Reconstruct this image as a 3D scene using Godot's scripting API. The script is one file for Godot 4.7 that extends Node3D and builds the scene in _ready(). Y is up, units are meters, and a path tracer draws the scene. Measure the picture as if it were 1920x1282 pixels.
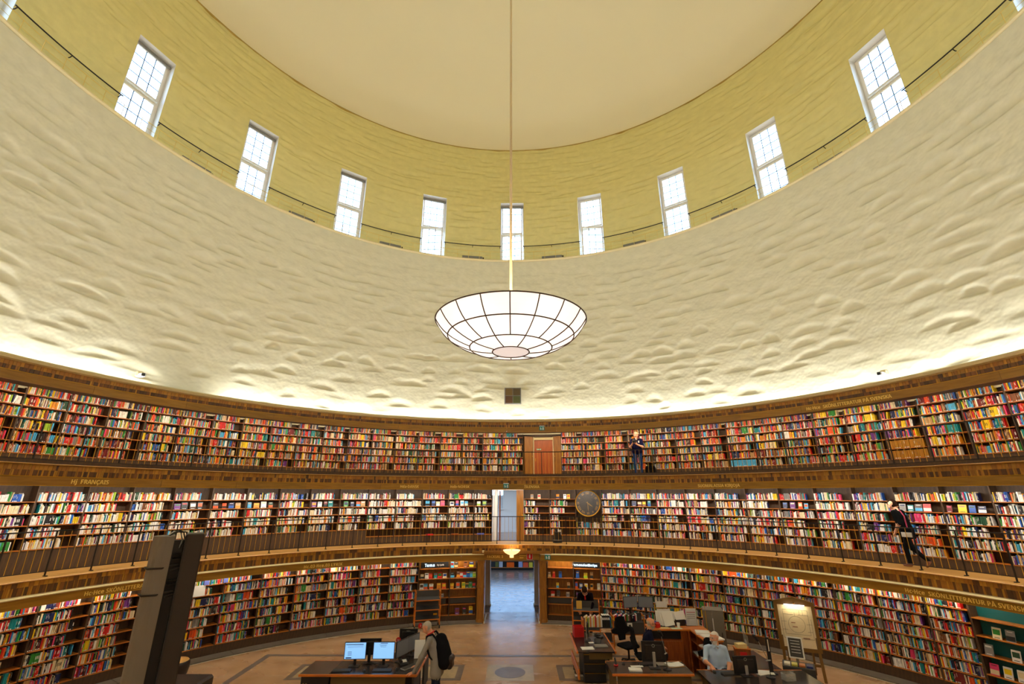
extends Node3D
# A round library hall: three tiers of curved bookcases, a plaster drum with tall windows, a shallow dome and a bowl lamp.
# Angles run from -z towards +x, seen from the middle of the hall.

class MB:
	var v := PackedVector3Array()
	var n := PackedVector3Array()
	var c := PackedColorArray()
	var uv := PackedVector2Array()
	var ix := PackedInt32Array()
	var col := Color.WHITE
	func vert(p: Vector3, nn: Vector3, t := Vector2.ZERO) -> int:
		v.append(p); n.append(nn); c.append(col); uv.append(t)
		return v.size() - 1
	func tri_i(a: int, b: int, d: int) -> void:
		ix.append(a); ix.append(d); ix.append(b)
	func quad_i(a: int, b: int, d: int, e: int) -> void:
		tri_i(a, b, d); tri_i(a, d, e)
	func quad(a: Vector3, b: Vector3, d: Vector3, e: Vector3, us := 1.0, vs := 1.0) -> void:  # counter-clockwise from the front
		var nn := (b - a).cross(d - a)
		if nn.length_squared() < 1e-16:
			nn = (d - a).cross(e - a)
		nn = nn.normalized()
		var i := v.size()
		v.append(a); v.append(b); v.append(d); v.append(e)
		for k in 4:
			n.append(nn); c.append(col)
		uv.append(Vector2(0, vs)); uv.append(Vector2(us, vs)); uv.append(Vector2(us, 0)); uv.append(Vector2(0, 0))
		quad_i(i, i + 1, i + 2, i + 3)
	func tri(a: Vector3, b: Vector3, d: Vector3) -> void:
		var nn := (b - a).cross(d - a).normalized()
		var i := v.size()
		for p in [a, b, d]:
			vert(p, nn)
		tri_i(i, i + 1, i + 2)
	func box(t: Transform3D, s: Vector3, bevel := 0.0) -> void:
		var h := s * 0.5
		if bevel > 0.0:
			return cbox(t, h, minf(bevel, minf(h.x, minf(h.y, h.z)) * 0.9))
		var X := t.basis.x * h.x
		var Y := t.basis.y * h.y
		var Z := t.basis.z * h.z
		var o := t.origin
		quad(o - X - Y + Z, o + X - Y + Z, o + X + Y + Z, o - X + Y + Z, s.x, s.y)
		quad(o + X - Y - Z, o - X - Y - Z, o - X + Y - Z, o + X + Y - Z, s.x, s.y)
		quad(o + X - Y + Z, o + X - Y - Z, o + X + Y - Z, o + X + Y + Z, s.z, s.y)
		quad(o - X - Y - Z, o - X - Y + Z, o - X + Y + Z, o - X + Y - Z, s.z, s.y)
		quad(o - X + Y + Z, o + X + Y + Z, o + X + Y - Z, o - X + Y - Z, s.x, s.z)
		quad(o - X - Y - Z, o + X - Y - Z, o + X - Y + Z, o - X - Y + Z, s.x, s.z)
	func cbox(t: Transform3D, h: Vector3, b: float) -> void:
		var ax := [Vector3(1, 0, 0), Vector3(0, 1, 0), Vector3(0, 0, 1)]
		for i in 3:
			for sgn in [-1.0, 1.0]:
				var nn: Vector3 = ax[i] * sgn
				var u: Vector3 = ax[(i + 1) % 3]
				var w: Vector3 = ax[(i + 2) % 3] * sgn
				var cu: float = h[(i + 1) % 3] - b
				var cw: float = h[(i + 2) % 3] - b
				var o: Vector3 = nn * h[i]
				quad(t * (o - u * cu - w * cw), t * (o + u * cu - w * cw), t * (o + u * cu + w * cw), t * (o - u * cu + w * cw), cu * 2, cw * 2)
		for i in 3:
			var j := (i + 1) % 3
			var k := (i + 2) % 3
			for sj in [-1.0, 1.0]:
				for sk in [-1.0, 1.0]:
					var A: Vector3 = ax[j] * sj * h[j] + ax[k] * sk * (h[k] - b)
					var B: Vector3 = ax[j] * sj * (h[j] - b) + ax[k] * sk * h[k]
					var e: Vector3 = ax[i] * (h[i] - b)
					if sj * sk > 0:
						quad(t * (A - e), t * (A + e), t * (B + e), t * (B - e))
						flip_last(t, A + B)
					else:
						quad(t * (A - e), t * (A + e), t * (B + e), t * (B - e))
						flip_last(t, A + B)
		for sx in [-1.0, 1.0]:
			for sy in [-1.0, 1.0]:
				for sz in [-1.0, 1.0]:
					var a := t * Vector3(sx * h.x, sy * (h.y - b), sz * (h.z - b))
					var bb := t * Vector3(sx * (h.x - b), sy * h.y, sz * (h.z - b))
					var d := t * Vector3(sx * (h.x - b), sy * (h.y - b), sz * h.z)
					if sx * sy * sz > 0:
						tri(a, bb, d)
					else:
						tri(a, d, bb)
	func flip_last(t: Transform3D, outward: Vector3) -> void:
		var w := t.basis * outward
		if n[n.size() - 1].dot(w) < 0:
			for k in 4:
				n[n.size() - 1 - k] = -n[n.size() - 1 - k]
			var m := ix.size()
			for q in [m - 6, m - 3]:
				var tmp := ix[q + 1]
				ix[q + 1] = ix[q + 2]
				ix[q + 2] = tmp
	# closed outline of (radius, height), walked down the inner face, out along the bottom, up the outer face
	func sweep(prof: Array, th0: float, th1: float, steps: int, caps := true, closed := true, us := 1.0) -> void:
		var m := prof.size()
		var run := 0.0
		for i in (m if closed else m - 1):
			var a: Vector2 = prof[i]
			var b: Vector2 = prof[(i + 1) % m]
			var d := b - a
			if d.length() < 1e-6:
				continue
			var nr := d.y / d.length()
			var ny := -d.x / d.length()
			var first := v.size()
			for k in steps + 1:
				var th := lerpf(th0, th1, k / float(steps))
				var s := sin(th)
				var q := cos(th)
				var nn := Vector3(nr * s, ny, -nr * q)
				var u := th * 12.0 * us
				v.append(Vector3(a.x * s, a.y, -a.x * q)); v.append(Vector3(b.x * s, b.y, -b.x * q))
				n.append(nn); n.append(nn); c.append(col); c.append(col)
				uv.append(Vector2(u, -run)); uv.append(Vector2(u, -run - d.length()))
			for k in steps:
				var j := first + k * 2
				quad_i(j + 1, j + 3, j + 2, j)
			run += d.length()
		if caps and closed and th1 - th0 < TAU - 1e-4:
			for e in 2:
				var th: float = [th0, th1][e]
				var s := sin(th)
				var q := cos(th)
				var nn := Vector3(cos(th), 0, sin(th)) * (1.0 if e == 1 else -1.0)
				var pts := PackedVector2Array(prof)
				var tris := Geometry2D.triangulate_polygon(pts)
				var first := v.size()
				for p in pts:
					vert(Vector3(p.x * s, p.y, -p.x * q), nn, p)
				for k in range(0, tris.size(), 3):
					var a := v[first + tris[k]]
					var b := v[first + tris[k + 1]]
					var d := v[first + tris[k + 2]]
					if (b - a).cross(d - a).dot(nn) > 0:
						tri_i(first + tris[k], first + tris[k + 1], first + tris[k + 2])
					else:
						tri_i(first + tris[k], first + tris[k + 2], first + tris[k + 1])
	# round body about the axis of t; the outline is walked from the bottom to the top on its outer side
	func lathe(t: Transform3D, prof: Array, seg := 24, smooth := true) -> void:
		var m := prof.size()
		var nr: Array[Vector2] = []
		for i in m - 1:
			var d: Vector2 = prof[i + 1] - prof[i]
			nr.append(Vector2(d.y, -d.x).normalized())
		for i in m - 1:
			var na := nr[i]
			var nb := nr[i]
			if smooth:
				if i > 0 and nr[i - 1].dot(nr[i]) > 0.6: na = (nr[i - 1] + nr[i]).normalized()
				if i < m - 2 and nr[i + 1].dot(nr[i]) > 0.6: nb = (nr[i + 1] + nr[i]).normalized()
			var first := v.size()
			for k in seg + 1:
				var th := TAU * k / seg
				var r := Vector3(sin(th), 0, cos(th))
				v.append(t * (r * prof[i].x + Vector3(0, prof[i].y, 0))); v.append(t * (r * prof[i + 1].x + Vector3(0, prof[i + 1].y, 0)))
				n.append((t.basis * (r * na.x + Vector3(0, na.y, 0))).normalized()); n.append((t.basis * (r * nb.x + Vector3(0, nb.y, 0))).normalized())
				c.append(col); c.append(col); uv.append(Vector2(float(k) / seg, i)); uv.append(Vector2(float(k) / seg, i + 1))
			for k in seg:
				var j := first + k * 2
				quad_i(j, j + 2, j + 3, j + 1)
	func tube(pts: Array, r: float, sides := 6, r1 := -1.0) -> void:
		var m := pts.size()
		var up := Vector3.UP
		var first := v.size()
		for i in m:
			var d: Vector3 = (pts[mini(i + 1, m - 1)] - pts[maxi(i - 1, 0)]).normalized()
			if absf(d.dot(up)) > 0.95: up = Vector3.RIGHT
			var x := up.cross(d).normalized()
			var y := d.cross(x).normalized()
			up = y
			var rr := r if r1 < 0 else lerpf(r, r1, i / float(m - 1))
			for k in sides + 1:
				var a := TAU * k / sides
				var o := x * cos(a) + y * sin(a)
				vert(pts[i] + o * rr, o)
		for i in m - 1:
			for k in sides:
				var j := first + i * (sides + 1) + k
				quad_i(j, j + 1, j + sides + 2, j + sides + 1)
		for e in 2:
			var p: Vector3 = pts[0] if e == 0 else pts[m - 1]
			var d: Vector3 = ((pts[0] - pts[1]) if e == 0 else (pts[m - 1] - pts[m - 2])).normalized()
			var base := first if e == 0 else first + (m - 1) * (sides + 1)
			var mid := vert(p, d)
			for k in sides:
				var i0 := vert(v[base + k], d)
				var i1 := vert(v[base + k + 1], d)
				if e == 0: tri_i(mid, i1, i0)
				else: tri_i(mid, i0, i1)
	# flat outline in the plane of t (x right, y up), thickness along z
	func slab(t: Transform3D, pts: PackedVector2Array, thick: float) -> void:
		if Geometry2D.is_polygon_clockwise(pts):
			pts = pts.duplicate()
			pts.reverse()
		var m := pts.size()
		var tris := Geometry2D.triangulate_polygon(pts)
		for side in [1.0, -1.0]:
			var first := v.size()
			for p in pts:
				vert(t * Vector3(p.x, p.y, side * thick * 0.5), (t.basis.z * side).normalized(), p)
			for k in range(0, tris.size(), 3):
				var a := tris[k]; var b := tris[k + 1]; var d := tris[k + 2]
				var area := (pts[b] - pts[a]).cross(pts[d] - pts[a])
				if (area > 0) == (side > 0): tri_i(first + a, first + b, first + d)
				else: tri_i(first + a, first + d, first + b)
		for i in m:
			var a := pts[i]
			var b := pts[(i + 1) % m]
			quad(t * Vector3(a.x, a.y, -thick / 2), t * Vector3(b.x, b.y, -thick / 2), t * Vector3(b.x, b.y, thick / 2), t * Vector3(a.x, a.y, thick / 2))
	func mesh() -> ArrayMesh:
		var arr := []
		arr.resize(Mesh.ARRAY_MAX)
		arr[Mesh.ARRAY_VERTEX] = v
		arr[Mesh.ARRAY_NORMAL] = n
		arr[Mesh.ARRAY_COLOR] = c
		arr[Mesh.ARRAY_TEX_UV] = uv
		arr[Mesh.ARRAY_INDEX] = ix
		var am := ArrayMesh.new()
		am.add_surface_from_arrays(Mesh.PRIMITIVE_TRIANGLES, arr)
		return am

const D := PI / 180.0
var rng := RandomNumberGenerator.new()
var taken := {}
var M := {}

func numbered(called: String) -> String:
	if not taken.has(called):
		taken[called] = 0
		return called
	taken[called] += 1
	return "%s_%03d" % [called, taken[called]]

func tag(o: Node, label := "", category := "", group := "", kind := "") -> Node:
	if label: o.set_meta("label", label)
	if category: o.set_meta("category", category)
	if group: o.set_meta("group", group)
	if kind: o.set_meta("kind", kind)
	return o

func thing(called: String, label: String, category: String, at := Vector3.ZERO, turn := 0.0, group := "") -> Node3D:
	var o := Node3D.new()
	o.name = numbered(called)
	add_child(o)
	o.position = at
	o.rotation.y = turn
	tag(o, label, category, group)
	return o

func put(mb: MB, called: String, m: Material, parent: Node = self) -> MeshInstance3D:
	var o := MeshInstance3D.new()
	o.mesh = mb.mesh()
	return put_mesh(o, called, m, parent)

func put_mesh(o: MeshInstance3D, called: String, m: Material, parent: Node = self) -> MeshInstance3D:
	o.name = numbered(called) if parent == self else called
	o.material_override = m
	parent.add_child(o, true)
	return o

func inst(mesh: Mesh, called: String, m: Material, parent: Node, at := Transform3D()) -> MeshInstance3D:
	var o := MeshInstance3D.new()
	o.mesh = mesh
	put_mesh(o, called, m, parent)
	o.transform = at
	return o

func T(x := 0.0, y := 0.0, z := 0.0, turn := 0.0) -> Transform3D:
	return Transform3D(Basis(Vector3.UP, turn), Vector3(x, y, z))

func TR(at: Vector3, euler: Vector3) -> Transform3D:
	return Transform3D(Basis.from_euler(euler), at)

func bx(parent: Node, called: String, m: Material, at: Vector3, size: Vector3, bevel := 0.0, euler := Vector3.ZERO) -> MeshInstance3D:
	var b := MB.new()
	b.box(T(), size, bevel)
	var o := put(b, called, m, parent)
	o.transform = TR(at, euler)
	return o

func polar(th: float, r: float, y: float) -> Vector3:
	return Vector3(r * sin(th), y, -r * cos(th))

func facing(th: float, r: float, y: float) -> Transform3D:  # x to the right, z to the middle of the hall
	return Transform3D(Basis(Vector3.UP, -th), polar(th, r, y))

func mat(called: String, color: Color, rough := 0.7, metal := 0.0, spec := 0.5) -> StandardMaterial3D:
	var m := StandardMaterial3D.new()
	m.resource_name = called
	m.albedo_color = color
	m.roughness = rough
	m.metallic = metal
	m.metallic_specular = spec
	m.vertex_color_use_as_albedo = true
	M[called] = m
	return m

func rgb(r: int, g: int, b: int) -> Color:
	return Color8(r, g, b)

func lin(c: Color) -> Color:
	return c.srgb_to_linear()

func noise_tex(size: int, freq: float, stops: Array, seed_: int, oct := 4, type := FastNoiseLite.TYPE_SIMPLEX_SMOOTH) -> NoiseTexture2D:
	var f := FastNoiseLite.new()
	f.seed = seed_
	f.noise_type = type
	f.frequency = freq
	f.fractal_octaves = oct
	var t := NoiseTexture2D.new()
	t.width = size
	t.height = size
	t.seamless = true
	t.noise = f
	if stops:
		var g := Gradient.new()
		g.offsets = PackedFloat32Array(stops.map(func(s): return s[0]))
		g.colors = PackedColorArray(stops.map(func(s): return s[1]))
		t.color_ramp = g
	return t

func wood(called: String, dark: Color, light: Color, rough: float, along := Vector3(0.35, 4.0, 4.0)) -> StandardMaterial3D:
	var m := mat(called, Color.WHITE, rough)
	m.albedo_texture = noise_tex(256, 0.02, [[0.0, dark], [0.45, dark.lerp(light, 0.5)], [1.0, light]], called.length() * 7)
	m.uv1_triplanar = true
	m.uv1_scale = along
	return m

func glow(called: String, color: Color, energy: float) -> StandardMaterial3D:
	var m := mat(called, color, 0.5)
	m.emission_enabled = true
	m.emission = color
	m.emission_energy_multiplier = energy
	return m

func area(at: Transform3D, size: Vector2, energy: float, color: Color, parent: Node = self) -> void:
	var l := AreaLight3D.new()
	l.area_size = size
	l.area_normalize_energy = true
	l.light_energy = energy
	l.light_color = color
	l.area_range = 60.0
	l.area_attenuation = 2.0
	l.shadow_enabled = true
	l.name = "area_light"
	parent.add_child(l, true)
	l.transform = at

func look(at: Vector3, dir: Vector3) -> Transform3D:  # -z along dir, x horizontal
	var up := Vector3.UP if absf(dir.normalized().y) < 0.99 else Vector3.FORWARD
	return Transform3D(Basis.looking_at(dir, up), at)

const Y1 := 2.79   # first gallery floor
const Y2 := 5.46   # second gallery floor
const WIN_HALF := 2.70 * PI / 180.0

func _ready() -> void:
	rng.seed = 11
	# ---- camera, sky, exposure
	var cam := Camera3D.new()
	cam.name = "camera"
	add_child(cam)
	cam.fov = 73.75
	cam.position = Vector3(0.177, 4.72, 8.42)
	cam.rotation = Vector3(18.535 * D, 0.467 * D, 0)
	cam.near = 0.05
	cam.far = 300.0
	cam.current = true
	var sky := Sky.new()
	var sm := ProceduralSkyMaterial.new()
	sm.sky_top_color = Color(0.64, 0.8, 1.0)
	sm.sky_horizon_color = Color(0.72, 0.86, 1.0)
	sm.ground_horizon_color = Color(0.55, 0.6, 0.62)
	sm.ground_bottom_color = Color(0.4, 0.42, 0.42)
	sm.sun_angle_max = 0.0
	sm.energy_multiplier = SKY_E
	sky.sky_material = sm
	var env := Environment.new()
	env.background_mode = Environment.BG_SKY
	env.sky = sky
	env.tonemap_mode = Environment.TONE_MAPPER_LINEAR
	env.tonemap_exposure = EXPOSURE
	env.sdfgi_enabled = true
	env.ssao_enabled = true
	env.ssil_enabled = true
	var we := WorldEnvironment.new()
	we.environment = env
	we.name = "environment"
	add_child(we)
	make_materials()
	build_floor()
	build_drum()
	build_windows()
	build_bands()
	build_rooms_beyond()
	build_bookcases()
	build_railings()
	build_signs()
	build_lamp()
	build_furniture()
	build_people()

const SKY_E := 5.6
const EXPOSURE := 1.7
const COVE_E := 2.8
const SHELF_E := 1.15
const PENDANT_E := 17.0

func make_materials() -> void:
	var p := mat("plaster", rgb(226, 219, 186), 0.92, 0.0, 0.3)
	p.albedo_texture = noise_tex(512, 0.012, [[0.0, Color(0.95, 0.95, 0.95)], [1.0, Color(1, 1, 1)]], 5)
	p.uv1_triplanar = true
	p.uv1_world_triplanar = true
	p.uv1_scale = Vector3(0.4, 0.4, 0.4)
	var pu := mat("plaster_yellow", rgb(234, 223, 156), 0.92, 0.0, 0.3)
	pu.albedo_texture = p.albedo_texture
	pu.uv1_triplanar = true
	pu.uv1_world_triplanar = true
	pu.uv1_scale = p.uv1_scale
	var ce := mat("ceiling_paint", rgb(236, 225, 188), 0.95, 0.0, 0.3)
	mat("cream", rgb(232, 214, 160), 0.6)
	mat("white_paint", rgb(235, 235, 232), 0.6)
	mat("window_paint", rgb(244, 238, 226), 0.5)
	mat("lead", rgb(60, 66, 74), 0.5)
	var g := mat("glass", Color(0.9, 0.95, 1.0, 0.06), 0.03)
	g.transparency = BaseMaterial3D.TRANSPARENCY_ALPHA
	var ac := mat("acrylic", Color(0.85, 0.88, 0.85, 0.16), 0.05)
	ac.transparency = BaseMaterial3D.TRANSPARENCY_ALPHA
	# woods
	wood("veneer", rgb(196, 190, 180), rgb(255, 252, 245), 0.42, Vector3(0.5, 3.0, 0.5))
	var vt: StandardMaterial3D = M.veneer
	vt.uv1_triplanar = false
	vt.uv1_scale = Vector3(0.9, 0.35, 1)
	wood("fascia", rgb(150, 106, 26), rgb(178, 130, 38), 0.38)
	var fa: StandardMaterial3D = M.fascia
	fa.uv1_triplanar = false
	fa.uv1_scale = Vector3(0.22, 2.2, 1)
	wood("shelf_wood", rgb(150, 82, 22), rgb(205, 126, 42), 0.45)
	wood("case_wood", rgb(62, 44, 28), rgb(86, 62, 38), 0.6, Vector3(3.0, 0.5, 3.0))
	wood("panel_wood", rgb(120, 74, 18), rgb(176, 116, 34), 0.4, Vector3(4.0, 0.3, 4.0))
	wood("door_wood", rgb(142, 66, 22), rgb(186, 96, 36), 0.4, Vector3(4.0, 0.3, 4.0))
	wood("desk_wood", rgb(176, 88, 20), rgb(224, 128, 36), 0.38)
	wood("cabinet_wood", rgb(126, 58, 20), rgb(170, 88, 32), 0.4, Vector3(3.0, 0.4, 3.0))
	wood("pale_wood", rgb(186, 132, 62), rgb(222, 172, 94), 0.4)
	mat("brass", rgb(206, 152, 38), 0.3, 0.8)
	mat("gold_letter", rgb(252, 216, 104), 0.4, 0.0)
	mat("pale_yellow", rgb(232, 204, 112), 0.5)
	mat("iron", rgb(46, 40, 34), 0.5, 0.4)
	mat("baluster_brass", rgb(206, 156, 44), 0.4, 0.15)
	mat("black_plastic", rgb(22, 22, 24), 0.42)
	mat("dark_grey", rgb(58, 56, 54), 0.6)
	mat("mid_grey", rgb(128, 124, 116), 0.55)
	mat("silver", rgb(176, 172, 164), 0.35, 0.5)
	mat("desk_top", rgb(46, 40, 38), 0.22)
	mat("paper", rgb(238, 236, 228), 0.85)
	mat("red", rgb(206, 24, 24), 0.5)
	mat("teal_sign", rgb(18, 158, 150), 0.5)
	mat("green_sign", rgb(40, 130, 44), 0.5)
	mat("leather", rgb(40, 30, 26), 0.35)
	mat("paint", Color.WHITE, 0.6)       # coloured by vertex
	mat("cloth", Color.WHITE, 0.9, 0.0, 0.2)
	mat("gloss", Color.WHITE, 0.3)
	# floors
	var f := mat("floor_stone", Color.WHITE, 0.3, 0.0, 0.5)
	f.albedo_texture = noise_tex(1024, 0.006, [[0.0, rgb(160, 126, 90)], [0.4, rgb(180, 142, 104)], [0.7, rgb(186, 150, 112)], [1.0, rgb(204, 168, 132)]], 21, 6)
	f.uv1_triplanar = true
	f.uv1_world_triplanar = true
	f.uv1_scale = Vector3(0.1, 0.1, 0.16)
	f.roughness_texture = noise_tex(512, 0.01, [[0.0, Color(0.8, 0.8, 0.8)], [1.0, Color(1, 1, 1)]], 22)
	var inl := mat("inlay", Color.WHITE, 0.28)
	inl.albedo_texture = noise_tex(512, 0.01, [[0.0, Color(0.82, 0.82, 0.82)], [1.0, Color(1, 1, 1)]], 23)
	inl.uv1_triplanar = true
	inl.uv1_world_triplanar = true
	inl.uv1_scale = Vector3(0.5, 0.5, 0.5)
	var lf := mat("hall_floor", Color.WHITE, 0.2)
	lf.albedo_texture = noise_tex(512, 0.01, [[0.0, rgb(120, 92, 78)], [1.0, rgb(158, 130, 112)]], 24)
	lf.uv1_triplanar = true
	lf.uv1_world_triplanar = true
	lf.uv1_scale = Vector3(0.3, 0.3, 0.3)
	glow("tube_glow", Color(1.0, 0.97, 0.92), 3.0)
	# lamp glass
	var lg := glow("lamp_glass", Color(1.0, 0.955, 0.93), 0.38)
	lg.albedo_color = rgb(235, 228, 220)
	lg.backlight_enabled = true
	lg.backlight = Color(0.3, 0.29, 0.28)
	glow("bulb_glow", Color(1, 0.97, 0.92), 3.0)
	var sh := mat("sheer_cloth", Color(0.85, 0.93, 1.0, 0.46), 0.2)
	sh.transparency = BaseMaterial3D.TRANSPARENCY_ALPHA
	glow("room_lamp_glow", Color(0.95, 0.97, 1.0), 1.5)
	glow("bowl_glow", Color(1, 0.86, 0.58), 0.9)
	glow("sign_glow", Color(0.75, 0.9, 1.0), 1.0)
	mat("teal_paint", rgb(12, 96, 96), 0.5)
	mat("clock_face", rgb(26, 22, 20), 0.4)
	mat("dial_gold", rgb(150, 112, 40), 0.4, 0.3)
	var cg := mat("clock_glass", Color(0.9, 0.9, 0.9, 0.05), 0.02)
	cg.transparency = BaseMaterial3D.TRANSPARENCY_ALPHA
	mat("lamp_iron", rgb(70, 48, 26), 0.5)
	mat("rod", rgb(206, 176, 124), 0.45)
	mat("panelling", rgb(178, 146, 106), 0.6)
	mat("note_blue", rgb(96, 110, 190), 0.6)
	mat("magenta", rgb(150, 16, 60), 0.6)
	mat("desk_top_brown", rgb(62, 46, 36), 0.3)
	mat("olive_panel", rgb(96, 76, 34), 0.5)
	mat("warm_grey", rgb(120, 112, 100), 0.55)
	mat("dark_brown_metal", rgb(44, 36, 30), 0.4)
	mat("black_cloth", rgb(26, 25, 27), 0.9, 0.0, 0.2)
	mat("pale_paper", rgb(230, 206, 140), 0.85)
	mat("pale_green", rgb(206, 220, 190), 0.85)
	mat("map_wood", rgb(120, 84, 30), 0.45)
	mat("map_paper", rgb(250, 234, 190), 0.6)
	mat("grey_screen", rgb(126, 132, 140), 0.3)
	mat("screen_bar", rgb(22, 40, 92), 0.5)
	mat("screen_text", rgb(96, 116, 140), 0.5)
	glow("screen_glow", Color(0.55, 0.78, 1.0), 0.5)

func structure(o: Node) -> Node:
	o.set_meta("kind", "structure")
	return o

# ------------------------------------------------------------------ floor
func flat_rect(b: MB, x0: float, x1: float, z0: float, z1: float, y: float, th: float) -> void:
	b.box(T((x0 + x1) / 2, y - th / 2, (z0 + z1) / 2), Vector3(absf(x1 - x0), th, absf(z1 - z0)))

func build_floor() -> void:
	var b := MB.new()
	b.lathe(T(), [Vector2(0.001, -0.3), Vector2(13.6, -0.3), Vector2(13.6, 0), Vector2(0.001, 0)], 96, false)
	var fl := put(b, "floor", M.floor_stone)
	structure(fl)
	var dark := lin(rgb(128, 116, 106))
	var pale := lin(rgb(196, 176, 136))
	for s in [-1.0, 1.0]:
		# long frame round the pattern
		var q := MB.new()
		q.col = dark
		flat_rect(q, s * 7.42, s * 7.6, -8.1, 6.0, 0.004, 0.02)
		put(q, "inlay_strip", M.inlay, fl)
		for zz in [-7.24, -6.2]:
			var e := MB.new()
			e.col = dark
			flat_rect(e, s * 1.33, s * 6.1, zz, zz + 0.16, 0.004, 0.02)
			put(e, "inlay_strip", M.inlay, fl)
		for xx in [1.33, 5.94]:
			var e := MB.new()
			e.col = dark
			flat_rect(e, s * xx, s * (xx + 0.17), -7.08, -6.2, 0.004, 0.02)
			put(e, "inlay_strip", M.inlay, fl)
		var pp := MB.new()
		pp.col = pale
		flat_rect(pp, s * 1.5, s * 5.94, -7.08, -6.2, 0.003, 0.02)
		put(pp, "inlay_slab", M.inlay, fl)
	var st := MB.new()
	st.col = dark
	flat_rect(st, -7.42, 7.42, -8.1, -7.93, 0.004, 0.02)
	put(st, "inlay_strip", M.inlay, fl)
	var sq := MB.new()
	sq.col = pale
	flat_rect(sq, -0.66, 0.66, -7.25, -6.03, 0.003, 0.02)
	put(sq, "inlay_slab", M.inlay, fl)
	var ci := MB.new()
	ci.col = dark
	ci.lathe(T(0, 0, -6.64), [Vector2(0.43, -0.02), Vector2(0.43, 0.006), Vector2(0.001, 0.006)], 40, false)
	put(ci, "inlay_disc", M.inlay, fl)
	# pale line and grey stone kerb along the bookcases
	for a in [[5.55, 180.0], [-180.0, -5.55]]:
		var ln := MB.new()
		ln.col = lin(rgb(214, 198, 170))
		ln.sweep([Vector2(11.69, 0.008), Vector2(11.69, -0.02), Vector2(11.74, -0.02), Vector2(11.74, 0.008)], a[0] * D, a[1] * D, 160)
		put(ln, "border_line", M.inlay, fl)
		var ks := MB.new()
		var at: float = a[0]
		while at < a[1] - 0.01:      # kerb stones of about a metre and a half
			var to: float = minf(at + 7.0, a[1])
			var kb := MB.new()
			kb.col = lin(rgb(112, 102, 90)).lerp(lin(rgb(132, 120, 106)), rng.randf())
			kb.sweep([Vector2(11.76, 0.03), Vector2(11.76, -0.02), Vector2(12.2, -0.02), Vector2(12.2, 0.05)], (at + 0.04) * D, (to - 0.04) * D, 8)
			put(kb, "kerb_stone", M.inlay, fl)
			at = to

# ------------------------------------------------------------------ drum, ledge and dome
class Bumps:
	var per_row := 0
	var row_h := 0.0
	var y0 := 0.0
	var d := []      # rows of packed [th, y, half length, above, below, height, tilt]
	func height(th: float, y: float, r: float) -> float:
		var j := int(floor((y - y0) / row_h))
		var step := TAU / per_row
		var i := int(floor(th / step))
		var h := 0.0
		for jj in range(j - 1, j + 2):
			if jj < 0 or jj >= d.size():
				continue
			var row: PackedFloat32Array = d[jj]
			for ii in range(i - 1, i + 2):
				var k := posmod(ii, per_row) * 7
				var dt := th - row[k]
				if dt > PI: dt -= TAU
				elif dt < -PI: dt += TAU
				var u := dt * r / row[k + 2]
				if u < -1.0 or u > 1.0:
					continue
				var dy := y - row[k + 1] - row[k + 6] * u
				var w := 1.0 - u * u
				w = w * w
				if dy > 0:
					var q := dy / (row[k + 3] * (0.55 + 0.45 * w))
					if q < 1.0: h -= row[k + 5] * w * 6.75 * q * (1.0 - q) * (1.0 - q)
				elif dy > -row[k + 4]:
					var q := 1.0 + dy / row[k + 4]
					h += row[k + 5] * w * 0.12 * q * q
		return h

func bumps(y0: float, y1: float, row_h: float, per_row: int, tall: float, len_: float, seed_: int, lo: float, hi: float) -> Bumps:
	var g := RandomNumberGenerator.new()
	g.seed = seed_
	var b := Bumps.new()
	b.per_row = per_row
	b.row_h = row_h
	b.y0 = y0
	for j in int(ceil((y1 - y0) / row_h)):
		var row := PackedFloat32Array()
		for i in per_row:
			var half := len_ * g.randf_range(0.55, 1.25)
			var strong := 1.0 if g.randf() < 0.68 else 0.12
			row.append_array([(i + 0.5 + (0.5 if j % 2 else 0.0) + g.randf_range(-0.4, 0.4)) * TAU / per_row, y0 + (j + 0.5 + g.randf_range(-0.35, 0.35)) * row_h, half,
				row_h * g.randf_range(lo, hi), row_h * g.randf_range(0.3, 0.6), tall * g.randf_range(0.45, 1.3) * strong, g.randf_range(-0.06, 0.06)])
		b.d.append(row)
	return b

func plaster(called: String, ths: PackedFloat32Array, ys: PackedFloat32Array, radius: Callable, relief: Callable, hole: Callable) -> MeshInstance3D:
	var nt := ths.size()
	var ny := ys.size()
	var b := MB.new()
	b.v.resize(nt * ny)
	b.n.resize(nt * ny)
	b.c.resize(nt * ny)
	b.uv.resize(nt * ny)
	b.c.fill(Color.WHITE)
	for j in ny:
		var y := ys[j]
		var r: float = radius.call(y)
		for i in nt:
			var rr: float = r - relief.call(ths[i], y, r)
			b.v[j * nt + i] = Vector3(rr * sin(ths[i]), y, -rr * cos(ths[i]))
	for j in ny:
		var ja := maxi(j - 1, 0) * nt
		var jb := mini(j + 1, ny - 1) * nt
		for i in nt:
			var du := b.v[j * nt + mini(i + 1, nt - 1)] - b.v[j * nt + maxi(i - 1, 0)]
			var dv := b.v[jb + i] - b.v[ja + i]
			b.n[j * nt + i] = du.cross(dv).normalized()
	for j in ny - 1:
		for i in nt - 1:
			if hole.call(i, j):
				continue
			var a := j * nt + i
			b.quad_i(a, a + 1, a + nt + 1, a + nt)
	return put(b, called, M.plaster_yellow if called == "wall_upper" else M.plaster)

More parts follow.
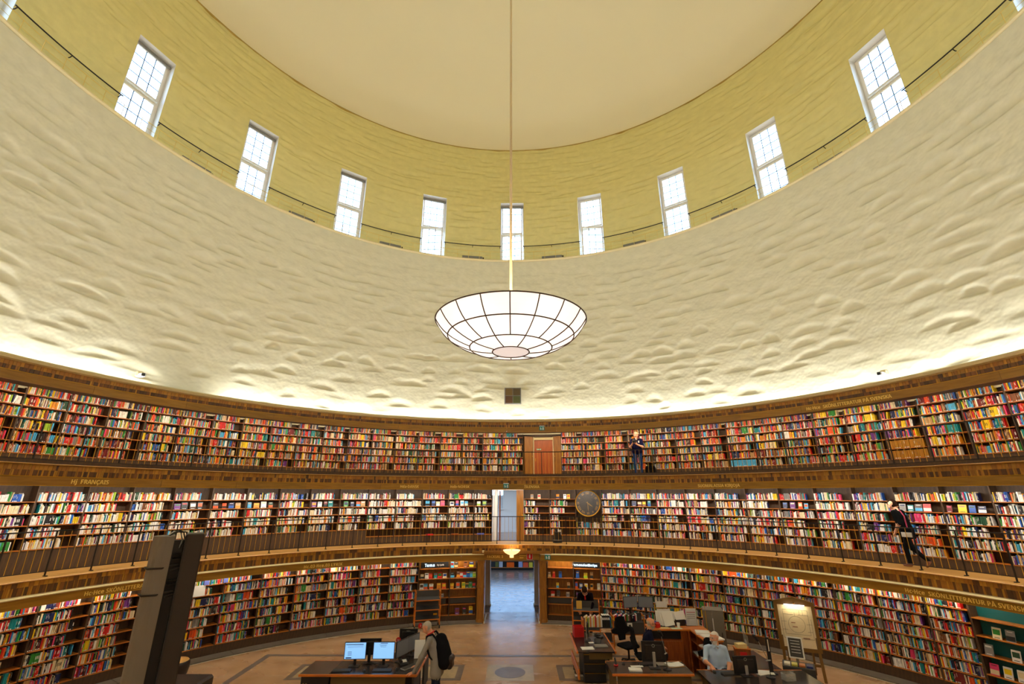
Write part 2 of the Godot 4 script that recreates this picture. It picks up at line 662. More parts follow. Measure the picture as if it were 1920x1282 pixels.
func build_drum() -> void:
	# lower wall
	var th := PackedFloat32Array()
	for i in 841:
		th.append(lerpf(-100.0, 100.0, i / 840.0) * D)
	for i in 33:
		th.append(lerpf(105.0, 260.0, i / 32.0) * D)
	var ys := PackedFloat32Array()
	for i in 301:
		ys.append(7.4 + (16.5 - 7.4) * i / 300.0)
	var rough := FastNoiseLite.new()
	rough.seed = 4
	rough.frequency = 0.02
	var low := bumps(7.5, 16.4, 0.44, 68, 0.1, 0.68, 3, 0.75, 1.2)
	var calm := func(t: float, y: float, r: float) -> float:
		if t > 1.76: return 0.0
		var big := rough.get_noise_2d(t * r * 30.0, y * 45.0) * 0.024
		return (low.height(t, y, r) * smoothstep(16.3, 14.2, y) * lerpf(0.4, 1.0, smoothstep(7.8, 11.5, y)) + big + rough.get_noise_2d(t * r * 300.0, y * 420.0) * 0.006) * smoothstep(16.5, 15.9, y)
	var w := plaster("wall_lower", th, ys, func(_y): return 13.3, calm, func(_i, _j): return false)
	structure(w)
	# upper wall with twenty window openings
	var tu := PackedFloat32Array()
	var open := PackedByteArray()
	for k in range(-6, 14):
		var fine := k <= 6
		var n1 := 14 if fine else 2
		var n2 := 10 if fine else 2
		var c := k * 18.0 * D
		for i in n1:
			tu.append(lerpf(c - 9 * D, c - WIN_HALF, i / float(n1))); open.append(0)
		for i in n2:
			tu.append(lerpf(c - WIN_HALF, c + WIN_HALF, i / float(n2))); open.append(1)
		for i in n1:
			tu.append(lerpf(c + WIN_HALF, c + 9 * D, i / float(n1))); open.append(0)
	tu.append((13 * 18.0 + 9.0) * D)
	open.append(0)
	var yu := PackedFloat32Array()
	for i in 4:
		yu.append(16.4 + 0.1 * i)
	for i in 90:
		yu.append(lerpf(16.75, 20.68, i / 89.0))
	for i in 88:
		yu.append(lerpf(20.68, 24.85, (i + 1) / 88.0))
	var up := bumps(16.4, 24.9, 0.38, 66, 0.11, 0.8, 9, 0.7, 1.1)
	var clear := func(t: float, y: float, r: float) -> float:
		if t > 2.1: return 0.0
		var h := up.height(t, y, r) + rough.get_noise_2d(t * r * 40.0, y * 60.0 + 900.0) * 0.02 + rough.get_noise_2d(t * r * 200.0, y * 300.0) * 0.005
		if y < 21.1:
			var near := absf(fposmod(t + 9 * D, 18 * D) - 9 * D) - WIN_HALF
			h *= smoothstep(0.0, 0.022, near) if y < 20.68 else maxf(smoothstep(0.0, 0.022, near), smoothstep(20.7, 21.1, y))
		return h
	var rad := func(y: float) -> float: return 14.0 + maxf(0.0, y - 20.7) * 0.125
	var wu := plaster("wall_upper", tu, yu, rad, clear, func(i, j): return open[i] == 1 and yu[j] > 16.74 and yu[j] < 20.67)
	structure(wu)
	# outer masonry, with the same openings
	var o := MB.new()
	var reveals := []
	for k in 20:
		var c := k * 18.0 * D
		o.sweep([Vector2(14.36, 20.68), Vector2(14.36, 16.3), Vector2(14.46, 16.3), Vector2(14.46, 20.68)], c + WIN_HALF, c + 18 * D - WIN_HALF, 6)
		# reveals: jambs, head and sill
		var o2 := MB.new()
		for s in [-1.0, 1.0]:
			var a: float = c + s * WIN_HALF
			var p0 := polar(a, 13.99, 16.75)
			var p1 := polar(a, 14.4, 16.75)
			var up4 := Vector3(0, 3.93, 0)
			if s < 0: o2.quad(p0, p1, p1 + up4, p0 + up4)
			else: o2.quad(p1, p0, p0 + up4, p1 + up4)
		var l0 := polar(c - WIN_HALF, 13.99, 0)
		var l1 := polar(c - WIN_HALF, 14.4, 0)
		var r0 := polar(c + WIN_HALF, 13.99, 0)
		var r1 := polar(c + WIN_HALF, 14.4, 0)
		o2.quad(l1 + Vector3(0, 20.68, 0), r1 + Vector3(0, 20.68, 0), r0 + Vector3(0, 20.68, 0), l0 + Vector3(0, 20.68, 0))
		o2.quad(l0 + Vector3(0, 16.75, 0), r0 + Vector3(0, 16.75, 0), r1 + Vector3(0, 16.75, 0), l1 + Vector3(0, 16.75, 0))
		o.sweep([Vector2(14.36, 16.75), Vector2(14.36, 16.3), Vector2(14.9, 16.3), Vector2(14.9, 16.75)], c - WIN_HALF, c + WIN_HALF, 3)
		reveals.append(o2)
	o.sweep([Vector2(14.7, 28.6), Vector2(14.7, 20.9), Vector2(14.36, 20.68), Vector2(14.5, 20.68), Vector2(15.3, 21.6), Vector2(15.3, 28.6)], -PI, PI, 120)
	o.sweep([Vector2(14.3, 16.4), Vector2(14.3, 7.2), Vector2(14.9, 7.2), Vector2(14.9, 16.4)], -PI, PI, 96)
	var wm := put(o, "wall_masonry", M.plaster)
	structure(wm)
	for q in reveals: put(q, "window_reveal", M.window_paint, wm)
	# ledge walk between the two walls
	var l := MB.new()
	l.sweep([Vector2(13.26, 16.62), Vector2(13.26, 16.57), Vector2(13.33, 16.5), Vector2(14.2, 16.44), Vector2(14.2, 16.6), Vector2(13.34, 16.6), Vector2(13.3, 16.62)], -PI, PI, 240)
	structure(put(l, "trim_1", M.cream))
	# ceiling: a shallow dome that turns up from the wall
	var pr := []
	for i in 41:
		var a := i / 40.0 * PI / 2
		pr.append(Vector2(14.5 * pow(cos(a), 0.8) if i < 40 else 0.001, 24.83 + 3.4 * sin(a)))
	pr.reverse()
	var c := MB.new()
	for p in pr: pass
	c.lathe(T(), pr, 160)
	structure(put(c, "ceiling", M.ceiling_paint))
	var c2 := MB.new()
	c2.lathe(T(), [Vector2(15.3, 28.5), Vector2(15.3, 28.7), Vector2(9.0, 29.4), Vector2(0.001, 29.6)], 64)
	structure(put(c2, "roof", M.dark_grey))
	var st := MB.new()
	st.col = lin(rgb(200, 180, 110))
	st.sweep([Vector2(14.47, 24.86), Vector2(14.47, 24.835), Vector2(14.6, 24.83), Vector2(14.6, 24.86)], -PI, PI, 240)
	structure(put(st, "trim_2", M.cream))

# ------------------------------------------------------------------ windows
func bars(b: MB, x0: float, x1: float, y0: float, y1: float, z: float, w: float, d: float) -> void:
	b.box(T((x0 + x1) / 2, y0 + w / 2, z), Vector3(x1 - x0, w, d))
	b.box(T((x0 + x1) / 2, y1 - w / 2, z), Vector3(x1 - x0, w, d))
	b.box(T(x0 + w / 2, (y0 + y1) / 2, z), Vector3(w, y1 - y0 - 2 * w, d))
	b.box(T(x1 - w / 2, (y0 + y1) / 2, z), Vector3(w, y1 - y0 - 2 * w, d))

func sash(parent: Node, w: float, h: float, fine: bool) -> void:
	# hinged at its left edge, x from 0 to w, y from 0 to h
	var b := MB.new()
	bars(b, 0, w, 0, h, 0, 0.075, 0.06)
	var s := put(b, "sash", M.window_paint, parent)
	s.position = Vector3(-w / 2, 0, 0)
	var iw := w - 0.15
	var ih := h - 0.15
	var nx := 3 if fine else 1
	var ny := 4 if fine else 1
	var pm := BoxMesh.new()
	pm.size = Vector3(iw / nx - 0.012, ih / ny - 0.012, 0.006)
	for i in nx:
		for j in ny:
			inst(pm, "pane", M.glass, s, T(0.075 + (i + 0.5) * iw / nx, 0.075 + (j + 0.5) * ih / ny, 0))
	if fine:
		var vm := BoxMesh.new()
		vm.size = Vector3(0.026, ih, 0.016)
		for i in range(1, nx):
			inst(vm, "muntin", M.lead, s, T(0.075 + i * iw / nx, 0.075 + ih / 2, 0))
		var hm := BoxMesh.new()
		hm.size = Vector3(iw, 0.026, 0.016)
		for j in range(1, ny):
			inst(hm, "muntin", M.lead, s, T(0.075 + iw / 2, 0.075 + j * ih / ny, 0))

func build_windows() -> void:
	var W := 2.0 * 14.26 * tan(WIN_HALF)
	for k in range(-9, 11):
		var fine := absi(k) <= 5
		var o := Node3D.new()
		o.name = "window_%d" % (k + 10)
		add_child(o)
		structure(o)
		o.transform = facing(k * 18.0 * D, 14.32, 16.76)
		var b := MB.new()
		bars(b, -W / 2, W / 2, 0, 3.9, -0.05, 0.07, 0.12)
		b.box(T(0, 2.0, -0.05), Vector3(W - 0.14, 0.12, 0.12))
		b.box(T(0, 2.0, 0.02), Vector3(W - 0.14, 0.05, 0.06))
		put(b, "window_frame", M.window_paint, o)
		var hold := W - 0.16
		for lower in [true, false]:
			var h := 1.86 if lower else 1.76
			var y := 0.08 if lower else 2.07
			sash(o, hold, h, fine)
			var s: Node3D = o.get_child(o.get_child_count() - 1)
			s.position = Vector3(-hold / 2, y, 0.02)
			if lower and (k == -1 or k == 0):
				s.rotation.y = -20 * D if k == -1 else -14 * D
			elif lower and k == 1:
				s.position = Vector3(hold / 2, y, 0.02)
				s.rotation.y = PI + 20 * D
		if fine and k <= 0:
			var r := MB.new()
			r.box(T(0, 3.8, 0.09), Vector3(W - 0.04, 0.12, 0.08), 0.02)
			put(r, "roller_blind", M.mid_grey, o)
	# handrails on the wall between the windows, and low heaters under them
	for k in range(-5, 5):
		var a := (k * 18.0) * D + WIN_HALF - 0.2 * D
		var e := ((k + 1) * 18.0) * D - WIN_HALF + 0.2 * D
		var side := "left" if k < 0 else "right"
		var ord: String = ["first", "second", "third", "fourth", "fifth"][(-k - 1) if k < 0 else k]
		var h := thing("wall_handrail", "dark wall handrail, %s window gap %s of the middle window" % [ord, side], "handrail", Vector3.ZERO, 0.0, "handrails on the window ledge")
		var pts := []
		for i in 13:
			pts.append(polar(lerpf(a, e, i / 12.0), 13.87, 17.78))
		var b := MB.new()
		b.tube(pts, 0.022, 6)
		put(b, "rail", M.iron, h)
		for q in [0.02, 0.5, 0.98]:
			var s := MB.new()
			s.tube([polar(lerpf(a, e, q), 13.87, 17.78), polar(lerpf(a, e, q), 13.95, 17.72), polar(lerpf(a, e, q), 14.02, 17.72)], 0.014, 5)
			put(s, "bracket", M.iron, h)
		var t := thing("wall_heater", "low grey ledge heater, %s window gap %s of the middle window" % [ord, side], "heater", Vector3.ZERO, 0.0, "heaters on the window ledge")
		t.transform = facing(lerpf(a, e, 0.5), 13.9, 17.0)
		bx(t, "casing", M.mid_grey, Vector3(0, 0, 0), Vector3(1.1, 0.22, 0.08), 0.015)
		bx(t, "valve", M.iron, Vector3(0.6, 0.02, 0), Vector3(0.07, 0.1, 0.06), 0.01)
	# thin yellow guard rail at the ledge
	var g := thing("ledge_guard_rail", "thin yellow guard rail running round the ledge under the windows", "railing")
	for y in [17.15, 16.9]:
		var pts := []
		for i in 145:
			pts.append(polar(lerpf(-108, 108, i / 144.0) * D, 13.4, y))
		var b := MB.new()
		b.tube(pts, 0.012 if y > 17 else 0.007, 5)
		put(b, "rail", M.pale_yellow, g)
	var pm := MB.new()
	pm.tube([Vector3.ZERO, Vector3(0, 0.55, 0)], 0.01, 5)
	var pmesh := pm.mesh()
	for i in range(-42, 43):
		inst(pmesh, "post", M.pale_yellow, g, T(polar(i * 2.5 * D, 13.4, 0).x, 16.6, polar(i * 2.5 * D, 13.4, 0).z))

# ------------------------------------------------------------------ wooden bands and gallery floors
func veneer_row(b: MB, r: float, y0: float, y1: float, dark: float, lo: float, hi: float) -> void:
	var a := -96.0 * D
	while a < 96.0 * D:
		var w := rng.randf_range(lo, hi) / r
		var light := rng.randf() > dark
		var base := lin([rgb(204, 146, 46), rgb(184, 122, 38)][rng.randi() % 2] if light else [rgb(112, 72, 34), rgb(138, 88, 36), rgb(98, 66, 36)][rng.randi() % 3])
		if light and dark > 0.3: w *= 0.45
		var k := rng.randf_range(0.8, 1.15)
		b.col = Color(base.r * k, base.g * k, base.b * k)
		var rr := r - rng.randf_range(0.0, 0.006)
		var p0 := polar(a + 0.0002, rr, y0)
		var p1 := polar(a + w - 0.0002, rr, y0)
		var up := Vector3(0, y1 - y0, 0)
		var back0 := polar(a + 0.0002, r + 0.02, y0)
		var back1 := polar(a + w - 0.0002, r + 0.02, y0)
		b.quad(p0, p1, p1 + up, p0 + up, w * r, y1 - y0)
		b.quad(back0, p0, p0 + up, back0 + up, 0.02, y1 - y0)
		b.quad(p1, back1, back1 + up, p1 + up, 0.02, y1 - y0)
		b.quad(p0 + up, p1 + up, back1 + up, back0 + up)
		b.quad(back0, back1, p1, p0)
		a += w

func fascia_boards(parent: Node, r: float, y0: float, y1: float, spans: Array, depth := 0.05) -> void:
	for sp in spans:
		var a: float = sp[0]
		while a < sp[1] - 0.05:
			var e: float = minf(a + rng.randf_range(9.0, 14.0), sp[1])
			if sp[1] - e < 4.0: e = sp[1]
			var b := MB.new()
			var k := rng.randf_range(0.82, 1.12)
			b.col = Color(k, k * rng.randf_range(0.95, 1.04), k)
			b.sweep([Vector2(r, y1), Vector2(r, y0), Vector2(r + depth, y0), Vector2(r + depth, y1)], (a + 0.012) * D, (e - 0.012) * D, maxi(4, int((e - a) * 1.2)))
			put(b, "fascia_board", M.fascia, parent)
			a = e

func ring(parent: Node, called: String, m: Material, prof: Array, spans := [[-180.0, 180.0]], col := Color.WHITE) -> void:
	for s in spans:
		var b := MB.new()
		b.col = col
		b.sweep(prof, s[0] * D, s[1] * D, maxi(8, int((s[1] - s[0]) / 1.5)))
		put(b, called, m, parent)

func rect(r0: float, r1: float, y0: float, y1: float) -> Array:
	return [Vector2(r0, y1), Vector2(r0, y0), Vector2(r1, y0), Vector2(r1, y1)]

func trim_node(called: String) -> Node3D:
	var o := Node3D.new()
	o.name = called
	add_child(o)
	structure(o)
	return o

const BACK := [[-180.0, -96.0], [96.0, 180.0]]

func build_bands() -> void:
	# top cornice with the light trough behind its lip
	var t := trim_node("trim_3")
	ring(t, "cornice_lip", M.cream, [Vector2(12.06, 7.93), Vector2(12.04, 7.9), Vector2(12.06, 7.83), Vector2(12.14, 7.8), Vector2(12.2, 7.8), Vector2(12.2, 7.93)])
	ring(t, "cornice_soffit", M.case_wood, rect(12.2, 14.4, 7.46, 7.52))
	ring(t, "trough_back", M.cream, rect(12.2, 12.28, 7.5, 7.93))
	ring(t, "bead", M.brass, rect(12.11, 12.2, 7.565, 7.58))
	ring(t, "veneer_base", M.veneer, rect(12.14, 12.2, 7.35, 7.8), BACK)
	for q in [[7.58, 7.69, 0.8], [7.69, 7.8, 0.06]]:
		var b := MB.new()
		veneer_row(b, 12.14, q[0], q[1], q[2], 0.05, 0.12)
		put(b, "veneer_blocks", M.veneer, t).set_meta("kind", "stuff")
	fascia_boards(t, 12.12, 7.35, 7.565, [[-96.0, 96.0]])
	for k in range(-20, 20):
		if k == -7:
			continue
		var a := (k * 9.0 + 4.5) * D
		bx(t, "cove_tube", M.tube_glow, Vector3.ZERO, Vector3(1.75, 0.03, 0.03)).transform = facing(a, 13.0, 7.62)
		var at := polar(a, 12.98, 7.65)
		area(look(at, Vector3(0.25 * sin(a), 1.0, -0.25 * cos(a))), Vector2(1.8, 0.06), COVE_E, Color(0.97, 0.98, 1.0))
	for k in range(-22, 23):
		var a := (k * 8.0 + 4.0) * D
		bx(t, "shelf_tube", M.tube_glow, Vector3.ZERO, Vector3(1.3, 0.025, 0.025)).transform = facing(a, 12.28, 7.43)
		area(look(polar(a, 12.28, 7.41), Vector3(0.5 * sin(a), -1.0, -0.5 * cos(a))), Vector2(1.5, 0.05), SHELF_E * 0.8, Color(1.0, 0.92, 0.8))
	# second gallery edge
	t = trim_node("trim_4")
	ring(t, "gallery_slab", M.case_wood, rect(12.15, 13.8, 5.2, 5.43))
	ring(t, "gallery_boards", M.pale_wood, rect(12.15, 13.62, 5.43, 5.455))
	ring(t, "nosing", M.fascia, [Vector2(11.97, 5.46), Vector2(11.95, 5.445), Vector2(11.97, 5.425), Vector2(12.15, 5.425), Vector2(12.15, 5.46)])
	ring(t, "kerb", M.case_wood, rect(12.2, 12.26, 5.455, 5.56))
	ring(t, "bead", M.brass, rect(11.985, 12.1, 5.15, 5.163))
	ring(t, "bead", M.brass, rect(11.985, 12.1, 4.93, 4.942))
	ring(t, "veneer_base", M.veneer, rect(12.02, 12.1, 4.94, 5.43), BACK)
	for q in [[5.163, 5.3, 0.42], [5.3, 5.425, 0.04]]:
		var b := MB.new()
		veneer_row(b, 12.02, q[0], q[1], q[2], 0.04, 0.11)
		put(b, "veneer_blocks", M.veneer, t).set_meta("kind", "stuff")
	fascia_boards(t, 12.0, 4.942, 5.15, [[-96.0, 96.0]])
	ring(t, "fascia_back", M.case_wood, rect(12.05, 12.15, 4.95, 5.42))
	for k in range(-22, 23):
		var a := (k * 8.0 + 4.0) * D
		if absf(a + 0.75 * D) < 2.0 * D: continue
		bx(t, "shelf_tube", M.tube_glow, Vector3.ZERO, Vector3(1.3, 0.025, 0.025)).transform = facing(a, 12.3, 4.99)
		area(look(polar(a, 12.3, 4.965), Vector3(0.5 * sin(a), -1.0, -0.5 * cos(a))), Vector2(1.5, 0.05), SHELF_E, Color(1.0, 0.96, 0.9))
	# first gallery edge; it stops at the portal
	t = trim_node("trim_5")
	ring(t, "gallery_slab", M.case_wood, rect(12.2, 13.8, 2.45, 2.76))
	ring(t, "gallery_boards", M.pale_wood, rect(12.1, 13.62, 2.76, 2.79))
	ring(t, "nosing", M.pale_wood, [Vector2(12.0, 2.79), Vector2(11.98, 2.775), Vector2(12.0, 2.755), Vector2(12.1, 2.755), Vector2(12.1, 2.79)])
	var split := [[-180.0, -5.4], [5.6, 180.0]]
	ring(t, "moulding", M.cream, [Vector2(11.88, 2.45), Vector2(11.86, 2.43), Vector2(11.88, 2.405), Vector2(12.1, 2.405), Vector2(12.1, 2.455)], split)
	ring(t, "bead", M.brass, rect(11.93, 12.0, 2.19, 2.2), split)
	ring(t, "veneer_base", M.veneer, rect(12.06, 12.2, 2.2, 2.755), BACK)
	for q in [[2.455, 2.64, 0.4], [2.64, 2.755, 0.12]]:
		var b := MB.new()
		veneer_row(b, 12.06, q[0], q[1], q[2], 0.04, 0.12)
		put(b, "veneer_blocks", M.veneer, t).set_meta("kind", "stuff")
	fascia_boards(t, 11.94, 2.2, 2.405, [[-96.0, -5.4], [5.6, 96.0]])
	ring(t, "fascia_back", M.case_wood, rect(12.1, 12.22, 2.45, 2.75))
	ring(t, "soffit", M.case_wood, rect(11.99, 12.7, 2.38, 2.44), split)
	for k in range(-20, 20):
		var a := (k * 9.0 + 4.5) * D
		if absf(a) < 8.0 * D: a += 5.5 * D * signf(a)
		bx(t, "shelf_tube", M.tube_glow, Vector3.ZERO, Vector3(1.2, 0.02, 0.02)).transform = facing(a, 12.02, 2.36)
		area(look(polar(a, 12.02, 2.34), Vector3(0.3 * sin(a), -1.0, -0.3 * cos(a))), Vector2(1.5, 0.04), SHELF_E * 0.36, Color(1.0, 0.95, 0.86))
	# walls behind the bookcases, with the door openings
	var wb := MB.new()
	wb.sweep(rect(13.62, 14.2, 5.2, 7.45), 8.9 * D, (360 + 3.6) * D, 120)
	wb.sweep(rect(13.62, 14.2, 7.25, 7.45), 3.6 * D, 8.9 * D, 4)
	wb.sweep(rect(13.62, 14.2, 2.5, 5.2), 2.4 * D, (360 - 4.0) * D, 120)
	wb.sweep(rect(13.62, 14.2, 4.95, 5.2), -4.0 * D, 2.4 * D, 4)
	wb.sweep(rect(12.6, 14.2, -0.1, 2.5), 6.5 * D, (360 - 6.5) * D, 120)
	structure(put(wb, "wall_behind_shelves", M.case_wood))
	# panelling on the side of the hall behind the viewer
	var wp := MB.new()
	wp.sweep(rect(13.3, 13.5, 5.43, 7.46), 86.0 * D, 274.0 * D, 90)
	wp.sweep(rect(13.3, 13.5, 2.79, 5.2), 84.0 * D, 276.0 * D, 90)
	wp.sweep(rect(12.25, 12.45, 0.0, 2.4), 81.0 * D, 279.0 * D, 90)
	structure(put(wp, "wall_panelling", M.panelling))

# ------------------------------------------------------------------ rooms seen through the openings
func build_rooms_beyond() -> void:
	# portal on the ground floor
	var d := trim_node("door_1")
	for s in [-1.0, 1.0]:
		bx(d, "jamb_panel", M.panel_wood, Vector3(s * 1.24, 1.1, -12.35), Vector3(0.24, 2.2, 1.2), 0.01)
		bx(d, "jamb_moulding", M.panel_wood, Vector3(s * 1.115, 1.1, -12.35), Vector3(0.02, 1.5, 0.8), 0.008)
		bx(d, "jamb_moulding", M.panel_wood, Vector3(s * 1.115, 0.2, -12.35), Vector3(0.02, 0.2, 0.8), 0.008)
		var pl := MB.new()
		pl.lathe(T(s * 1.24, 0, -11.9), [Vector2(0.17, 0), Vector2(0.17, 0.12), Vector2(0.15, 0.15), Vector2(0.15, 1.2), Vector2(0.165, 1.22), Vector2(0.165, 1.3), Vector2(0.15, 1.32), Vector2(0.15, 2.1), Vector2(0.17, 2.14), Vector2(0.17, 2.21)], 20)
		put(pl, "pilaster", M.panel_wood, d)
		bx(d, "skirting", M.white_paint, Vector3(s * 1.07, 0.03, -12.4), Vector3(0.05, 0.06, 1.3))
		bx(d, "brass_strip", M.brass, Vector3(s * 1.1, 0.35, -11.76), Vector3(0.02, 0.7, 0.02))
		bx(d, "inner_wall", M.cabinet_wood, Vector3(s * 1.5, 1.2, -14.0), Vector3(0.3, 2.6, 2.2))
		bx(d, "inner_jamb", M.white_paint, Vector3(s * 1.13, 1.2, -14.95), Vector3(0.26, 2.4, 0.3), 0.01)
		bx(d, "skirting", M.white_paint, Vector3(s * 0.98, 0.03, -14.95), Vector3(0.04, 0.06, 0.34))
	bx(d, "header_panel", M.fascia, Vector3(0, 2.33, -12.02), Vector3(2.3, 0.26, 0.06), 0.01)
	bx(d, "portal_ceiling", M.panel_wood, Vector3(0, 2.5, -13.4), Vector3(3.2, 0.1, 3.2))
	bx(d, "inner_header", M.cabinet_wood, Vector3(0, 2.36, -14.9), Vector3(3.4, 0.3, 0.1))
	# reading hall behind it: windows in the end wall and the side walls
	var h := trim_node("hall_walls")
	bx(h, "hall_floor", M.hall_floor, Vector3(0, -0.15, -19.5), Vector3(14, 0.296, 12.6))
	bx(h, "hall_ceiling", M.white_paint, Vector3(0, 4.6, -22.3), Vector3(14, 0.2, 7.0))
	bx(h, "hall_ceiling", M.white_paint, Vector3(0, 2.56, -16.9), Vector3(14, 0.08, 4.0))
	bx(h, "bulkhead", M.white_paint, Vector3(0, 3.6, -18.86), Vector3(14, 2.1, 0.12))
	bx(h, "front_wall", M.white_paint, Vector3(-4.1, 1.26, -15.1), Vector3(5.8, 2.52, 0.3))
	bx(h, "front_wall", M.white_paint, Vector3(4.1, 1.26, -15.1), Vector3(5.8, 2.52, 0.3))
	bx(h, "front_wall", M.white_paint, Vector3(0, 2.36, -15.1), Vector3(2.4, 0.32, 0.3))
	for s in [-1.0, 1.0]:
		bx(h, "side_wall", M.white_paint, Vector3(s * 7.0, 0.5, -20.3), Vector3(0.3, 1.0, 10.6))
		bx(h, "side_wall", M.white_paint, Vector3(s * 7.0, 4.3, -20.3), Vector3(0.3, 0.8, 10.6))
		for z in [-15.6, -18.6, -21.7, -24.9]:
			bx(h, "pier", M.white_paint, Vector3(s * 7.0, 2.45, z), Vector3(0.3, 2.9, 0.9))
		for z in [-17.1, -20.15, -23.3]:
			bx(h, "hall_pane", M.glass, Vector3(s * 7.0, 2.45, z), Vector3(0.01, 2.9, 2.2))
	bx(h, "end_wall", M.white_paint, Vector3(0, 0.45, -25.6), Vector3(14, 0.9, 0.3))
	bx(h, "end_wall", M.white_paint, Vector3(0, 4.45, -25.6), Vector3(14, 0.5, 0.3))
	for x in [-6.85, -2.5, 2.5, 6.85]:
		bx(h, "pier", M.white_paint, Vector3(x, 2.55, -25.6), Vector3(0.4, 3.3, 0.3))
	for x in [-4.675, 0.0, 4.675]:
		bx(h, "hall_pane", M.glass, Vector3(x, 2.55, -25.65), Vector3(4.6 if x == 0 else 3.95, 3.3, 0.01))
		bx(h, "sheer_curtain", M.sheer_cloth, Vector3(x, 2.55, -25.5), Vector3(4.58 if x == 0 else 3.93, 3.28, 0.004))
	# display unit at the end of the hall
	var u := thing("display_unit", "low dark display unit across the end of the reading hall beyond the portal", "display unit", Vector3(-0.05, 0, -25.0))
	bx(u, "carcass", M.black_plastic, Vector3(0, 0.45, -0.15), Vector3(3.4, 0.9, 0.3))
	bx(u, "shelf", M.shelf_wood, Vector3(0, 0.16, 0.05), Vector3(3.4, 0.03, 0.2))
	bx(u, "shelf", M.shelf_wood, Vector3(0, 0.56, 0.05), Vector3(3.4, 0.03, 0.2))
	bx(u, "top", M.shelf_wood, Vector3(0, 0.92, -0.1), Vector3(3.4, 0.04, 0.45))
	var items := [[-1.05, 0.2, 0.32, rgb(96, 96, 40), "olive"], [-0.78, 0.24, 0.34, rgb(176, 176, 184), "pale grey"], [-0.15, 0.5, 0.3, rgb(238, 92, 12), "orange"], [0.52, 0.26, 0.34, rgb(150, 156, 190), "lilac grey"], [0.86, 0.34, 0.3, rgb(216, 76, 40), "red-orange"], [1.2, 0.24, 0.3, rgb(206, 180, 50), "yellow"]]
	for it in items:
		var b := MB.new()
		b.col = lin(it[3])
		b.box(TR(Vector3.ZERO, Vector3(-0.2, 0, 0)), Vector3(it[1], it[2], 0.02))
		var o := put(b, "displayed_magazine", M.gloss)
		o.position = Vector3(-0.05 + it[0], 0.18 + it[2] / 2, -24.9)
		tag(o, "%s magazine facing out on the display unit at the end of the far hall" % it[4], "magazine", "magazines in the far hall")
	# small bowl lamp hanging in the portal
	var l := thing("bowl_pendant", "shallow glowing bowl lamp hanging in the ground floor portal", "lamp", Vector3(0.0, 2.42, -11.72))
	var b := MB.new()
	b.lathe(T(), [Vector2(0.06, 0.0), Vector2(0.16, 0.03), Vector2(0.27, 0.09), Vector2(0.34, 0.16), Vector2(0.345, 0.19), Vector2(0.33, 0.19), Vector2(0.26, 0.11), Vector2(0.15, 0.05), Vector2(0.01, 0.03)], 28)
	put(b, "bowl", M.bowl_glow, l)
	b = MB.new()
	b.lathe(T(), [Vector2(0.001, -0.09), Vector2(0.08, -0.09), Vector2(0.08, 0.01), Vector2(0.001, 0.01)], 16, false)
	put(b, "cap", M.bowl_glow, l)
	b = MB.new()
	b.tube([Vector3(0, 0.03, 0), Vector3(0, 0.21, 0), Vector3(0, 0.3, -0.1), Vector3(0, 0.32, -0.36)], 0.012)
	put(b, "stem", M.brass, l)
	var om := OmniLight3D.new()
	om.name = "bowl_light"
	om.light_energy = 0.12
	om.light_color = Color(1, 0.85, 0.6)
	om.light_size = 0.1
	om.omni_range = 40.0
	om.shadow_enabled = true
	l.add_child(om)
	om.position = Vector3(0, 0.24, 0)
	# first gallery: open door to a white room
	var m := trim_node("door_2")
	bx(m, "jamb", M.white_paint, Vector3(-0.72, 3.87, -13.62), Vector3(0.14, 2.16, 0.6), 0.01)
	bx(m, "jamb", M.white_paint, Vector3(-0.83, 3.87, -13.3), Vector3(0.06, 2.16, 0.16), 0.01)
	bx(m, "door_leaf", M.cabinet_wood, Vector3(-0.56, 3.85, -13.95), Vector3(0.05, 2.1, 0.5), 0.008)
	var leaf := bx(m, "door_leaf", M.panel_wood, Vector3(0.36, 3.86, -13.24), Vector3(0.32, 2.13, 0.05), 0.008)
	var kn := MB.new()
	kn.lathe(TR(Vector3(0.1, 0.0, 0.03), Vector3(PI / 2, 0, 0)), [Vector2(0.001, 0), Vector2(0.03, 0.01), Vector2(0.03, 0.03), Vector2(0.001, 0.045)], 12)
	put(kn, "knob", M.brass, leaf)
	bx(m, "jamb", M.white_paint, Vector3(0.26, 3.87, -13.6), Vector3(0.1, 2.16, 0.5), 0.01)
	bx(m, "header", M.white_paint, Vector3(-0.2, 4.97, -13.7), Vector3(1.4, 0.1, 0.9))
	var r := trim_node("gallery_room_walls")
	bx(r, "room_floor", M.hall_floor, Vector3(-0.2, 2.7, -17.2), Vector3(5.0, 0.18, 7.4))
	bx(r, "room_ceiling", M.white_paint, Vector3(-0.2, 5.35, -17.2), Vector3(5.0, 0.2, 7.4))
	bx(r, "side_wall", M.white_paint, Vector3(-2.6, 3.15, -17.4), Vector3(0.2, 0.8, 7.0))
	bx(r, "side_wall", M.white_paint, Vector3(-2.6, 5.2, -17.4), Vector3(0.2, 0.3, 7.0))
	bx(r, "side_wall", M.white_paint, Vector3(-2.6, 4.3, -14.6), Vector3(0.2, 1.5, 1.4))
	bx(r, "side_pane", M.glass, Vector3(-2.6, 4.3, -17.0), Vector3(0.01, 1.5, 3.4))
	bx(r, "side_wall", M.white_paint, Vector3(2.2, 4.05, -17.4), Vector3(0.2, 2.6, 7.0))
	bx(r, "far_wall", M.white_paint, Vector3(0.85, 4.05, -18.6), Vector3(2.7, 2.6, 0.2))
	bx(r, "far_wall", M.white_paint, Vector3(-2.0, 4.05, -18.6), Vector3(1.2, 2.6, 0.2))
	bx(r, "far_wall", M.white_paint, Vector3(-0.95, 3.35, -18.6), Vector3(0.9, 1.2, 0.2))
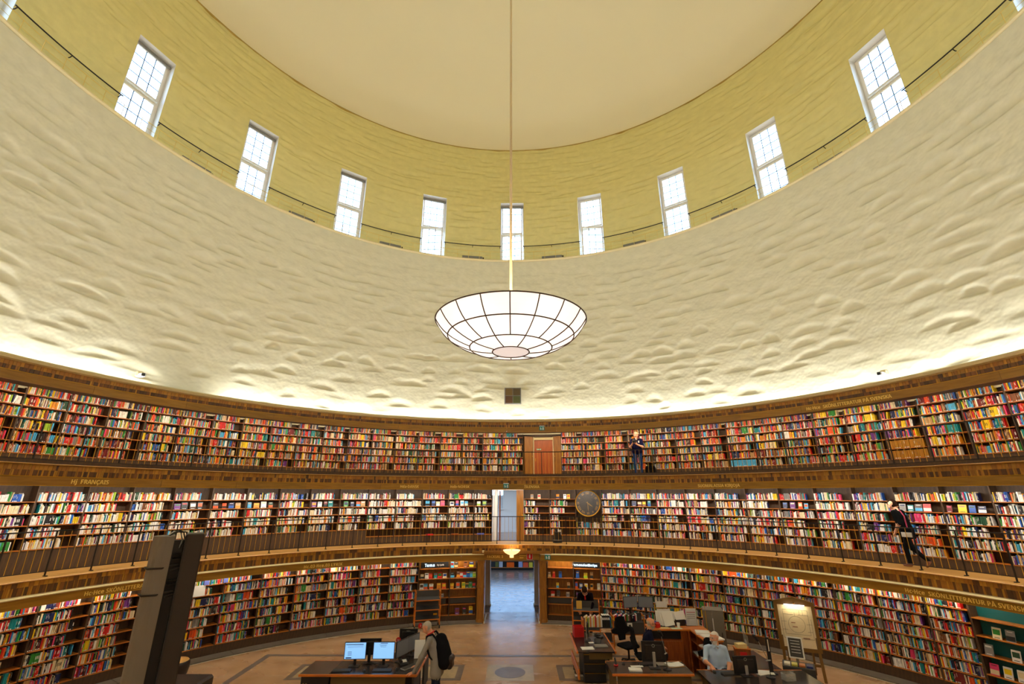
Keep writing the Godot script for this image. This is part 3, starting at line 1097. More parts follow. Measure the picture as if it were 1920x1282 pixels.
	bx(r, "far_wall", M.white_paint, Vector3(-0.95, 5.25, -18.6), Vector3(0.9, 0.2, 0.2))
	bx(r, "window_sill", M.white_paint, Vector3(-0.95, 3.97, -18.48), Vector3(0.96, 0.05, 0.12))
	bx(r, "window_frame", M.white_paint, Vector3(-0.52, 4.55, -18.55), Vector3(0.06, 1.2, 0.1))
	bx(r, "room_pane", M.glass, Vector3(-0.95, 4.55, -18.62), Vector3(0.9, 1.2, 0.01))
	bx(r, "dado_rail", M.white_paint, Vector3(0.3, 3.62, -18.48), Vector3(1.6, 0.05, 0.04))
	bx(r, "skirting", M.white_paint, Vector3(0.3, 2.85, -18.48), Vector3(3.0, 0.12, 0.04))
	var rl := thing("ceiling_panel_lamp", "flat white ceiling lamp in the room behind the gallery door", "lamp", Vector3(-0.2, 5.24, -16.2))
	bx(rl, "housing", M.white_paint, Vector3(0, 0.0, 0), Vector3(1.3, 0.05, 0.5), 0.008)
	bx(rl, "diffuser", M.room_lamp_glow, Vector3(0, -0.03, 0), Vector3(1.2, 0.012, 0.42))
	area(look(Vector3(0, -0.05, 0), Vector3(0, -1, 0)), Vector2(1.2, 0.42), 1.6, Color(0.92, 0.96, 1.0), rl)
	# second gallery: closed door between two open leaves
	var q := trim_node("door_3")
	q.transform = facing(6.25 * D, 13.5, Y2)
	bx(q, "door_frame", M.cream, Vector3(-0.455, 0.95, -0.02), Vector3(0.04, 1.9, 0.14), 0.006)
	bx(q, "door_frame", M.cream, Vector3(0.455, 0.95, -0.02), Vector3(0.04, 1.9, 0.14), 0.006)
	bx(q, "backing_panel", M.case_wood, Vector3(0, 0.98, -0.16), Vector3(1.6, 2.0, 0.05))
	bx(q, "lintel", M.cream, Vector3(0, 1.77, -0.02), Vector3(0.87, 0.12, 0.12), 0.006)
	bx(q, "header", M.case_wood, Vector3(0, 1.9, 0.0), Vector3(1.2, 0.1, 0.3))
	var dl := bx(q, "door_leaf", M.door_wood, Vector3(0, 0.86, -0.05), Vector3(0.87, 1.7, 0.05), 0.006)
	bx(dl, "handle", M.brass, Vector3(-0.38, -0.05, 0.04), Vector3(0.03, 0.14, 0.03), 0.008)
	var es := bx(dl, "exit_sign", M.green_sign, Vector3(-0.21, 0.42, 0.03), Vector3(0.21, 0.08, 0.01))
	var ar := MB.new()
	ar.slab(T(0, 0, 0.007), PackedVector2Array([Vector2(-0.05, 0), Vector2(-0.015, 0.028), Vector2(-0.015, 0.01), Vector2(0.05, 0.01), Vector2(0.05, -0.01), Vector2(-0.015, -0.01), Vector2(-0.015, -0.028)]), 0.004)
	put(ar, "arrow", M.paper, es)
	bx(es, "pictogram", M.paper, Vector3(-0.08, 0, 0.006), Vector3(0.03, 0.06, 0.004))
	bx(es, "pictogram", M.paper, Vector3(0.08, 0, 0.006), Vector3(0.025, 0.06, 0.004))
	for s in [-1.0, 1.0]:
		var lf := bx(q, "shutter_leaf", M.panel_wood, Vector3(s * 0.68, 0.93, 0.17), Vector3(0.44, 1.86, 0.04), 0.006, Vector3(0, s * -0.5, 0))
		bx(lf, "knob", M.brass, Vector3(-s * 0.17, 0.02, 0.035), Vector3(0.035, 0.05, 0.03), 0.01)

# ------------------------------------------------------------------ bookcases and books
const NAMES := ["white", "cream", "tan", "brown", "dark-brown", "maroon", "red", "orange", "amber", "yellow", "lime", "green", "dark-green", "teal", "sky-blue", "blue", "navy", "purple", "pink", "grey", "black", "gold"]
var PAL := [rgb(238, 234, 226), rgb(226, 208, 166), rgb(186, 146, 92), rgb(126, 72, 34), rgb(70, 40, 24), rgb(118, 22, 24), rgb(206, 26, 20), rgb(232, 84, 14), rgb(222, 142, 20), rgb(238, 204, 20), rgb(150, 186, 40), rgb(46, 140, 52), rgb(26, 72, 44), rgb(10, 134, 138), rgb(72, 172, 220), rgb(26, 86, 176), rgb(24, 34, 84), rgb(108, 44, 128), rgb(222, 60, 112), rgb(134, 132, 128), rgb(28, 26, 28), rgb(172, 116, 20)]
var WTS := {
	"top": [9, 10, 7, 8, 8, 9, 13, 11, 8, 9, 2, 5, 5, 6, 7, 7, 5, 2, 2, 4, 6, 0],
	"midl": [34, 22, 3, 2, 2, 3, 6, 3, 3, 4, 1, 2, 2, 2, 3, 4, 4, 1, 2, 4, 9, 0],
	"midr": [30, 14, 3, 2, 3, 4, 8, 4, 3, 5, 1, 3, 2, 3, 5, 7, 6, 2, 3, 7, 13, 0],
	"low": [20, 10, 4, 3, 3, 5, 12, 8, 4, 9, 2, 4, 3, 5, 6, 7, 6, 4, 5, 5, 14, 0],
}
var cum := {}
var bk := []      # [bay index, x, y, w, h, depth, lean, colour, setback]
var bays := []    # {t, tier, shelf names}

func pick(key: String) -> int:
	if not cum.has(key):
		var s := 0.0
		var a := []
		for w in WTS[key]:
			s += w
			a.append(s)
		cum[key] = a
	var a: Array = cum[key]
	var r: float = rng.randf() * a[-1]
	for i in a.size():
		if r < a[i]: return i
	return 0

func fill_shelf(bay: int, key: String, w: float, y: float, gap: float, fill: float, hmin: float, forced := -1) -> void:
	var x := -w / 2 + 0.02
	var end := -w / 2 + 0.02 + (w - 0.04) * fill
	var run := 0
	var col := 0
	var bw := 0.0
	var bh := 0.0
	while x < end:
		if run <= 0:
			col = pick(key)
			bw = rng.randf_range(0.013, 0.036)
			bh = rng.randf_range(hmin, gap - 0.035)
			run = 1 if rng.randf() < 0.94 else rng.randi_range(2, 6)
			if forced >= 0:
				col = forced
				bw = 0.045
				bh = gap - 0.06
				run = 50
		run -= 1
		var ww := bw * rng.randf_range(0.92, 1.08)
		if x + ww > end: break
		var lean := 0.0
		if rng.randf() < 0.05 and forced < 0: lean = rng.randf_range(0.04, 0.16)
		elif rng.randf() < 0.3: lean = rng.randf_range(-0.015, 0.03)
		bk.append([bay, x + ww / 2, y, ww, bh * rng.randf_range(0.985, 1.01), rng.randf_range(0.13, 0.18), lean, col, rng.randf_range(0.0, 0.025)])
		x += ww + (0.005 if forced >= 0 else 0.0015) + maxf(0.0, lean) * bh * 0.5
		if rng.randf() < 0.006: x += rng.randf_range(0.03, 0.1)

var bay_mesh := {}
func bay_part(called: String, size: Vector3, m: Material, o: Node3D, at: Vector3) -> void:
	var key := str(size)
	if not bay_mesh.has(key):
		var b := MB.new()
		b.box(T(), size)
		bay_mesh[key] = b.mesh()
	inst(bay_mesh[key], called, m, o, T(at.x, at.y, at.z))

func bookcase(tier: String, a: float, e: float, r: float, y0: float, y1: float, shelves: Array, label: String, back: Material, lip := 0.022) -> Array:
	var half := (e - a) / 2 * D
	var w := snappedf(2 * r * tan(half), 0.001)
	var o := thing("bookcase", label, "bookcase", Vector3.ZERO, 0.0, tier + " bookcases")
	o.transform = facing((a + e) / 2 * D, r, y0)
	var dp := 0.3
	bay_part("back_panel", Vector3(w, y1 - y0, 0.02), back, o, Vector3(0, (y1 - y0) / 2, -dp))
	for s in [-1.0, 1.0]:
		bay_part("upright", Vector3(0.02, y1 - y0, dp - 0.03), M.case_wood, o, Vector3(s * (w / 2 - 0.01), (y1 - y0) / 2, -dp / 2 - 0.005))
	for y in shelves:
		bay_part("shelf", Vector3(w - 0.04, lip, dp - 0.01), M.shelf_wood, o, Vector3(0, y - y0 - lip / 2, -dp / 2 + 0.01))
	if shelves:
		bay_part("plinth", Vector3(w, shelves[0] - y0 - lip, 0.03), M.case_wood, o, Vector3(0, (shelves[0] - y0 - lip) / 2, -0.03))
	bays.append({"t": o.transform, "tier": tier, "w": w, "th": (a + e) / 2, "y0": y0, "label": label})
	return [bays.size() - 1, w]

var ORD := ["first", "second", "third", "fourth", "fifth", "sixth", "seventh", "eighth", "ninth", "tenth", "eleventh", "twelfth", "thirteenth", "fourteenth", "fifteenth", "sixteenth", "seventeenth", "eighteenth", "nineteenth", "twentieth", "twenty-first", "twenty-second", "twenty-third", "twenty-fourth"]

func steps_from(start: float, step: float, limit: float, first: Array) -> Array:
	var out := [start] + first
	while absf(out[-1]) < limit:
		out.append(out[-1] + step)
	return out

var shown := {}
func display(bay: int, x: float, y: float, w: float, h: float, col: int, where: String, flat := false) -> void:
	var b := MB.new()
	b.col = lin(PAL[col])
	var t := TR(Vector3.ZERO, Vector3(-PI / 2 if flat else -0.22, 0, 0))
	b.box(t, Vector3(w, h, 0.018), 0.002)
	var o := put(b, "displayed_book", M.gloss)
	var inner := Transform3D(Basis(), Vector3(x, y - float(bays[bay].y0) + (0.012 if flat else h / 2 * 0.98), -0.08))
	o.transform = bays[bay].t * inner
	var c2 := pick("low")
	while c2 == col or shown.has("%d|%d|%s" % [col, c2, where]):
		c2 = (c2 + 1) % 21
	shown["%d|%d|%s" % [col, c2, where]] = true
	var p := MB.new()
	p.col = lin(PAL[c2])
	var kind := rng.randi() % 3
	if kind == 0: p.box(t * T(0, h * 0.1, 0.0105), Vector3(w * 0.78, h * 0.45, 0.004))
	elif kind == 1: p.box(t * T(0, -h * 0.22, 0.0105), Vector3(w * 0.99, h * 0.4, 0.004))
	else: p.box(t * T(0, h * 0.28, 0.0105), Vector3(w * 0.7, h * 0.16, 0.004))
	put(p, "cover_print", M.gloss, o)
	var tl := MB.new()
	tl.col = lin(PAL[20] if PAL[col].v > 0.6 else PAL[0])
	tl.box(t * T(0, -h * 0.38 if kind != 1 else h * 0.34, 0.0105), Vector3(w * 0.6, h * 0.05, 0.004))
	put(tl, "cover_title", M.gloss, o)
	tag(o, "%s book with %s print, %s" % [NAMES[col], NAMES[c2], where], "book", "books facing out on the shelves")

func count_name(i: int, side: String, what: String) -> String:
	return "%s bay %s of %s" % [ORD[mini(i, 23)], side, what]

func build_bookcases() -> void:
	var TOP := []
	for k in 6: TOP.append(5.76 + 0.302 * k)
	var LOW := []
	for k in 7: LOW.append(0.31 + 0.285 * k)
	# ---- top tier
	for side in 2:
		var edges: Array = steps_from(2.25, -4.36, 82.0, [-1.92, -5.88, -9.9]) if side == 0 else steps_from(9.81, 4.4, 82.0, [14.01, 18.46])
		for i in edges.size() - 1:
			var a: float = minf(edges[i], edges[i + 1])
			var e: float = maxf(edges[i], edges[i + 1])
			var r := bookcase("top tier", a, e, 13.2, Y2, 7.42, TOP, "dark bookcase on the top gallery, " + count_name(i, "left" if side == 0 else "right", "the closed brown door"), M.case_wood)
			for k in 6:
				var mid := (a + e) / 2
				if side == 1 and k == 0 and mid > 40.5 and mid < 45.8:
					fill_shelf(r[0], "top", r[1], TOP[k], 0.3, 0.98, 0.2, 14)
				elif side == 1 and k < 2 and mid > 63.0 and mid < 68.0:
					fill_shelf(r[0], "top", r[1], TOP[k], 0.3, 0.98, 0.2, 21)
				else:
					fill_shelf(r[0], "top", r[1], TOP[k], 0.27 if k == 5 else 0.295, 1.0 if rng.randf() < 0.45 else rng.randf_range(0.72, 0.95), 0.18)
	# ---- middle tier
	for side in 2:
		var edges: Array = steps_from(-3.82, -4.92, 80.0, [-7.32, -12.22]) if side == 0 else steps_from(2.28, 4.92, 80.0, [7.22, 12.22, 17.04, 22.25])
		for i in edges.size() - 1:
			var a: float = minf(edges[i], edges[i + 1])
			var e: float = maxf(edges[i], edges[i + 1])
			var ys := []
			var lowest := 1 if side == 0 else 0
			if side == 0 and i < 5: ys.append(3.09)
			for k in range(lowest, 6): ys.append(3.075 + 0.295 * k)
			if side == 1 and i == 2: ys = [3.09, 3.37]
			var where := count_name(i, "left" if side == 0 else "right", "the open gallery door")
			var r := bookcase("middle tier", a, e, 13.2, Y1, 4.95, ys, "dark bookcase on the middle gallery, " + where, M.case_wood)
			for y in ys:
				if side == 0 and y < 3.2: continue
				var k := int(round((y - 3.075) / 0.295))
				var fo := "%s shelf, middle gallery, %s bay %s of door" % [ORD[5 - k], ORD[mini(i, 23)], "left" if side == 0 else "right"]
				var second := k == 4 and (side == 0 or i in [4, 9, 12, 13]) and rng.randf() < 0.75
				if side == 1 and i < 2:
					if k == 5:
						for x in [-0.2, 0.12, 0.28]:
							if rng.randf() < 0.8: display(r[0], x, y, 0.13, 0.2, pick("low"), fo)
					else:
						fill_shelf(r[0], "midr", r[1], y, 0.28, rng.randf_range(0.35, 0.8), 0.17)
				elif second:
					var x: float = 0.06 - r[1] / 2
					while x < r[1] / 2 - 0.24:
						if rng.randf() < 0.8:
							var bw := rng.randf_range(0.12, 0.19)
							display(r[0], x + bw / 2, y, bw, rng.randf_range(0.18, 0.24), pick("low"), fo)
							x += bw
						x += rng.randf_range(0.02, 0.1)
				else:
					fill_shelf(r[0], "midl" if side == 0 else "midr", r[1], y, 0.285, 1.0 if rng.randf() < 0.35 else rng.randf_range(0.66, 0.96), 0.17)
	# ---- ground floor
	for side in 2:
		var edges: Array = steps_from(-6.74, -5.28, 79.0, [-11.76, -17.6]) if side == 0 else steps_from(6.73, 5.28, 64.0, [11.75, 16.8]) + [68.6, 73.9, 79.2]
		for i in edges.size() - 1:
			var a: float = minf(edges[i], edges[i + 1])
			var e: float = maxf(edges[i], edges[i + 1])
			var where := count_name(i, "left" if side == 0 else "right", "the portal")
			if i < 2:
				var ys := [0.25, 0.62, 0.87, 1.17, 1.55, 1.92]
				var r := bookcase("ground floor", a, e, 12.15, 0.0, 2.38, ys, "display bookcase with pale wooden backs, " + where, M.panel_wood)
				var o := get_child(get_child_count() - 1)
				var lists: Array = [[[1.92, [-0.46, -0.3, 0.08, 0.32], 0.15, 0.22], [1.55, [-0.44, -0.2, -0.08, 0.06, 0.2, 0.32, 0.45], 0.14, 0.22], [1.17, [-0.44, -0.2, 0.02, 0.17, 0.3, 0.44], 0.15, 0.22], [0.25, [-0.2, 0.08, 0.34], 0.15, 0.24]],
					[[1.55, [-0.48, -0.3, -0.15, 0.05, 0.22, 0.42], 0.14, 0.2], [1.17, [-0.48, -0.32, -0.1, 0.2, 0.4], 0.15, 0.22], [0.87, [-0.46, 0.0, 0.34], 0.14, 0.15]]] if side == 0 else [
					[[1.55, [-0.44, -0.26, 0.0], 0.11, 0.22], [1.17, [-0.12, 0.32], 0.12, 0.2], [0.87, [-0.32, -0.1, 0.28], 0.13, 0.2]],
					[[1.55, [-0.38, -0.06, 0.18], 0.13, 0.24], [1.17, [-0.44, -0.26, -0.06, 0.16, 0.44], 0.12, 0.23], [0.87, [-0.4], 0.12, 0.18]]]
				for row in lists[i]:
					for x in row[1]:
						display(r[0], x, row[0], row[2] * rng.randf_range(0.85, 1.15), row[3] * rng.randf_range(0.85, 1.1), pick("low"), "%s shelf, ground display, %s bay %s of portal" % [ORD[5 - ys.find(row[0])], ORD[i], "left" if side == 0 else "right"])
				bay_part("perforated_panel", Vector3(1.0, 0.2, 0.01), M.dark_grey, o if o.name.begins_with("bookcase") else self, Vector3(0, 0.74, -0.05)) if o.name.begins_with("bookcase") else null
				if i == 1:
					var sg := thing("lit_shelf_sign", "black shelf header with glowing white lettering, %s side of the portal" % ("left" if side == 0 else "right"), "sign")
					sg.transform = bays[r[0]].t * T(0, 2.05, -0.05)
					bx(sg, "board", M.black_plastic, Vector3.ZERO, Vector3(1.1, 0.2, 0.03))
					var words: Array = [["Tema", -0.2, 0.11], ["Ny lyrik", 0.22, 0.055]] if side == 0 else [["Personalens", -0.22, 0.085], ["lästips", 0.24, 0.085]]
					for wd in words:
						var o2 := inst(text_mesh(wd[0], wd[2]), "lettering", M.sign_glow if wd[2] > 0.06 else M.paper, sg, T(wd[1], -0.01, 0.02))
						o2.set_meta("label", "glowing lettering " + wd[0])
			elif side == 1 and a > 68.0:
				var ys := [0.31, 0.7, 1.1, 1.5, 1.88]
				var r := bookcase("ground floor", a, e, 12.15, 0.0, 2.38, ys, "teal backed display bookcase, " + where, M.teal_paint)
				for y in [0.7, 1.1, 1.5]:
					for x in [-0.4, -0.15, 0.1, 0.34]:
						if rng.randf() < 0.8: display(r[0], x, y, 0.17, 0.24, [0, 0, 1, 19, 18][rng.randi() % 5], "%s place, %s shelf up, teal display bookcase" % [ORD[int((x + 0.4) * 4.2) + (4 if a > 72.0 else 0)], ORD[ys.find(y)]])
			else:
				var r := bookcase("ground floor", a, e, 12.15, 0.0, 2.38, LOW, "full dark bookcase on the ground floor, " + where, M.case_wood)
				for k in 7:
					var f := (1.0 if rng.randf() < 0.3 else rng.randf_range(0.66, 0.94)) if side == 0 else (1.0 if rng.randf() < 0.75 else rng.randf_range(0.85, 0.97))
					fill_shelf(r[0], "low", r[1], LOW[k], 0.28, f, 0.18)
	build_books()

func book_into(b: MB, cover: Color, t: Transform3D, w: float, h: float, d: float, seed_: int) -> void:
	var X := t.basis.x * (w / 2)
	var Y := t.basis.y * h
	var Z := t.basis.z * d
	var o := t.origin
	b.col = cover
	b.quad(o - X, o + X, o + X + Y, o - X + Y)
	b.quad(o + X, o + X - Z, o + X - Z + Y, o + X + Y)
	b.quad(o - X - Z, o - X, o - X + Y, o - X - Z + Y)
	b.col = Color(0.62, 0.56, 0.44)
	b.quad(o - X + Y, o + X + Y, o + X - Z + Y, o - X - Z + Y)
	var f := t.basis.z * 0.0012
	if seed_ % 5 < 3:
		b.col = Color(0.72, 0.7, 0.64)
		b.quad(o - X * 0.86 + Y * 0.04 + f, o + X * 0.86 + Y * 0.04 + f, o + X * 0.86 + Y * 0.13 + f, o - X * 0.86 + Y * 0.13 + f)
	if seed_ % 7 < 3:
		b.col = cover.lerp(Color(0.75, 0.7, 0.6) if cover.get_luminance() < 0.2 else Color(0.1, 0.07, 0.06), 0.4)
		var q0 := 0.35 + 0.1 * (seed_ % 3)
		b.quad(o - X * 0.5 + Y * q0 + f, o + X * 0.5 + Y * q0 + f, o + X * 0.5 + Y * (q0 + 0.32) + f, o - X * 0.5 + Y * (q0 + 0.32) + f)

func build_books() -> void:
	# the 300 books nearest to the viewer's side of the hall are things of their own, the rest one mass
	var cam := Vector3(0.177, 4.72, 8.42)
	var view := Transform3D(Basis.from_euler(Vector3(18.535 * D, 0.467 * D, 0)), cam).affine_inverse()
	var ty := tan(73.75 * D / 2)
	var rank := []
	for i in bk.size():
		var q: Array = bk[i]
		var bay: Dictionary = bays[q[0]]
		var t: Transform3D = bay.t
		var p := view * (t * Vector3(q[1], q[2] - bay.y0 + q[4] / 2, -q[8]))
		var sx := p.x / -p.z / (ty * 1920.0 / 1282.0)
		var sy := p.y / -p.z / ty
		if p.z < 0 and absf(sx) < 0.985 and absf(sy) < 0.97 and not (bay.tier == "ground floor" and q[2] > 1.95) and not (sx > 0.52 and sy < -0.72):
			rank.append([-p.z / q[4], i])
	rank.sort()
	var single := {}
	for k in mini(300, rank.size()):
		single[rank[k][1]] = true
	var mass := MB.new()
	var used := {}
	for i in bk.size():
		var q: Array = bk[i]
		var bay: Dictionary = bays[q[0]]
		var base: Transform3D = bay.t
		var y0: float = bay.y0
		var lt := Transform3D(Basis(Vector3.BACK, -q[6]), Vector3(q[1], q[2] - y0, -0.012 - q[8]))
		var jit := 0.85 + 0.3 * fposmod(i * 0.6180339, 1.0)
		var c := lin(PAL[q[7]])
		c = Color(minf(c.r * jit, 0.95), minf(c.g * jit, 0.95), minf(c.b * jit, 0.95))
		if not single.has(i):
			book_into(mass, c, base * lt, q[3], q[4], q[5], i)
			continue
		var b := MB.new()
		b.col = c
		var w: float = q[3]
		var h: float = q[4]
		var d: float = q[5]
		b.box(T(0, h / 2, -0.004), Vector3(w, h, 0.008), 0.002)
		for s in [-1.0, 1.0]:
			b.box(T(s * (w / 2 - 0.0015), h / 2, -d / 2), Vector3(0.003, h, d - 0.008))
		var o := put(b, "book", M.paint)
		o.transform = base * lt
		bx(o, "pages", M.paper, Vector3(0, h / 2, -d / 2 - 0.004), Vector3(w - 0.007, h - 0.008, d - 0.02))
		if i % 5 < 3: bx(o, "spine_label", M.paper, Vector3(0, h * 0.085, 0.001), Vector3(w * 0.84, h * 0.09, 0.002))
		if i % 7 < 3: bx(o, "spine_title", M.paper if c.get_luminance() < 0.25 else M.black_plastic, Vector3(0, h * 0.55, 0.0008), Vector3(w * 0.45, h * 0.3, 0.002))
		var L: String = NAMES[bk[i - 1][7]] if i > 0 and bk[i - 1][0] == q[0] else ""
		var R: String = NAMES[bk[i + 1][7]] if i + 1 < bk.size() and bk[i + 1][0] == q[0] else ""
		var lv := int(round((float(q[2]) - y0) / 0.29))
		var nm := "%s %s book" % ["thick" if w > 0.028 else ("slim" if w < 0.019 else "medium"), NAMES[q[7]]]
		var wh := "%s shelf up, %s %s" % [ORD[clampi(lv - 1, 0, 19)], bay.tier, "left" if bay.th < 0 else "right"]
		var lb := "%s between %s and %s ones, %s" % [nm, L, R, wh] if L and R else "%s at the end of its row, %s" % [nm, wh]
		if used.has(lb):
			used[lb] += 1
			lb += ", %s such" % ORD[mini(used[lb], 23)]
		else:
			used[lb] = 0
		tag(o, lb, "book", "books on the nearest shelves")
	var all := put(mass, "shelved_books", M.paint)
	tag(all, "the many other shelved books filling the curved bookcases", "books", "", "stuff")

# ------------------------------------------------------------------ gallery railings
func build_railings() -> void:
	for g in 2:
		var y0: float = Y1 if g == 0 else Y2
		var o := thing("gallery_railing", "dark iron railing with brass bars along the %s gallery" % ("middle" if g == 0 else "top"), "railing")
		var R := 12.32
		for q in [[1.06, 0.02, "handrail"], [0.12, 0.012, "bottom_rail"]]:
			var b := MB.new()
			b.sweep(rect(R - q[1], R + q[1], y0 + q[0] - q[1], y0 + q[0] + q[1] * 0.5), -PI, PI, 320)
			put(b, q[2], M.iron, o)
		var pm := MB.new()
		pm.box(T(0, 0.52, 0), Vector3(0.028, 1.04, 0.028))
		pm.box(T(0, 0.01, 0.03), Vector3(0.05, 0.02, 0.12))
		var post := pm.mesh()
		var bm := MB.new()
		bm.box(T(0, 0.58, 0), Vector3(0.011, 0.92, 0.011))
		var bar := bm.mesh()
		for k in range(-18, 19):
			inst(post, "post", M.iron, o, facing(k * 4.5 * D + 1.6 * D, R, y0))
			for j in range(1, 6):
				inst(bar, "baluster", M.baluster_brass, o, facing((k + j / 6.0) * 4.5 * D + 1.6 * D, R, y0))

# ------------------------------------------------------------------ lettering and signs
var font: SystemFont
var texts := {}
func text_mesh(s: String, cap: float, depth := 0.006) -> TextMesh:
	var key := "%s|%f" % [s, cap]
	if not texts.has(key):
		if font == null:
			font = SystemFont.new()
			font.font_names = PackedStringArray(["Droid Sans"])
			font.font_weight = 700
		var t := TextMesh.new()
		t.font = font
		t.font_size = 48
		t.pixel_size = cap / 34.3
		t.depth = depth
		t.text = s
		t.curve_step = 2.0
		texts[key] = t
	return texts[key]

func arc_text(s: String, th0: float, th1: float, r: float, y: float, cap: float, parent: Node) -> void:
	text_mesh("A", cap)
	var total := font.get_string_size(s, HORIZONTAL_ALIGNMENT_LEFT, -1, 48).x
	for i in s.length():
		if s[i] == " ": continue
		var x0 := font.get_string_size(s.substr(0, i), HORIZONTAL_ALIGNMENT_LEFT, -1, 48).x
		var x1 := font.get_string_size(s.substr(0, i + 1), HORIZONTAL_ALIGNMENT_LEFT, -1, 48).x
		var th := lerpf(th0, th1, (x0 + x1) / 2 / total) * D
		inst(text_mesh(s[i], cap), "letter", M.gold_letter, parent, facing(th, r - 0.004, y))

func exit_sign(th: float, r: float, y: float, label: String) -> void:
	var o := thing("exit_sign", label, "sign", Vector3.ZERO, 0.0, "teal exit signs")
	o.transform = facing(th * D, r, y)
	bx(o, "panel", M.teal_sign, Vector3.ZERO, Vector3(0.22, 0.17, 0.03), 0.004)
	bx(o, "edge_light", M.white_paint, Vector3(0, 0.1, 0), Vector3(0.23, 0.03, 0.05))
	bx(o, "pictogram_figure", M.paper, Vector3(-0.05, -0.01, 0.016), Vector3(0.035, 0.1, 0.004))
	bx(o, "pictogram_figure", M.paper, Vector3(-0.02, -0.03, 0.016), Vector3(0.05, 0.02, 0.004))
	bx(o, "pictogram_door", M.paper, Vector3(0.055, -0.01, 0.016), Vector3(0.05, 0.12, 0.004))

func build_signs() -> void:
	var a := get_node("trim_4")
	arc_text("Hj  FRANÇAIS", -71.3, -67.2, 12.0, 5.045, 0.105, a)
	arc_text("Hda·DANSK", -22.35, -18.7, 12.0, 5.045, 0.105, a)
	arc_text("Hdb·NORSK", -12.5, -8.6, 12.0, 5.045, 0.105, a)
	arc_text("ÍSLENSKA", 2.55, 5.6, 12.0, 5.045, 0.105, a)
	arc_text("SUOMALAISIA KIRJOJA", 36.0, 43.1, 12.0, 5.045, 0.105, a)
	arc_text("Hc·Hce  SKÖNLITTERATUR PÅ SVENSKA", 55.2, 66.8, 12.12, 7.455, 0.105, get_node("trim_3"))
	var c := get_node("trim_5")
	arc_text("Hc·Hce SKÖNLITTERATUR PÅ SVENSKA", -66.8, -55.2, 11.94, 2.29, 0.1, c)
	arc_text("Hc.03·Hce.03 LYRIK", -38.1, -31.6, 11.94, 2.29, 0.1, c)
	arc_text("Hc·Hce  SKÖNLITTERATUR PÅ SVENSKA", 63.0, 75.0, 11.94, 2.29, 0.1, c)
	inst(text_mesh("FACKSAL 3", 0.095), "letters", M.gold_letter, get_node("door_1"), T(-0.68, 2.33, -11.985))
	bx(get_node("door_1"), "direction_line", M.gold_letter, Vector3(0.45, 2.37, -11.985), Vector3(0.28, 0.025, 0.006))
	bx(get_node("door_1"), "direction_line", M.gold_letter, Vector3(0.4, 2.29, -11.985), Vector3(0.16, 0.025, 0.006))
	exit_sign(6.35, 12.08, 7.52, "teal exit sign on the top cornice above the brown door")
	exit_sign(-1.15, 11.96, 5.08, "teal exit sign above the open door of the middle gallery")
	exit_sign(7.02, 11.86, 2.34, "teal exit sign above the display shelves right of the portal")
	var f := thing("extinguisher_sign", "red square sign with a white fire extinguisher above the portal", "sign", Vector3(0.73, 2.36, -11.93))
	bx(f, "plate", M.red, Vector3.ZERO, Vector3(0.22, 0.24, 0.02), 0.004)
	bx(f, "border", M.white_paint, Vector3(0, 0, -0.004), Vector3(0.24, 0.26, 0.015), 0.004)
	bx(f, "pictogram", M.paper, Vector3(0, -0.01, 0.012), Vector3(0.05, 0.13, 0.004), 0.001)
	bx(f, "pictogram", M.paper, Vector3(0, 0.075, 0.012), Vector3(0.025, 0.04, 0.004))
	# vent in the plaster
	var v := thing("air_vent", "square brown and green vent grille in the plaster wall", "vent")
	v.transform = facing(0.16 * D, 13.2, 9.23)
	bx(v, "frame", M.mid_grey, Vector3.ZERO, Vector3(0.8, 0.8, 0.06), 0.01)
	for i in 2:
		for j in 2:
			var b := MB.new()
			b.col = lin([rgb(98, 66, 30), rgb(118, 92, 40), rgb(84, 88, 34), rgb(96, 76, 34)][i * 2 + j])
			b.box(T(-0.18 + 0.37 * i, -0.18 + 0.37 * j, 0.035), Vector3(0.34, 0.34, 0.02))
			for k in 7:
				b.box(T(-0.18 + 0.37 * i, -0.18 + 0.37 * j - 0.15 + k * 0.05, 0.05), Vector3(0.34, 0.018, 0.012))
			put(b, "louvre", M.paint, v)
	# small cameras on the plaster just above the cornice
	for q in [[-64.6, "left"], [64.45, "right"]]:
		var o := thing("wall_camera", "small camera on a bracket above the glowing cornice, far %s" % q[1], "camera", Vector3.ZERO, 0.0, "cameras above the cornice")
		o.transform = facing(q[0] * D, 13.05, 8.38)
		bx(o, "mount", M.cream, Vector3(0, 0, -0.08), Vector3(0.2, 0.18, 0.14), 0.03)
		bx(o, "body", M.white_paint, Vector3(0, -0.05, 0.05), Vector3(0.14, 0.12, 0.3), 0.02)
		bx(o, "lens", M.black_plastic, Vector3(-0.02, -0.05, 0.21), Vector3(0.1, 0.1, 0.03), 0.02)
	var k := thing("gallery_sensor", "small cream sensor box on the moulding at the left of the portal", "sensor", polar(-5.6 * D, 11.9, 2.47))
	bx(k, "body", M.cream, Vector3(0, 0.06, 0), Vector3(0.09, 0.1, 0.09), 0.015)
	bx(k, "foot", M.iron, Vector3(-0.06, 0.0, 0.02), Vector3(0.12, 0.03, 0.05), 0.01)
	# big round clock
	var cl := thing("gallery_clock", "large round dark clock with a gold rim hanging on the middle gallery shelves", "clock")
	cl.transform = facing(14.67 * D, 12.98, 4.38)
	var rim := MB.new()
	var turn := TR(Vector3.ZERO, Vector3(PI / 2, 0, 0))
	rim.lathe(turn, [Vector2(0.5, -0.05), Vector2(0.545, -0.05), Vector2(0.55, 0.0), Vector2(0.545, 0.04), Vector2(0.53, 0.055), Vector2(0.51, 0.04), Vector2(0.5, 0.0)], 48)
	put(rim, "rim", M.brass, cl)
	var face := MB.new()
	face.lathe(turn, [Vector2(0.51, -0.05), Vector2(0.51, -0.01), Vector2(0.001, -0.01)], 48, false)
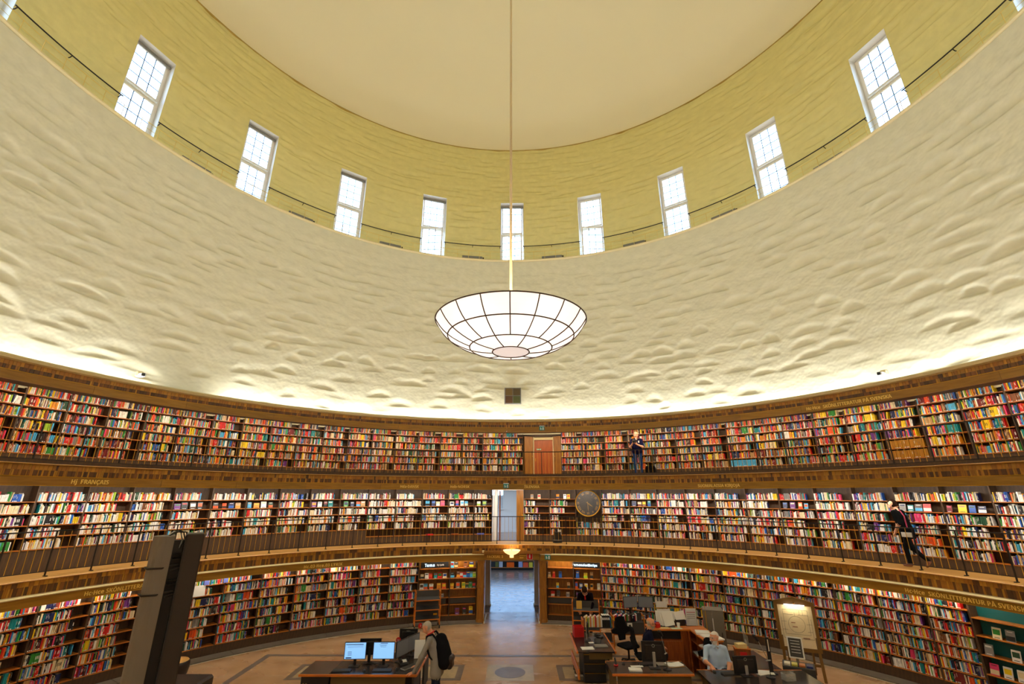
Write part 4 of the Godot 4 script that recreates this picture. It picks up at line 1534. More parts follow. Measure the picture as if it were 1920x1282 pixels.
	put(face, "dial", M.clock_face, cl)
	var glass := MB.new()
	glass.lathe(turn, [Vector2(0.51, 0.028), Vector2(0.51, 0.03), Vector2(0.001, 0.03)], 48, false)
	put(glass, "cover_glass", M.clock_glass, cl)
	var num := ["XII", "I", "II", "III", "IIII", "V", "VI", "VII", "VIII", "IX", "X", "XI"]
	for i in 12:
		var ang := i * 30 * D
		inst(text_mesh(num[i], 0.08, 0.004), "numeral", M.dial_gold, cl, Transform3D(Basis(Vector3.BACK, -ang), Vector3(sin(ang) * 0.41, cos(ang) * 0.41, -0.006)))
	for hnd in [[0.26, 0.035, 125.0], [0.38, 0.022, 178.0]]:
		var hb := MB.new()
		hb.slab(Transform3D(Basis(Vector3.BACK, -hnd[2] * D), Vector3(0, 0, 0.004)), PackedVector2Array([Vector2(-hnd[1] * 0.4, -0.06), Vector2(hnd[1] * 0.4, -0.06), Vector2(hnd[1] / 2, hnd[0] * 0.6), Vector2(0, hnd[0]), Vector2(-hnd[1] / 2, hnd[0] * 0.6)]), 0.006)
		put(hb, "hand", M.dial_gold, cl)

# ------------------------------------------------------------------ the bowl lamp
func build_lamp() -> void:
	var y0 := 7.34
	var L := thing("bowl_lamp", "great glass bowl lamp with thin dark ribs hanging in the middle of the hall", "lamp", Vector3(0.085, 0, 0))
	var pr := [Vector2(0.35, 7.34), Vector2(0.79, 7.42), Vector2(1.22, 7.64), Vector2(1.47, 7.95)]
	var fine := func(i: int, f: float) -> Vector2:
		var p0: Vector2 = pr[maxi(i - 1, 0)] if i > 0 else pr[0] * 2 - Vector2(0.79, 7.36)
		var p3: Vector2 = pr[i + 2] if i + 2 < 4 else Vector2(1.56, 8.3)
		return Vector2(pr[i]).cubic_interpolate(pr[i + 1], p0, p3, f)
	for i in 3:
		var n := 18 if i > 0 else 9
		for k in n:
			var b := MB.new()
			for a in 4:
				for h in 4:
					var t0 := TAU * (k + a / 4.0) / n
					var t1 := TAU * (k + (a + 1) / 4.0) / n
					var q0: Vector2 = fine.call(i, h / 4.0)
					var q1: Vector2 = fine.call(i, (h + 1) / 4.0)
					b.quad(polar(t0, q0.x, q0.y), polar(t0, q1.x, q1.y), polar(t1, q1.x, q1.y), polar(t1, q0.x, q0.y))
			put(b, "glass_panel", M.lamp_glass, L)
	var d := MB.new()
	d.lathe(T(), [Vector2(0.001, y0), Vector2(0.35, y0), Vector2(0.35, y0 + 0.01), Vector2(0.001, y0 + 0.01)], 32, false)
	put(d, "bottom_disc", M.lamp_glass, L)
	for k in 18:
		var pts := []
		for i in range(1 if k % 2 else 0, 3):
			for h in 5:
				var q: Vector2 = fine.call(i, h / 4.0)
				pts.append(polar(TAU * k / 18.0, q.x + 0.006, q.y - 0.006))
		var b := MB.new()
		b.tube(pts, 0.011, 5)
		put(b, "rib", M.lamp_iron, L)
	for q in pr:
		var pts := []
		for k in 73: pts.append(polar(TAU * k / 72.0, q.x + 0.006, q.y - 0.004))
		var b := MB.new()
		b.tube(pts, 0.013, 5)
		put(b, "hoop", M.lamp_iron, L)
	var rod := MB.new()
	rod.tube([Vector3(0, 7.95, 0), Vector3(0, 28.2, 0)], 0.028, 8)
	put(rod, "rod", M.rod, L)
	for k in 3:
		var s := MB.new()
		s.tube([polar(TAU * k / 3.0 + PI, 1.46, 7.96), Vector3(0, 8.0, 0)], 0.015, 5)
		put(s, "spoke", M.rod, L)
	var hub := MB.new()
	hub.lathe(T(0, 7.9, 0), [Vector2(0.001, 0), Vector2(0.06, 0), Vector2(0.07, 0.05), Vector2(0.05, 0.14), Vector2(0.03, 0.2)], 16)
	put(hub, "hub", M.rod, L)
	for k in 6:
		var at := polar(TAU * (k + 0.5) / 6.0, 0.85, 7.86)
		var b := MB.new()
		b.lathe(T(at.x, at.y, at.z), [Vector2(0.001, -0.1), Vector2(0.07, -0.08), Vector2(0.1, 0.0), Vector2(0.07, 0.08), Vector2(0.03, 0.12), Vector2(0.001, 0.12)], 12)
		put(b, "bulb", M.bulb_glow, L)
		var o := OmniLight3D.new()
		o.name = "bulb_light"
		o.light_energy = PENDANT_E / 6.0
		o.light_color = Color(1, 0.97, 0.92)
		o.light_size = 0.08
		o.omni_range = 60.0
		o.shadow_enabled = true
		L.add_child(o, true)
		o.position = at

# ------------------------------------------------------------------ furniture
func monitor(at: Vector3, turn: float, w: float, h: float, low: float, screen: String, label: String, stand: Material = null) -> Node3D:
	# the screen looks along +z, its foot stands on at
	var o := thing("monitor", label, "monitor", at, turn, "computer monitors")
	var sm: Material = stand if stand else M.black_plastic
	var c := low + h / 2
	var b := MB.new()
	b.box(T(0, c, 0.0), Vector3(w, h, 0.03), 0.006)
	b.box(T(0, c, -0.025), Vector3(w * 0.72, h * 0.66, 0.03), 0.012)
	put(b, "housing", M.black_plastic, o)
	if screen == "lit":
		bx(o, "screen", M.screen_glow, Vector3(0, c, 0.0165), Vector3(w - 0.03, h - 0.03, 0.003))
		area(look(Vector3(0, c, 0.03), Vector3(0, 0, 1)), Vector2(w - 0.03, h - 0.03), 0.02, Color(0.6, 0.8, 1.0), o)
		bx(o, "screen_bar", M.screen_bar, Vector3(-0.02, c + h * 0.36, 0.0195), Vector3(w * 0.8, 0.014, 0.002))
		bx(o, "screen_button", M.screen_bar, Vector3(-w * 0.28, c - h * 0.4, 0.0195), Vector3(w * 0.26, 0.022, 0.002))
		for k in 4: bx(o, "screen_text", M.screen_text, Vector3(-w * 0.24, c - h * 0.06 - k * 0.024, 0.0195), Vector3(w * 0.18, 0.008, 0.002))
		for k in 2: bx(o, "screen_text", M.screen_text, Vector3(0, c + h * (0.27 - 0.07 * k), 0.0195), Vector3(w * 0.7, 0.004, 0.002))
	elif screen == "plain":
		bx(o, "screen", M.screen_glow, Vector3(0, c, 0.0165), Vector3(w - 0.03, h - 0.03, 0.003))
		area(look(Vector3(0, c, 0.03), Vector3(0, 0, 1)), Vector2(w - 0.03, h - 0.03), 0.02, Color(0.6, 0.8, 1.0), o)
		bx(o, "screen_bar", M.screen_bar, Vector3(0.0, c + h * 0.42, 0.0195), Vector3(w * 0.34, 0.012, 0.002))
		for k in 3: bx(o, "screen_text", M.screen_text, Vector3(-0.02, c + h * (0.33 - 0.06 * k), 0.0195), Vector3(w * (0.36 - 0.06 * k), 0.005, 0.002))
	else:
		bx(o, "screen", M.grey_screen, Vector3(0, c, 0.0165), Vector3(w - 0.03, h - 0.03, 0.003))
	bx(o, "neck", sm, Vector3(0, c / 2 + 0.01, -0.045), Vector3(0.07, c - 0.02, 0.03), 0.008)
	bx(o, "foot", M.black_plastic, Vector3(0, 0.009, -0.02), Vector3(0.26, 0.018, 0.19), 0.008)
	return o

func keyboard(at: Vector3, turn: float, label: String, m: Material = null) -> void:
	var o := thing("keyboard", label, "keyboard", at, turn, "keyboards")
	bx(o, "case", m if m else M.black_plastic, Vector3(0, 0.012, 0), Vector3(0.44, 0.022, 0.16), 0.006, Vector3(0.06, 0, 0))
	var b := MB.new()
	for r in 5:
		for k in 14:
			b.box(TR(Vector3(-0.19 + k * 0.0292, 0.027 - (r - 2) * 0.0017, -0.052 + r * 0.026), Vector3(0.06, 0, 0)), Vector3(0.024, 0.006, 0.021))
	put(b, "keys", M.dark_grey, o)

func mouse(at: Vector3, turn: float, label: String) -> void:
	var o := thing("computer_mouse", label, "mouse", at, turn, "computer mice")
	var b := MB.new()
	b.lathe(Transform3D(Basis().scaled(Vector3(0.75, 1, 1.25)), Vector3.ZERO), [Vector2(0.001, 0.002), Vector2(0.042, 0.002), Vector2(0.044, 0.012), Vector2(0.034, 0.028), Vector2(0.016, 0.036), Vector2(0.001, 0.038)], 14)
	put(b, "shell", M.black_plastic, o)
	bx(o, "wheel", M.mid_grey, Vector3(0, 0.034, -0.025), Vector3(0.006, 0.008, 0.014))

func flat_sheet(at: Vector3, turn: float, size: Vector3, label: String, called := "paper_sheet", cat := "paper", m: Material = null) -> void:
	var b := MB.new()
	b.box(T(0, size.y / 2, 0), size)
	var o := put(b, called, m if m else M.paper)
	o.position = at
	o.rotation.y = turn
	tag(o, label, cat)

func book_cart(at: Vector3, turn: float, w: float, h: float, d: float, levels: Array, label: String, slant := 0.35) -> Node3D:
	var o := thing("book_cart", label, "book cart", at, turn, "wheeled book carts")
	for s in [-1.0, 1.0]:
		var b := MB.new()
		for z in [-1.0, 1.0]: b.box(T(s * (w / 2), h / 2 + 0.06, z * (d / 2 - 0.03)), Vector3(0.035, h - 0.12, 0.05), 0.006)
		b.box(T(s * (w / 2), 0.16, 0), Vector3(0.035, 0.07, d), 0.006)
		b.box(T(s * (w / 2), h - 0.02, 0), Vector3(0.035, 0.06, d + 0.04), 0.01)
		put(b, "side_frame", M.desk_wood, o)
		for z in [-1.0, 1.0]:
			var c := MB.new()
			c.lathe(TR(Vector3(s * (w / 2), 0.055, z * (d / 2 - 0.04)), Vector3(0, 0, PI / 2)), [Vector2(0.001, -0.02), Vector2(0.05, -0.02), Vector2(0.055, -0.01), Vector2(0.055, 0.01), Vector2(0.05, 0.02), Vector2(0.001, 0.02)], 14)
			put(c, "caster", M.black_plastic, o)
	for y in levels:
		bx(o, "shelf", M.dark_grey, Vector3(0, y, 0), Vector3(w - 0.04, 0.02, d * 0.8), 0.0, Vector3(slant, 0, 0))
		bx(o, "back_board", M.dark_grey, Vector3(0, y + 0.11, -d * 0.2), Vector3(w - 0.04, 0.24, 0.02), 0.0, Vector3(-0.15, 0, 0))
		bx(o, "front_lip", M.desk_wood, Vector3(0, y - d * 0.4 * sin(slant), d * 0.4), Vector3(w - 0.04, 0.03, 0.025))
	return o

func desk_lamp(at: Vector3, turn: float, label: String) -> void:
	var o := thing("desk_lamp", label, "lamp", at, turn, "desk lamps")
	var b := MB.new()
	b.lathe(T(), [Vector2(0.001, 0), Vector2(0.1, 0), Vector2(0.1, 0.015), Vector2(0.03, 0.025), Vector2(0.015, 0.04), Vector2(0.001, 0.04)], 18)
	put(b, "foot", M.black_plastic, o)
	b = MB.new()
	b.tube([Vector3(0, 0.03, 0), Vector3(0, 0.33, 0)], 0.008)
	put(b, "lower_arm", M.iron, o)
	b = MB.new()
	b.tube([Vector3(0, 0.33, 0), Vector3(-0.22, 0.8, 0)], 0.007)
	put(b, "upper_arm", M.silver, o)
	bx(o, "joint", M.silver, Vector3(0, 0.33, 0), Vector3(0.12, 0.02, 0.03), 0.005)
	bx(o, "head", M.black_plastic, Vector3(-0.25, 0.8, 0.01), Vector3(0.16, 0.05, 0.09), 0.012, Vector3(0, 0, -0.9))
	bx(o, "reflector", M.paper, Vector3(-0.235, 0.785, 0.015), Vector3(0.1, 0.03, 0.07), 0.008, Vector3(0, 0, -0.9))

func office_chair(at: Vector3, turn: float, label: String) -> void:
	var o := thing("office_chair", label, "chair", at, turn, "office chairs")
	bx(o, "seat", M.black_cloth, Vector3(0, 0.48, 0), Vector3(0.5, 0.09, 0.48), 0.03)
	var b := MB.new()
	b.slab(TR(Vector3(0, 0.62, -0.25), Vector3(-0.12, 0, 0)), PackedVector2Array([Vector2(-0.1, -0.05), Vector2(0.1, -0.05), Vector2(0.13, 0.1), Vector2(0.34, 0.15), Vector2(0.36, 0.24), Vector2(0.2, 0.3), Vector2(0.16, 0.52), Vector2(0.1, 0.56), Vector2(-0.1, 0.56), Vector2(-0.16, 0.52), Vector2(-0.2, 0.3), Vector2(-0.36, 0.24), Vector2(-0.34, 0.15), Vector2(-0.13, 0.1)]), 0.06)
	put(b, "backrest", M.black_cloth, o)
	b = MB.new()
	b.tube([Vector3(0, 0.12, 0), Vector3(0, 0.46, 0)], 0.03, 10)
	put(b, "gas_lift", M.iron, o)
	for k in 5:
		b = MB.new()
		b.tube([Vector3(0, 0.13, 0), polar(TAU * k / 5.0, 0.3, 0.08)], 0.026, 6, 0.018)
		var f := put(b, "foot", M.black_plastic, o)
		b = MB.new()
		var p := polar(TAU * k / 5.0, 0.3, 0.035)
		b.lathe(T(p.x, p.y, p.z), [Vector2(0.001, -0.03), Vector2(0.03, -0.025), Vector2(0.035, 0), Vector2(0.03, 0.025), Vector2(0.001, 0.03)], 10)
		put(b, "caster", M.black_plastic, f)

func rows_of_books(at: Transform3D, list: Array, where: String) -> void:
	# [colour index, width, height, depth]; each one a thing
	var x := 0.0
	for i in list.size():
		var q: Array = list[i]
		var b := MB.new()
		var c := lin(PAL[q[0]])
		b.col = c
		b.box(T(0, q[2] / 2, -0.004), Vector3(q[1] - 0.002, q[2], 0.008), 0.002)
		for s in [-1.0, 1.0]: b.box(T(s * (q[1] / 2 - 0.0025), q[2] / 2, -q[3] / 2), Vector3(0.003, q[2], q[3] - 0.008))
		var o := put(b, "binder" if q[0] == 20 else "cart_book", M.paint)
		o.transform = at * T(x + q[1] / 2, 0, 0)
		bx(o, "pages", M.paper, Vector3(0, q[2] / 2, -q[3] / 2 - 0.004), Vector3(q[1] - 0.009, q[2] - 0.008, q[3] - 0.02))
		if q[0] == 20: bx(o, "spine_label", M.paper, Vector3(0, q[2] * 0.72, 0.001), Vector3(q[1] * 0.7, q[2] * 0.2, 0.002))
		var lft: String = NAMES[list[i - 1][0]] if i else "nothing"
		var rgt: String = NAMES[list[i + 1][0]] if i + 1 < list.size() else "nothing"
		tag(o, "%s %s, %s from the left, between %s and %s, %s" % [NAMES[q[0]], "binder" if q[0] == 20 else "book", ORD[mini(i, 23)], lft, rgt, where], "binder" if q[0] == 20 else "book", "books " + where)
		x += q[1]

func build_furniture() -> void:
	# ---- public computer desk, left of the middle
	var d := thing("computer_desk", "dark topped computer desk with orange wooden edges, left of the middle", "desk", Vector3(-3.53, 0, -4.56))
	bx(d, "desktop", M.desk_top, Vector3(0.34, 0.73, 0.0), Vector3(2.04, 0.035, 0.9))
	bx(d, "desktop", M.desk_top_brown, Vector3(-1.025, 0.73, 0.0), Vector3(0.68, 0.035, 0.9))
	bx(d, "edge_strip", M.desk_wood, Vector3(0, 0.725, 0.465), Vector3(2.76, 0.05, 0.03), 0.006)
	bx(d, "edge_strip", M.desk_wood, Vector3(-0.4, 0.725, -0.465), Vector3(1.95, 0.05, 0.03), 0.006)
	bx(d, "return_top", M.desk_top, Vector3(0.93, 0.728, -1.05), Vector3(0.9, 0.03, 1.2))
	bx(d, "edge_strip", M.desk_wood, Vector3(1.38, 0.725, -0.6), Vector3(0.03, 0.05, 2.1), 0.006)
	bx(d, "side_cabinet", M.black_plastic, Vector3(-1.0, 0.355, 0), Vector3(0.66, 0.7, 0.84), 0.006)
	for k in 2: bx(d, "latch", M.brass, Vector3(-1.26 + k * 0.07, 0.52, 0.43), Vector3(0.03, 0.07, 0.02), 0.004)
	var dr := bx(d, "drawer_front", M.olive_panel, Vector3(0.24, 0.59, 0.4), Vector3(1.75, 0.19, 0.03), 0.004)
	bx(dr, "drawer_edge", M.brass, Vector3(0, -0.105, 0.012), Vector3(1.8, 0.012, 0.02))
	bx(d, "back_panel", M.black_plastic, Vector3(0.34, 0.35, -0.3), Vector3(2.0, 0.7, 0.03))
	bx(d, "end_panel", M.dark_grey, Vector3(1.3, 0.36, 0.05), Vector3(0.05, 0.7, 0.78), 0.005)
	bx(d, "end_panel", M.dark_grey, Vector3(1.3, 0.36, -1.2), Vector3(0.05, 0.7, 0.6), 0.005)
	monitor(Vector3(-3.79, 0.748, -4.62), 0.06, 0.53, 0.37, 0.15, "lit", "monitor with a lit blue page and a dark title bar on the left desk")
	monitor(Vector3(-3.09, 0.748, -4.64), 0.02, 0.53, 0.37, 0.15, "plain", "monitor with a lit nearly empty blue page on the left desk")
	var m1 := monitor(Vector3(-3.5, 0.748, -4.88), PI + 0.05, 0.53, 0.36, 0.17, "off", "dark monitor seen from behind between the two lit screens")
	var m2 := monitor(Vector3(-2.78, 0.745, -5.98), PI - 0.03, 0.5, 0.36, 0.12, "off", "dark monitor seen from behind at the far end of the left desk")
	for m in [m1, m2]: inst(text_mesh("DELL", 0.035, 0.003), "lettering", M.silver, m, TR(Vector3(0, 0.45 if m == m1 else 0.42, -0.02), Vector3(0, PI, 0)))
	monitor(Vector3(-2.72, 0.748, -4.98), 1.15, 0.5, 0.36, 0.12, "off", "grey screened monitor turned sideways toward the standing man")
	monitor(Vector3(-2.55, 0.745, -5.5), 1.1, 0.5, 0.36, 0.1, "off", "grey screened monitor turned sideways, farther back on the left desk")
	keyboard(Vector3(-3.98, 0.748, -4.3), 0.03, "dark keyboard in front of the monitor with the title bar")
	keyboard(Vector3(-3.02, 0.748, -4.32), 0.02, "dark keyboard in front of the nearly empty blue screen")
	keyboard(Vector3(-2.43, 0.748, -4.56), 1.0, "turned keyboard beside the standing man's hand", M.mid_grey)
	mouse(Vector3(-3.44, 0.748, -4.3), 0.0, "black mouse between the two dark keyboards")
	mouse(Vector3(-2.69, 0.748, -4.42), 0.4, "black mouse at the right of the second keyboard")
	var ph := thing("desk_phone", "black and white desk phone behind the lit screens", "telephone", Vector3(-2.62, 0.748, -4.8), 0.5)
	bx(ph, "base", M.black_plastic, Vector3(0, 0.03, 0), Vector3(0.2, 0.06, 0.2), 0.015, Vector3(0.3, 0, 0))
	bx(ph, "keypad", M.paper, Vector3(0.02, 0.065, 0.0), Vector3(0.1, 0.01, 0.1), 0.0, Vector3(0.3, 0, 0))
	bx(ph, "handset", M.black_plastic, Vector3(-0.07, 0.085, 0), Vector3(0.05, 0.04, 0.2), 0.015)
	var lp := thing("paper_stand", "white sheet on a slanted stand at the right end of the left desk", "stand", Vector3(-2.3, 0.745, -5.25), 0.15)
	bx(lp, "sheet", M.paper, Vector3(0, 0.2, 0), Vector3(0.3, 0.4, 0.01), 0.0, Vector3(-0.25, 0, 0))
	bx(lp, "prop", M.mid_grey, Vector3(0, 0.12, -0.09), Vector3(0.2, 0.25, 0.01), 0.0, Vector3(0.4, 0, 0))
	for q in [[-2.84, 1.2, -5.05, "left"], [-2.35, 1.46, -5.3, "right"]]:
		var s := thing("disc_marker", "red disc marker on a thin rod, the %s one above the left desk" % q[3], "sign", Vector3(q[0], 0.745, q[2]), 0.0, "red disc markers")
		var b := MB.new()
		b.tube([Vector3.ZERO, Vector3(0, q[1] - 0.745, 0)], 0.005, 5)
		put(b, "rod", M.silver, s)
		b = MB.new()
		b.lathe(TR(Vector3(0, q[1] - 0.745, 0.01), Vector3(PI / 2, 0 if q[3] == "left" else 0.9, 0)), [Vector2(0.001, -0.005), Vector2(0.062, -0.005), Vector2(0.062, 0.005), Vector2(0.001, 0.005)], 24, false)
		var disc := put(b, "disc", M.red, s)
		bx(disc, "lettering_line", M.paper, Vector3(0, q[1] - 0.745 + 0.012, 0.017), Vector3(0.07, 0.009, 0.003))
		bx(disc, "lettering_line", M.paper, Vector3(0, q[1] - 0.745 - 0.015, 0.017), Vector3(0.055, 0.009, 0.003))
	var cb := thing("cable_tangle", "tangle of thin black cables behind the lit screens", "cables", Vector3(-3.3, 0.75, -4.75))
	for k in 4:
		var pts := []
		var g := RandomNumberGenerator.new()
		g.seed = 40 + k
		for i in 9: pts.append(Vector3(-0.35 + i * 0.1 + g.randf_range(-0.04, 0.04), 0.012 + 0.03 * g.randf() * (1 if i % 3 else 0), g.randf_range(-0.12, 0.1)))
		var b := MB.new()
		b.tube(pts, 0.006, 5)
		put(b, "cable", M.black_plastic, cb)
	# ---- empty book cart by the left display shelves
	var ec := book_cart(Vector3(-3.2, 0, -11.15), 0.28, 0.92, 1.25, 0.5, [0.36, 0.68, 1.0], "empty book cart with dark slanted boards in front of the left display shelves", 0.3)
	bx(ec, "yellow_tag", M.brass, Vector3(0.32, 0.42, -0.06), Vector3(0.14, 0.06, 0.01))
	# ---- seats and the tall column at the lower left
	var st := thing("round_stool", "round dark leather stool with a yellowish top, beside the tall column", "stool", Vector3(-9.05, 0, -5.95))
	var b2 := MB.new()
	b2.lathe(T(), [Vector2(0.001, 0), Vector2(0.26, 0), Vector2(0.27, 0.05), Vector2(0.27, 0.1)], 28)
	put(b2, "base_ring", M.brass, st)
	b2 = MB.new()
	b2.lathe(T(), [Vector2(0.28, 0.1), Vector2(0.32, 0.14), Vector2(0.35, 0.3), Vector2(0.345, 0.42), Vector2(0.32, 0.46), Vector2(0.3, 0.46)], 28)
	put(b2, "cushion", M.leather, st)
	b2 = MB.new()
	b2.lathe(T(), [Vector2(0.32, 0.455), Vector2(0.3, 0.475), Vector2(0.15, 0.485), Vector2(0.001, 0.487)], 28)
	put(b2, "seat_top", M.pale_wood, st)
	var ot := thing("leather_ottoman", "low square dark leather ottoman beside the round stool", "ottoman", Vector3(-8.05, 0, -4.7), 0.0)
	bx(ot, "cushion", M.leather, Vector3(0, 0.27, 0), Vector3(1.15, 0.3, 0.95), 0.05)
	bx(ot, "base", M.black_plastic, Vector3(0, 0.06, 0), Vector3(1.05, 0.12, 0.85), 0.01)
	var co := thing("display_column", "tall dark display column with a grey rounded side and cable loops, lower left", "column", Vector3(-2.64, 0, 4.3), 0.62)
	b2 = MB.new()
	var half := []
	for k in 13: half.append(Vector2(-0.09 + 0.09 * cos(PI * 0.5 + PI * k / 12.0), 0.1 * sin(PI * 0.5 + PI * k / 12.0)))
	half.append(Vector2(-0.035, -0.1))
	half.append(Vector2(-0.035, 0.1))
	b2.slab(Transform3D(Basis(Vector3.RIGHT, Vector3.FORWARD, Vector3.UP), Vector3(0, 2.2, 0)), PackedVector2Array(half), 4.4)
	put(b2, "grey_shell", M.warm_grey, co)
	bx(co, "slot", M.black_plastic, Vector3(0.0, 2.18, -0.05), Vector3(0.12, 4.36, 0.06))
	bx(co, "screen_housing", M.dark_brown_metal, Vector3(0.105, 2.205, -0.01), Vector3(0.13, 4.41, 0.2), 0.008)
	bx(co, "housing_edge", M.black_plastic, Vector3(0.045, 2.2, 0.04), Vector3(0.014, 4.4, 0.1))
	for k in 2:
		var b := MB.new()
		var y := 4.17 - k * 0.19
		b.tube([Vector3(-0.19, y, 0.02), Vector3(-0.17, y - 0.005, 0.085), Vector3(-0.08, y - 0.005, 0.1), Vector3(-0.02, y + 0.005, 0.07), Vector3(0.03, y + 0.012, 0.06), Vector3(0.04, y - 0.012, 0.06), Vector3(-0.02, y - 0.03, 0.07)], 0.008, 6)
		put(b, "cable_loop", M.iron, co)
		for j in 2: bx(co, "clip", M.iron, Vector3(0.01, y + 0.05 + j * 0.03, 0.0), Vector3(0.07, 0.008, 0.06), 0.002)
	for k in 3:
		var b := MB.new()
		b.tube([Vector3(-0.08, 4.4, 0.03), Vector3(-0.05 + k * 0.02, 4.43, 0.0), Vector3(0.0 + k * 0.02, 4.42, -0.02), Vector3(0.02 + k * 0.02, 4.36, -0.02), Vector3(0.01, 4.3, 0.0)], 0.006, 5)
		put(b, "cable", M.iron if k else M.silver, co)
	# ---- small cards on the ground floor shelves, flat books on the low bench of the middle gallery
	for q in [[-52.9, 1.745, 0.42, 0.3, M.paper, "large white notice card standing on the left ground floor shelves"], [-51.9, 2.035, 0.14, 0.17, M.note_blue, "left blue card on the top ground floor shelf behind the column"], [-49.3, 2.035, 0.13, 0.18, M.note_blue, "right blue card on the top ground floor shelf behind the column"]]:
		var cd := MB.new()
		cd.box(TR(Vector3(0, q[3] / 2, 0), Vector3(-0.12, 0, 0)), Vector3(q[2], q[3], 0.01))
		var o := put(cd, "shelf_card", q[4])
		o.transform = facing(q[0] * D, 12.13, q[1])
		tag(o, q[5], "card")
	for k in 3:
		flat_sheet(Vector3.ZERO, 0.0, Vector3(0.3, 0.05, 0.2), ["reddish flat book on the low bench, third bay left of the gallery door", "brown flat book on the low bench, second bay left of the gallery door", "blue flat book on the low bench beside the gallery door"][k], "flat_book", "book", [M.red, M.cabinet_wood, M.note_blue][k])
		var fb: Node3D = get_child(get_child_count() - 1)
		fb.transform = facing([-15.6, -10.9, -6.0][k] * D, 13.06, 3.09)
	var sb := thing("floor_box", "small pale grey box on the floor beside the drawer desk", "box", Vector3(1.9, 0.004, -6.1), 0.05)
	bx(sb, "body", M.mid_grey, Vector3(0, 0.05, 0), Vector3(0.3, 0.1, 0.14), 0.01)
	bx(sb, "lid", M.paper, Vector3(0, 0.102, 0), Vector3(0.28, 0.01, 0.12))
	build_librarians_corner()

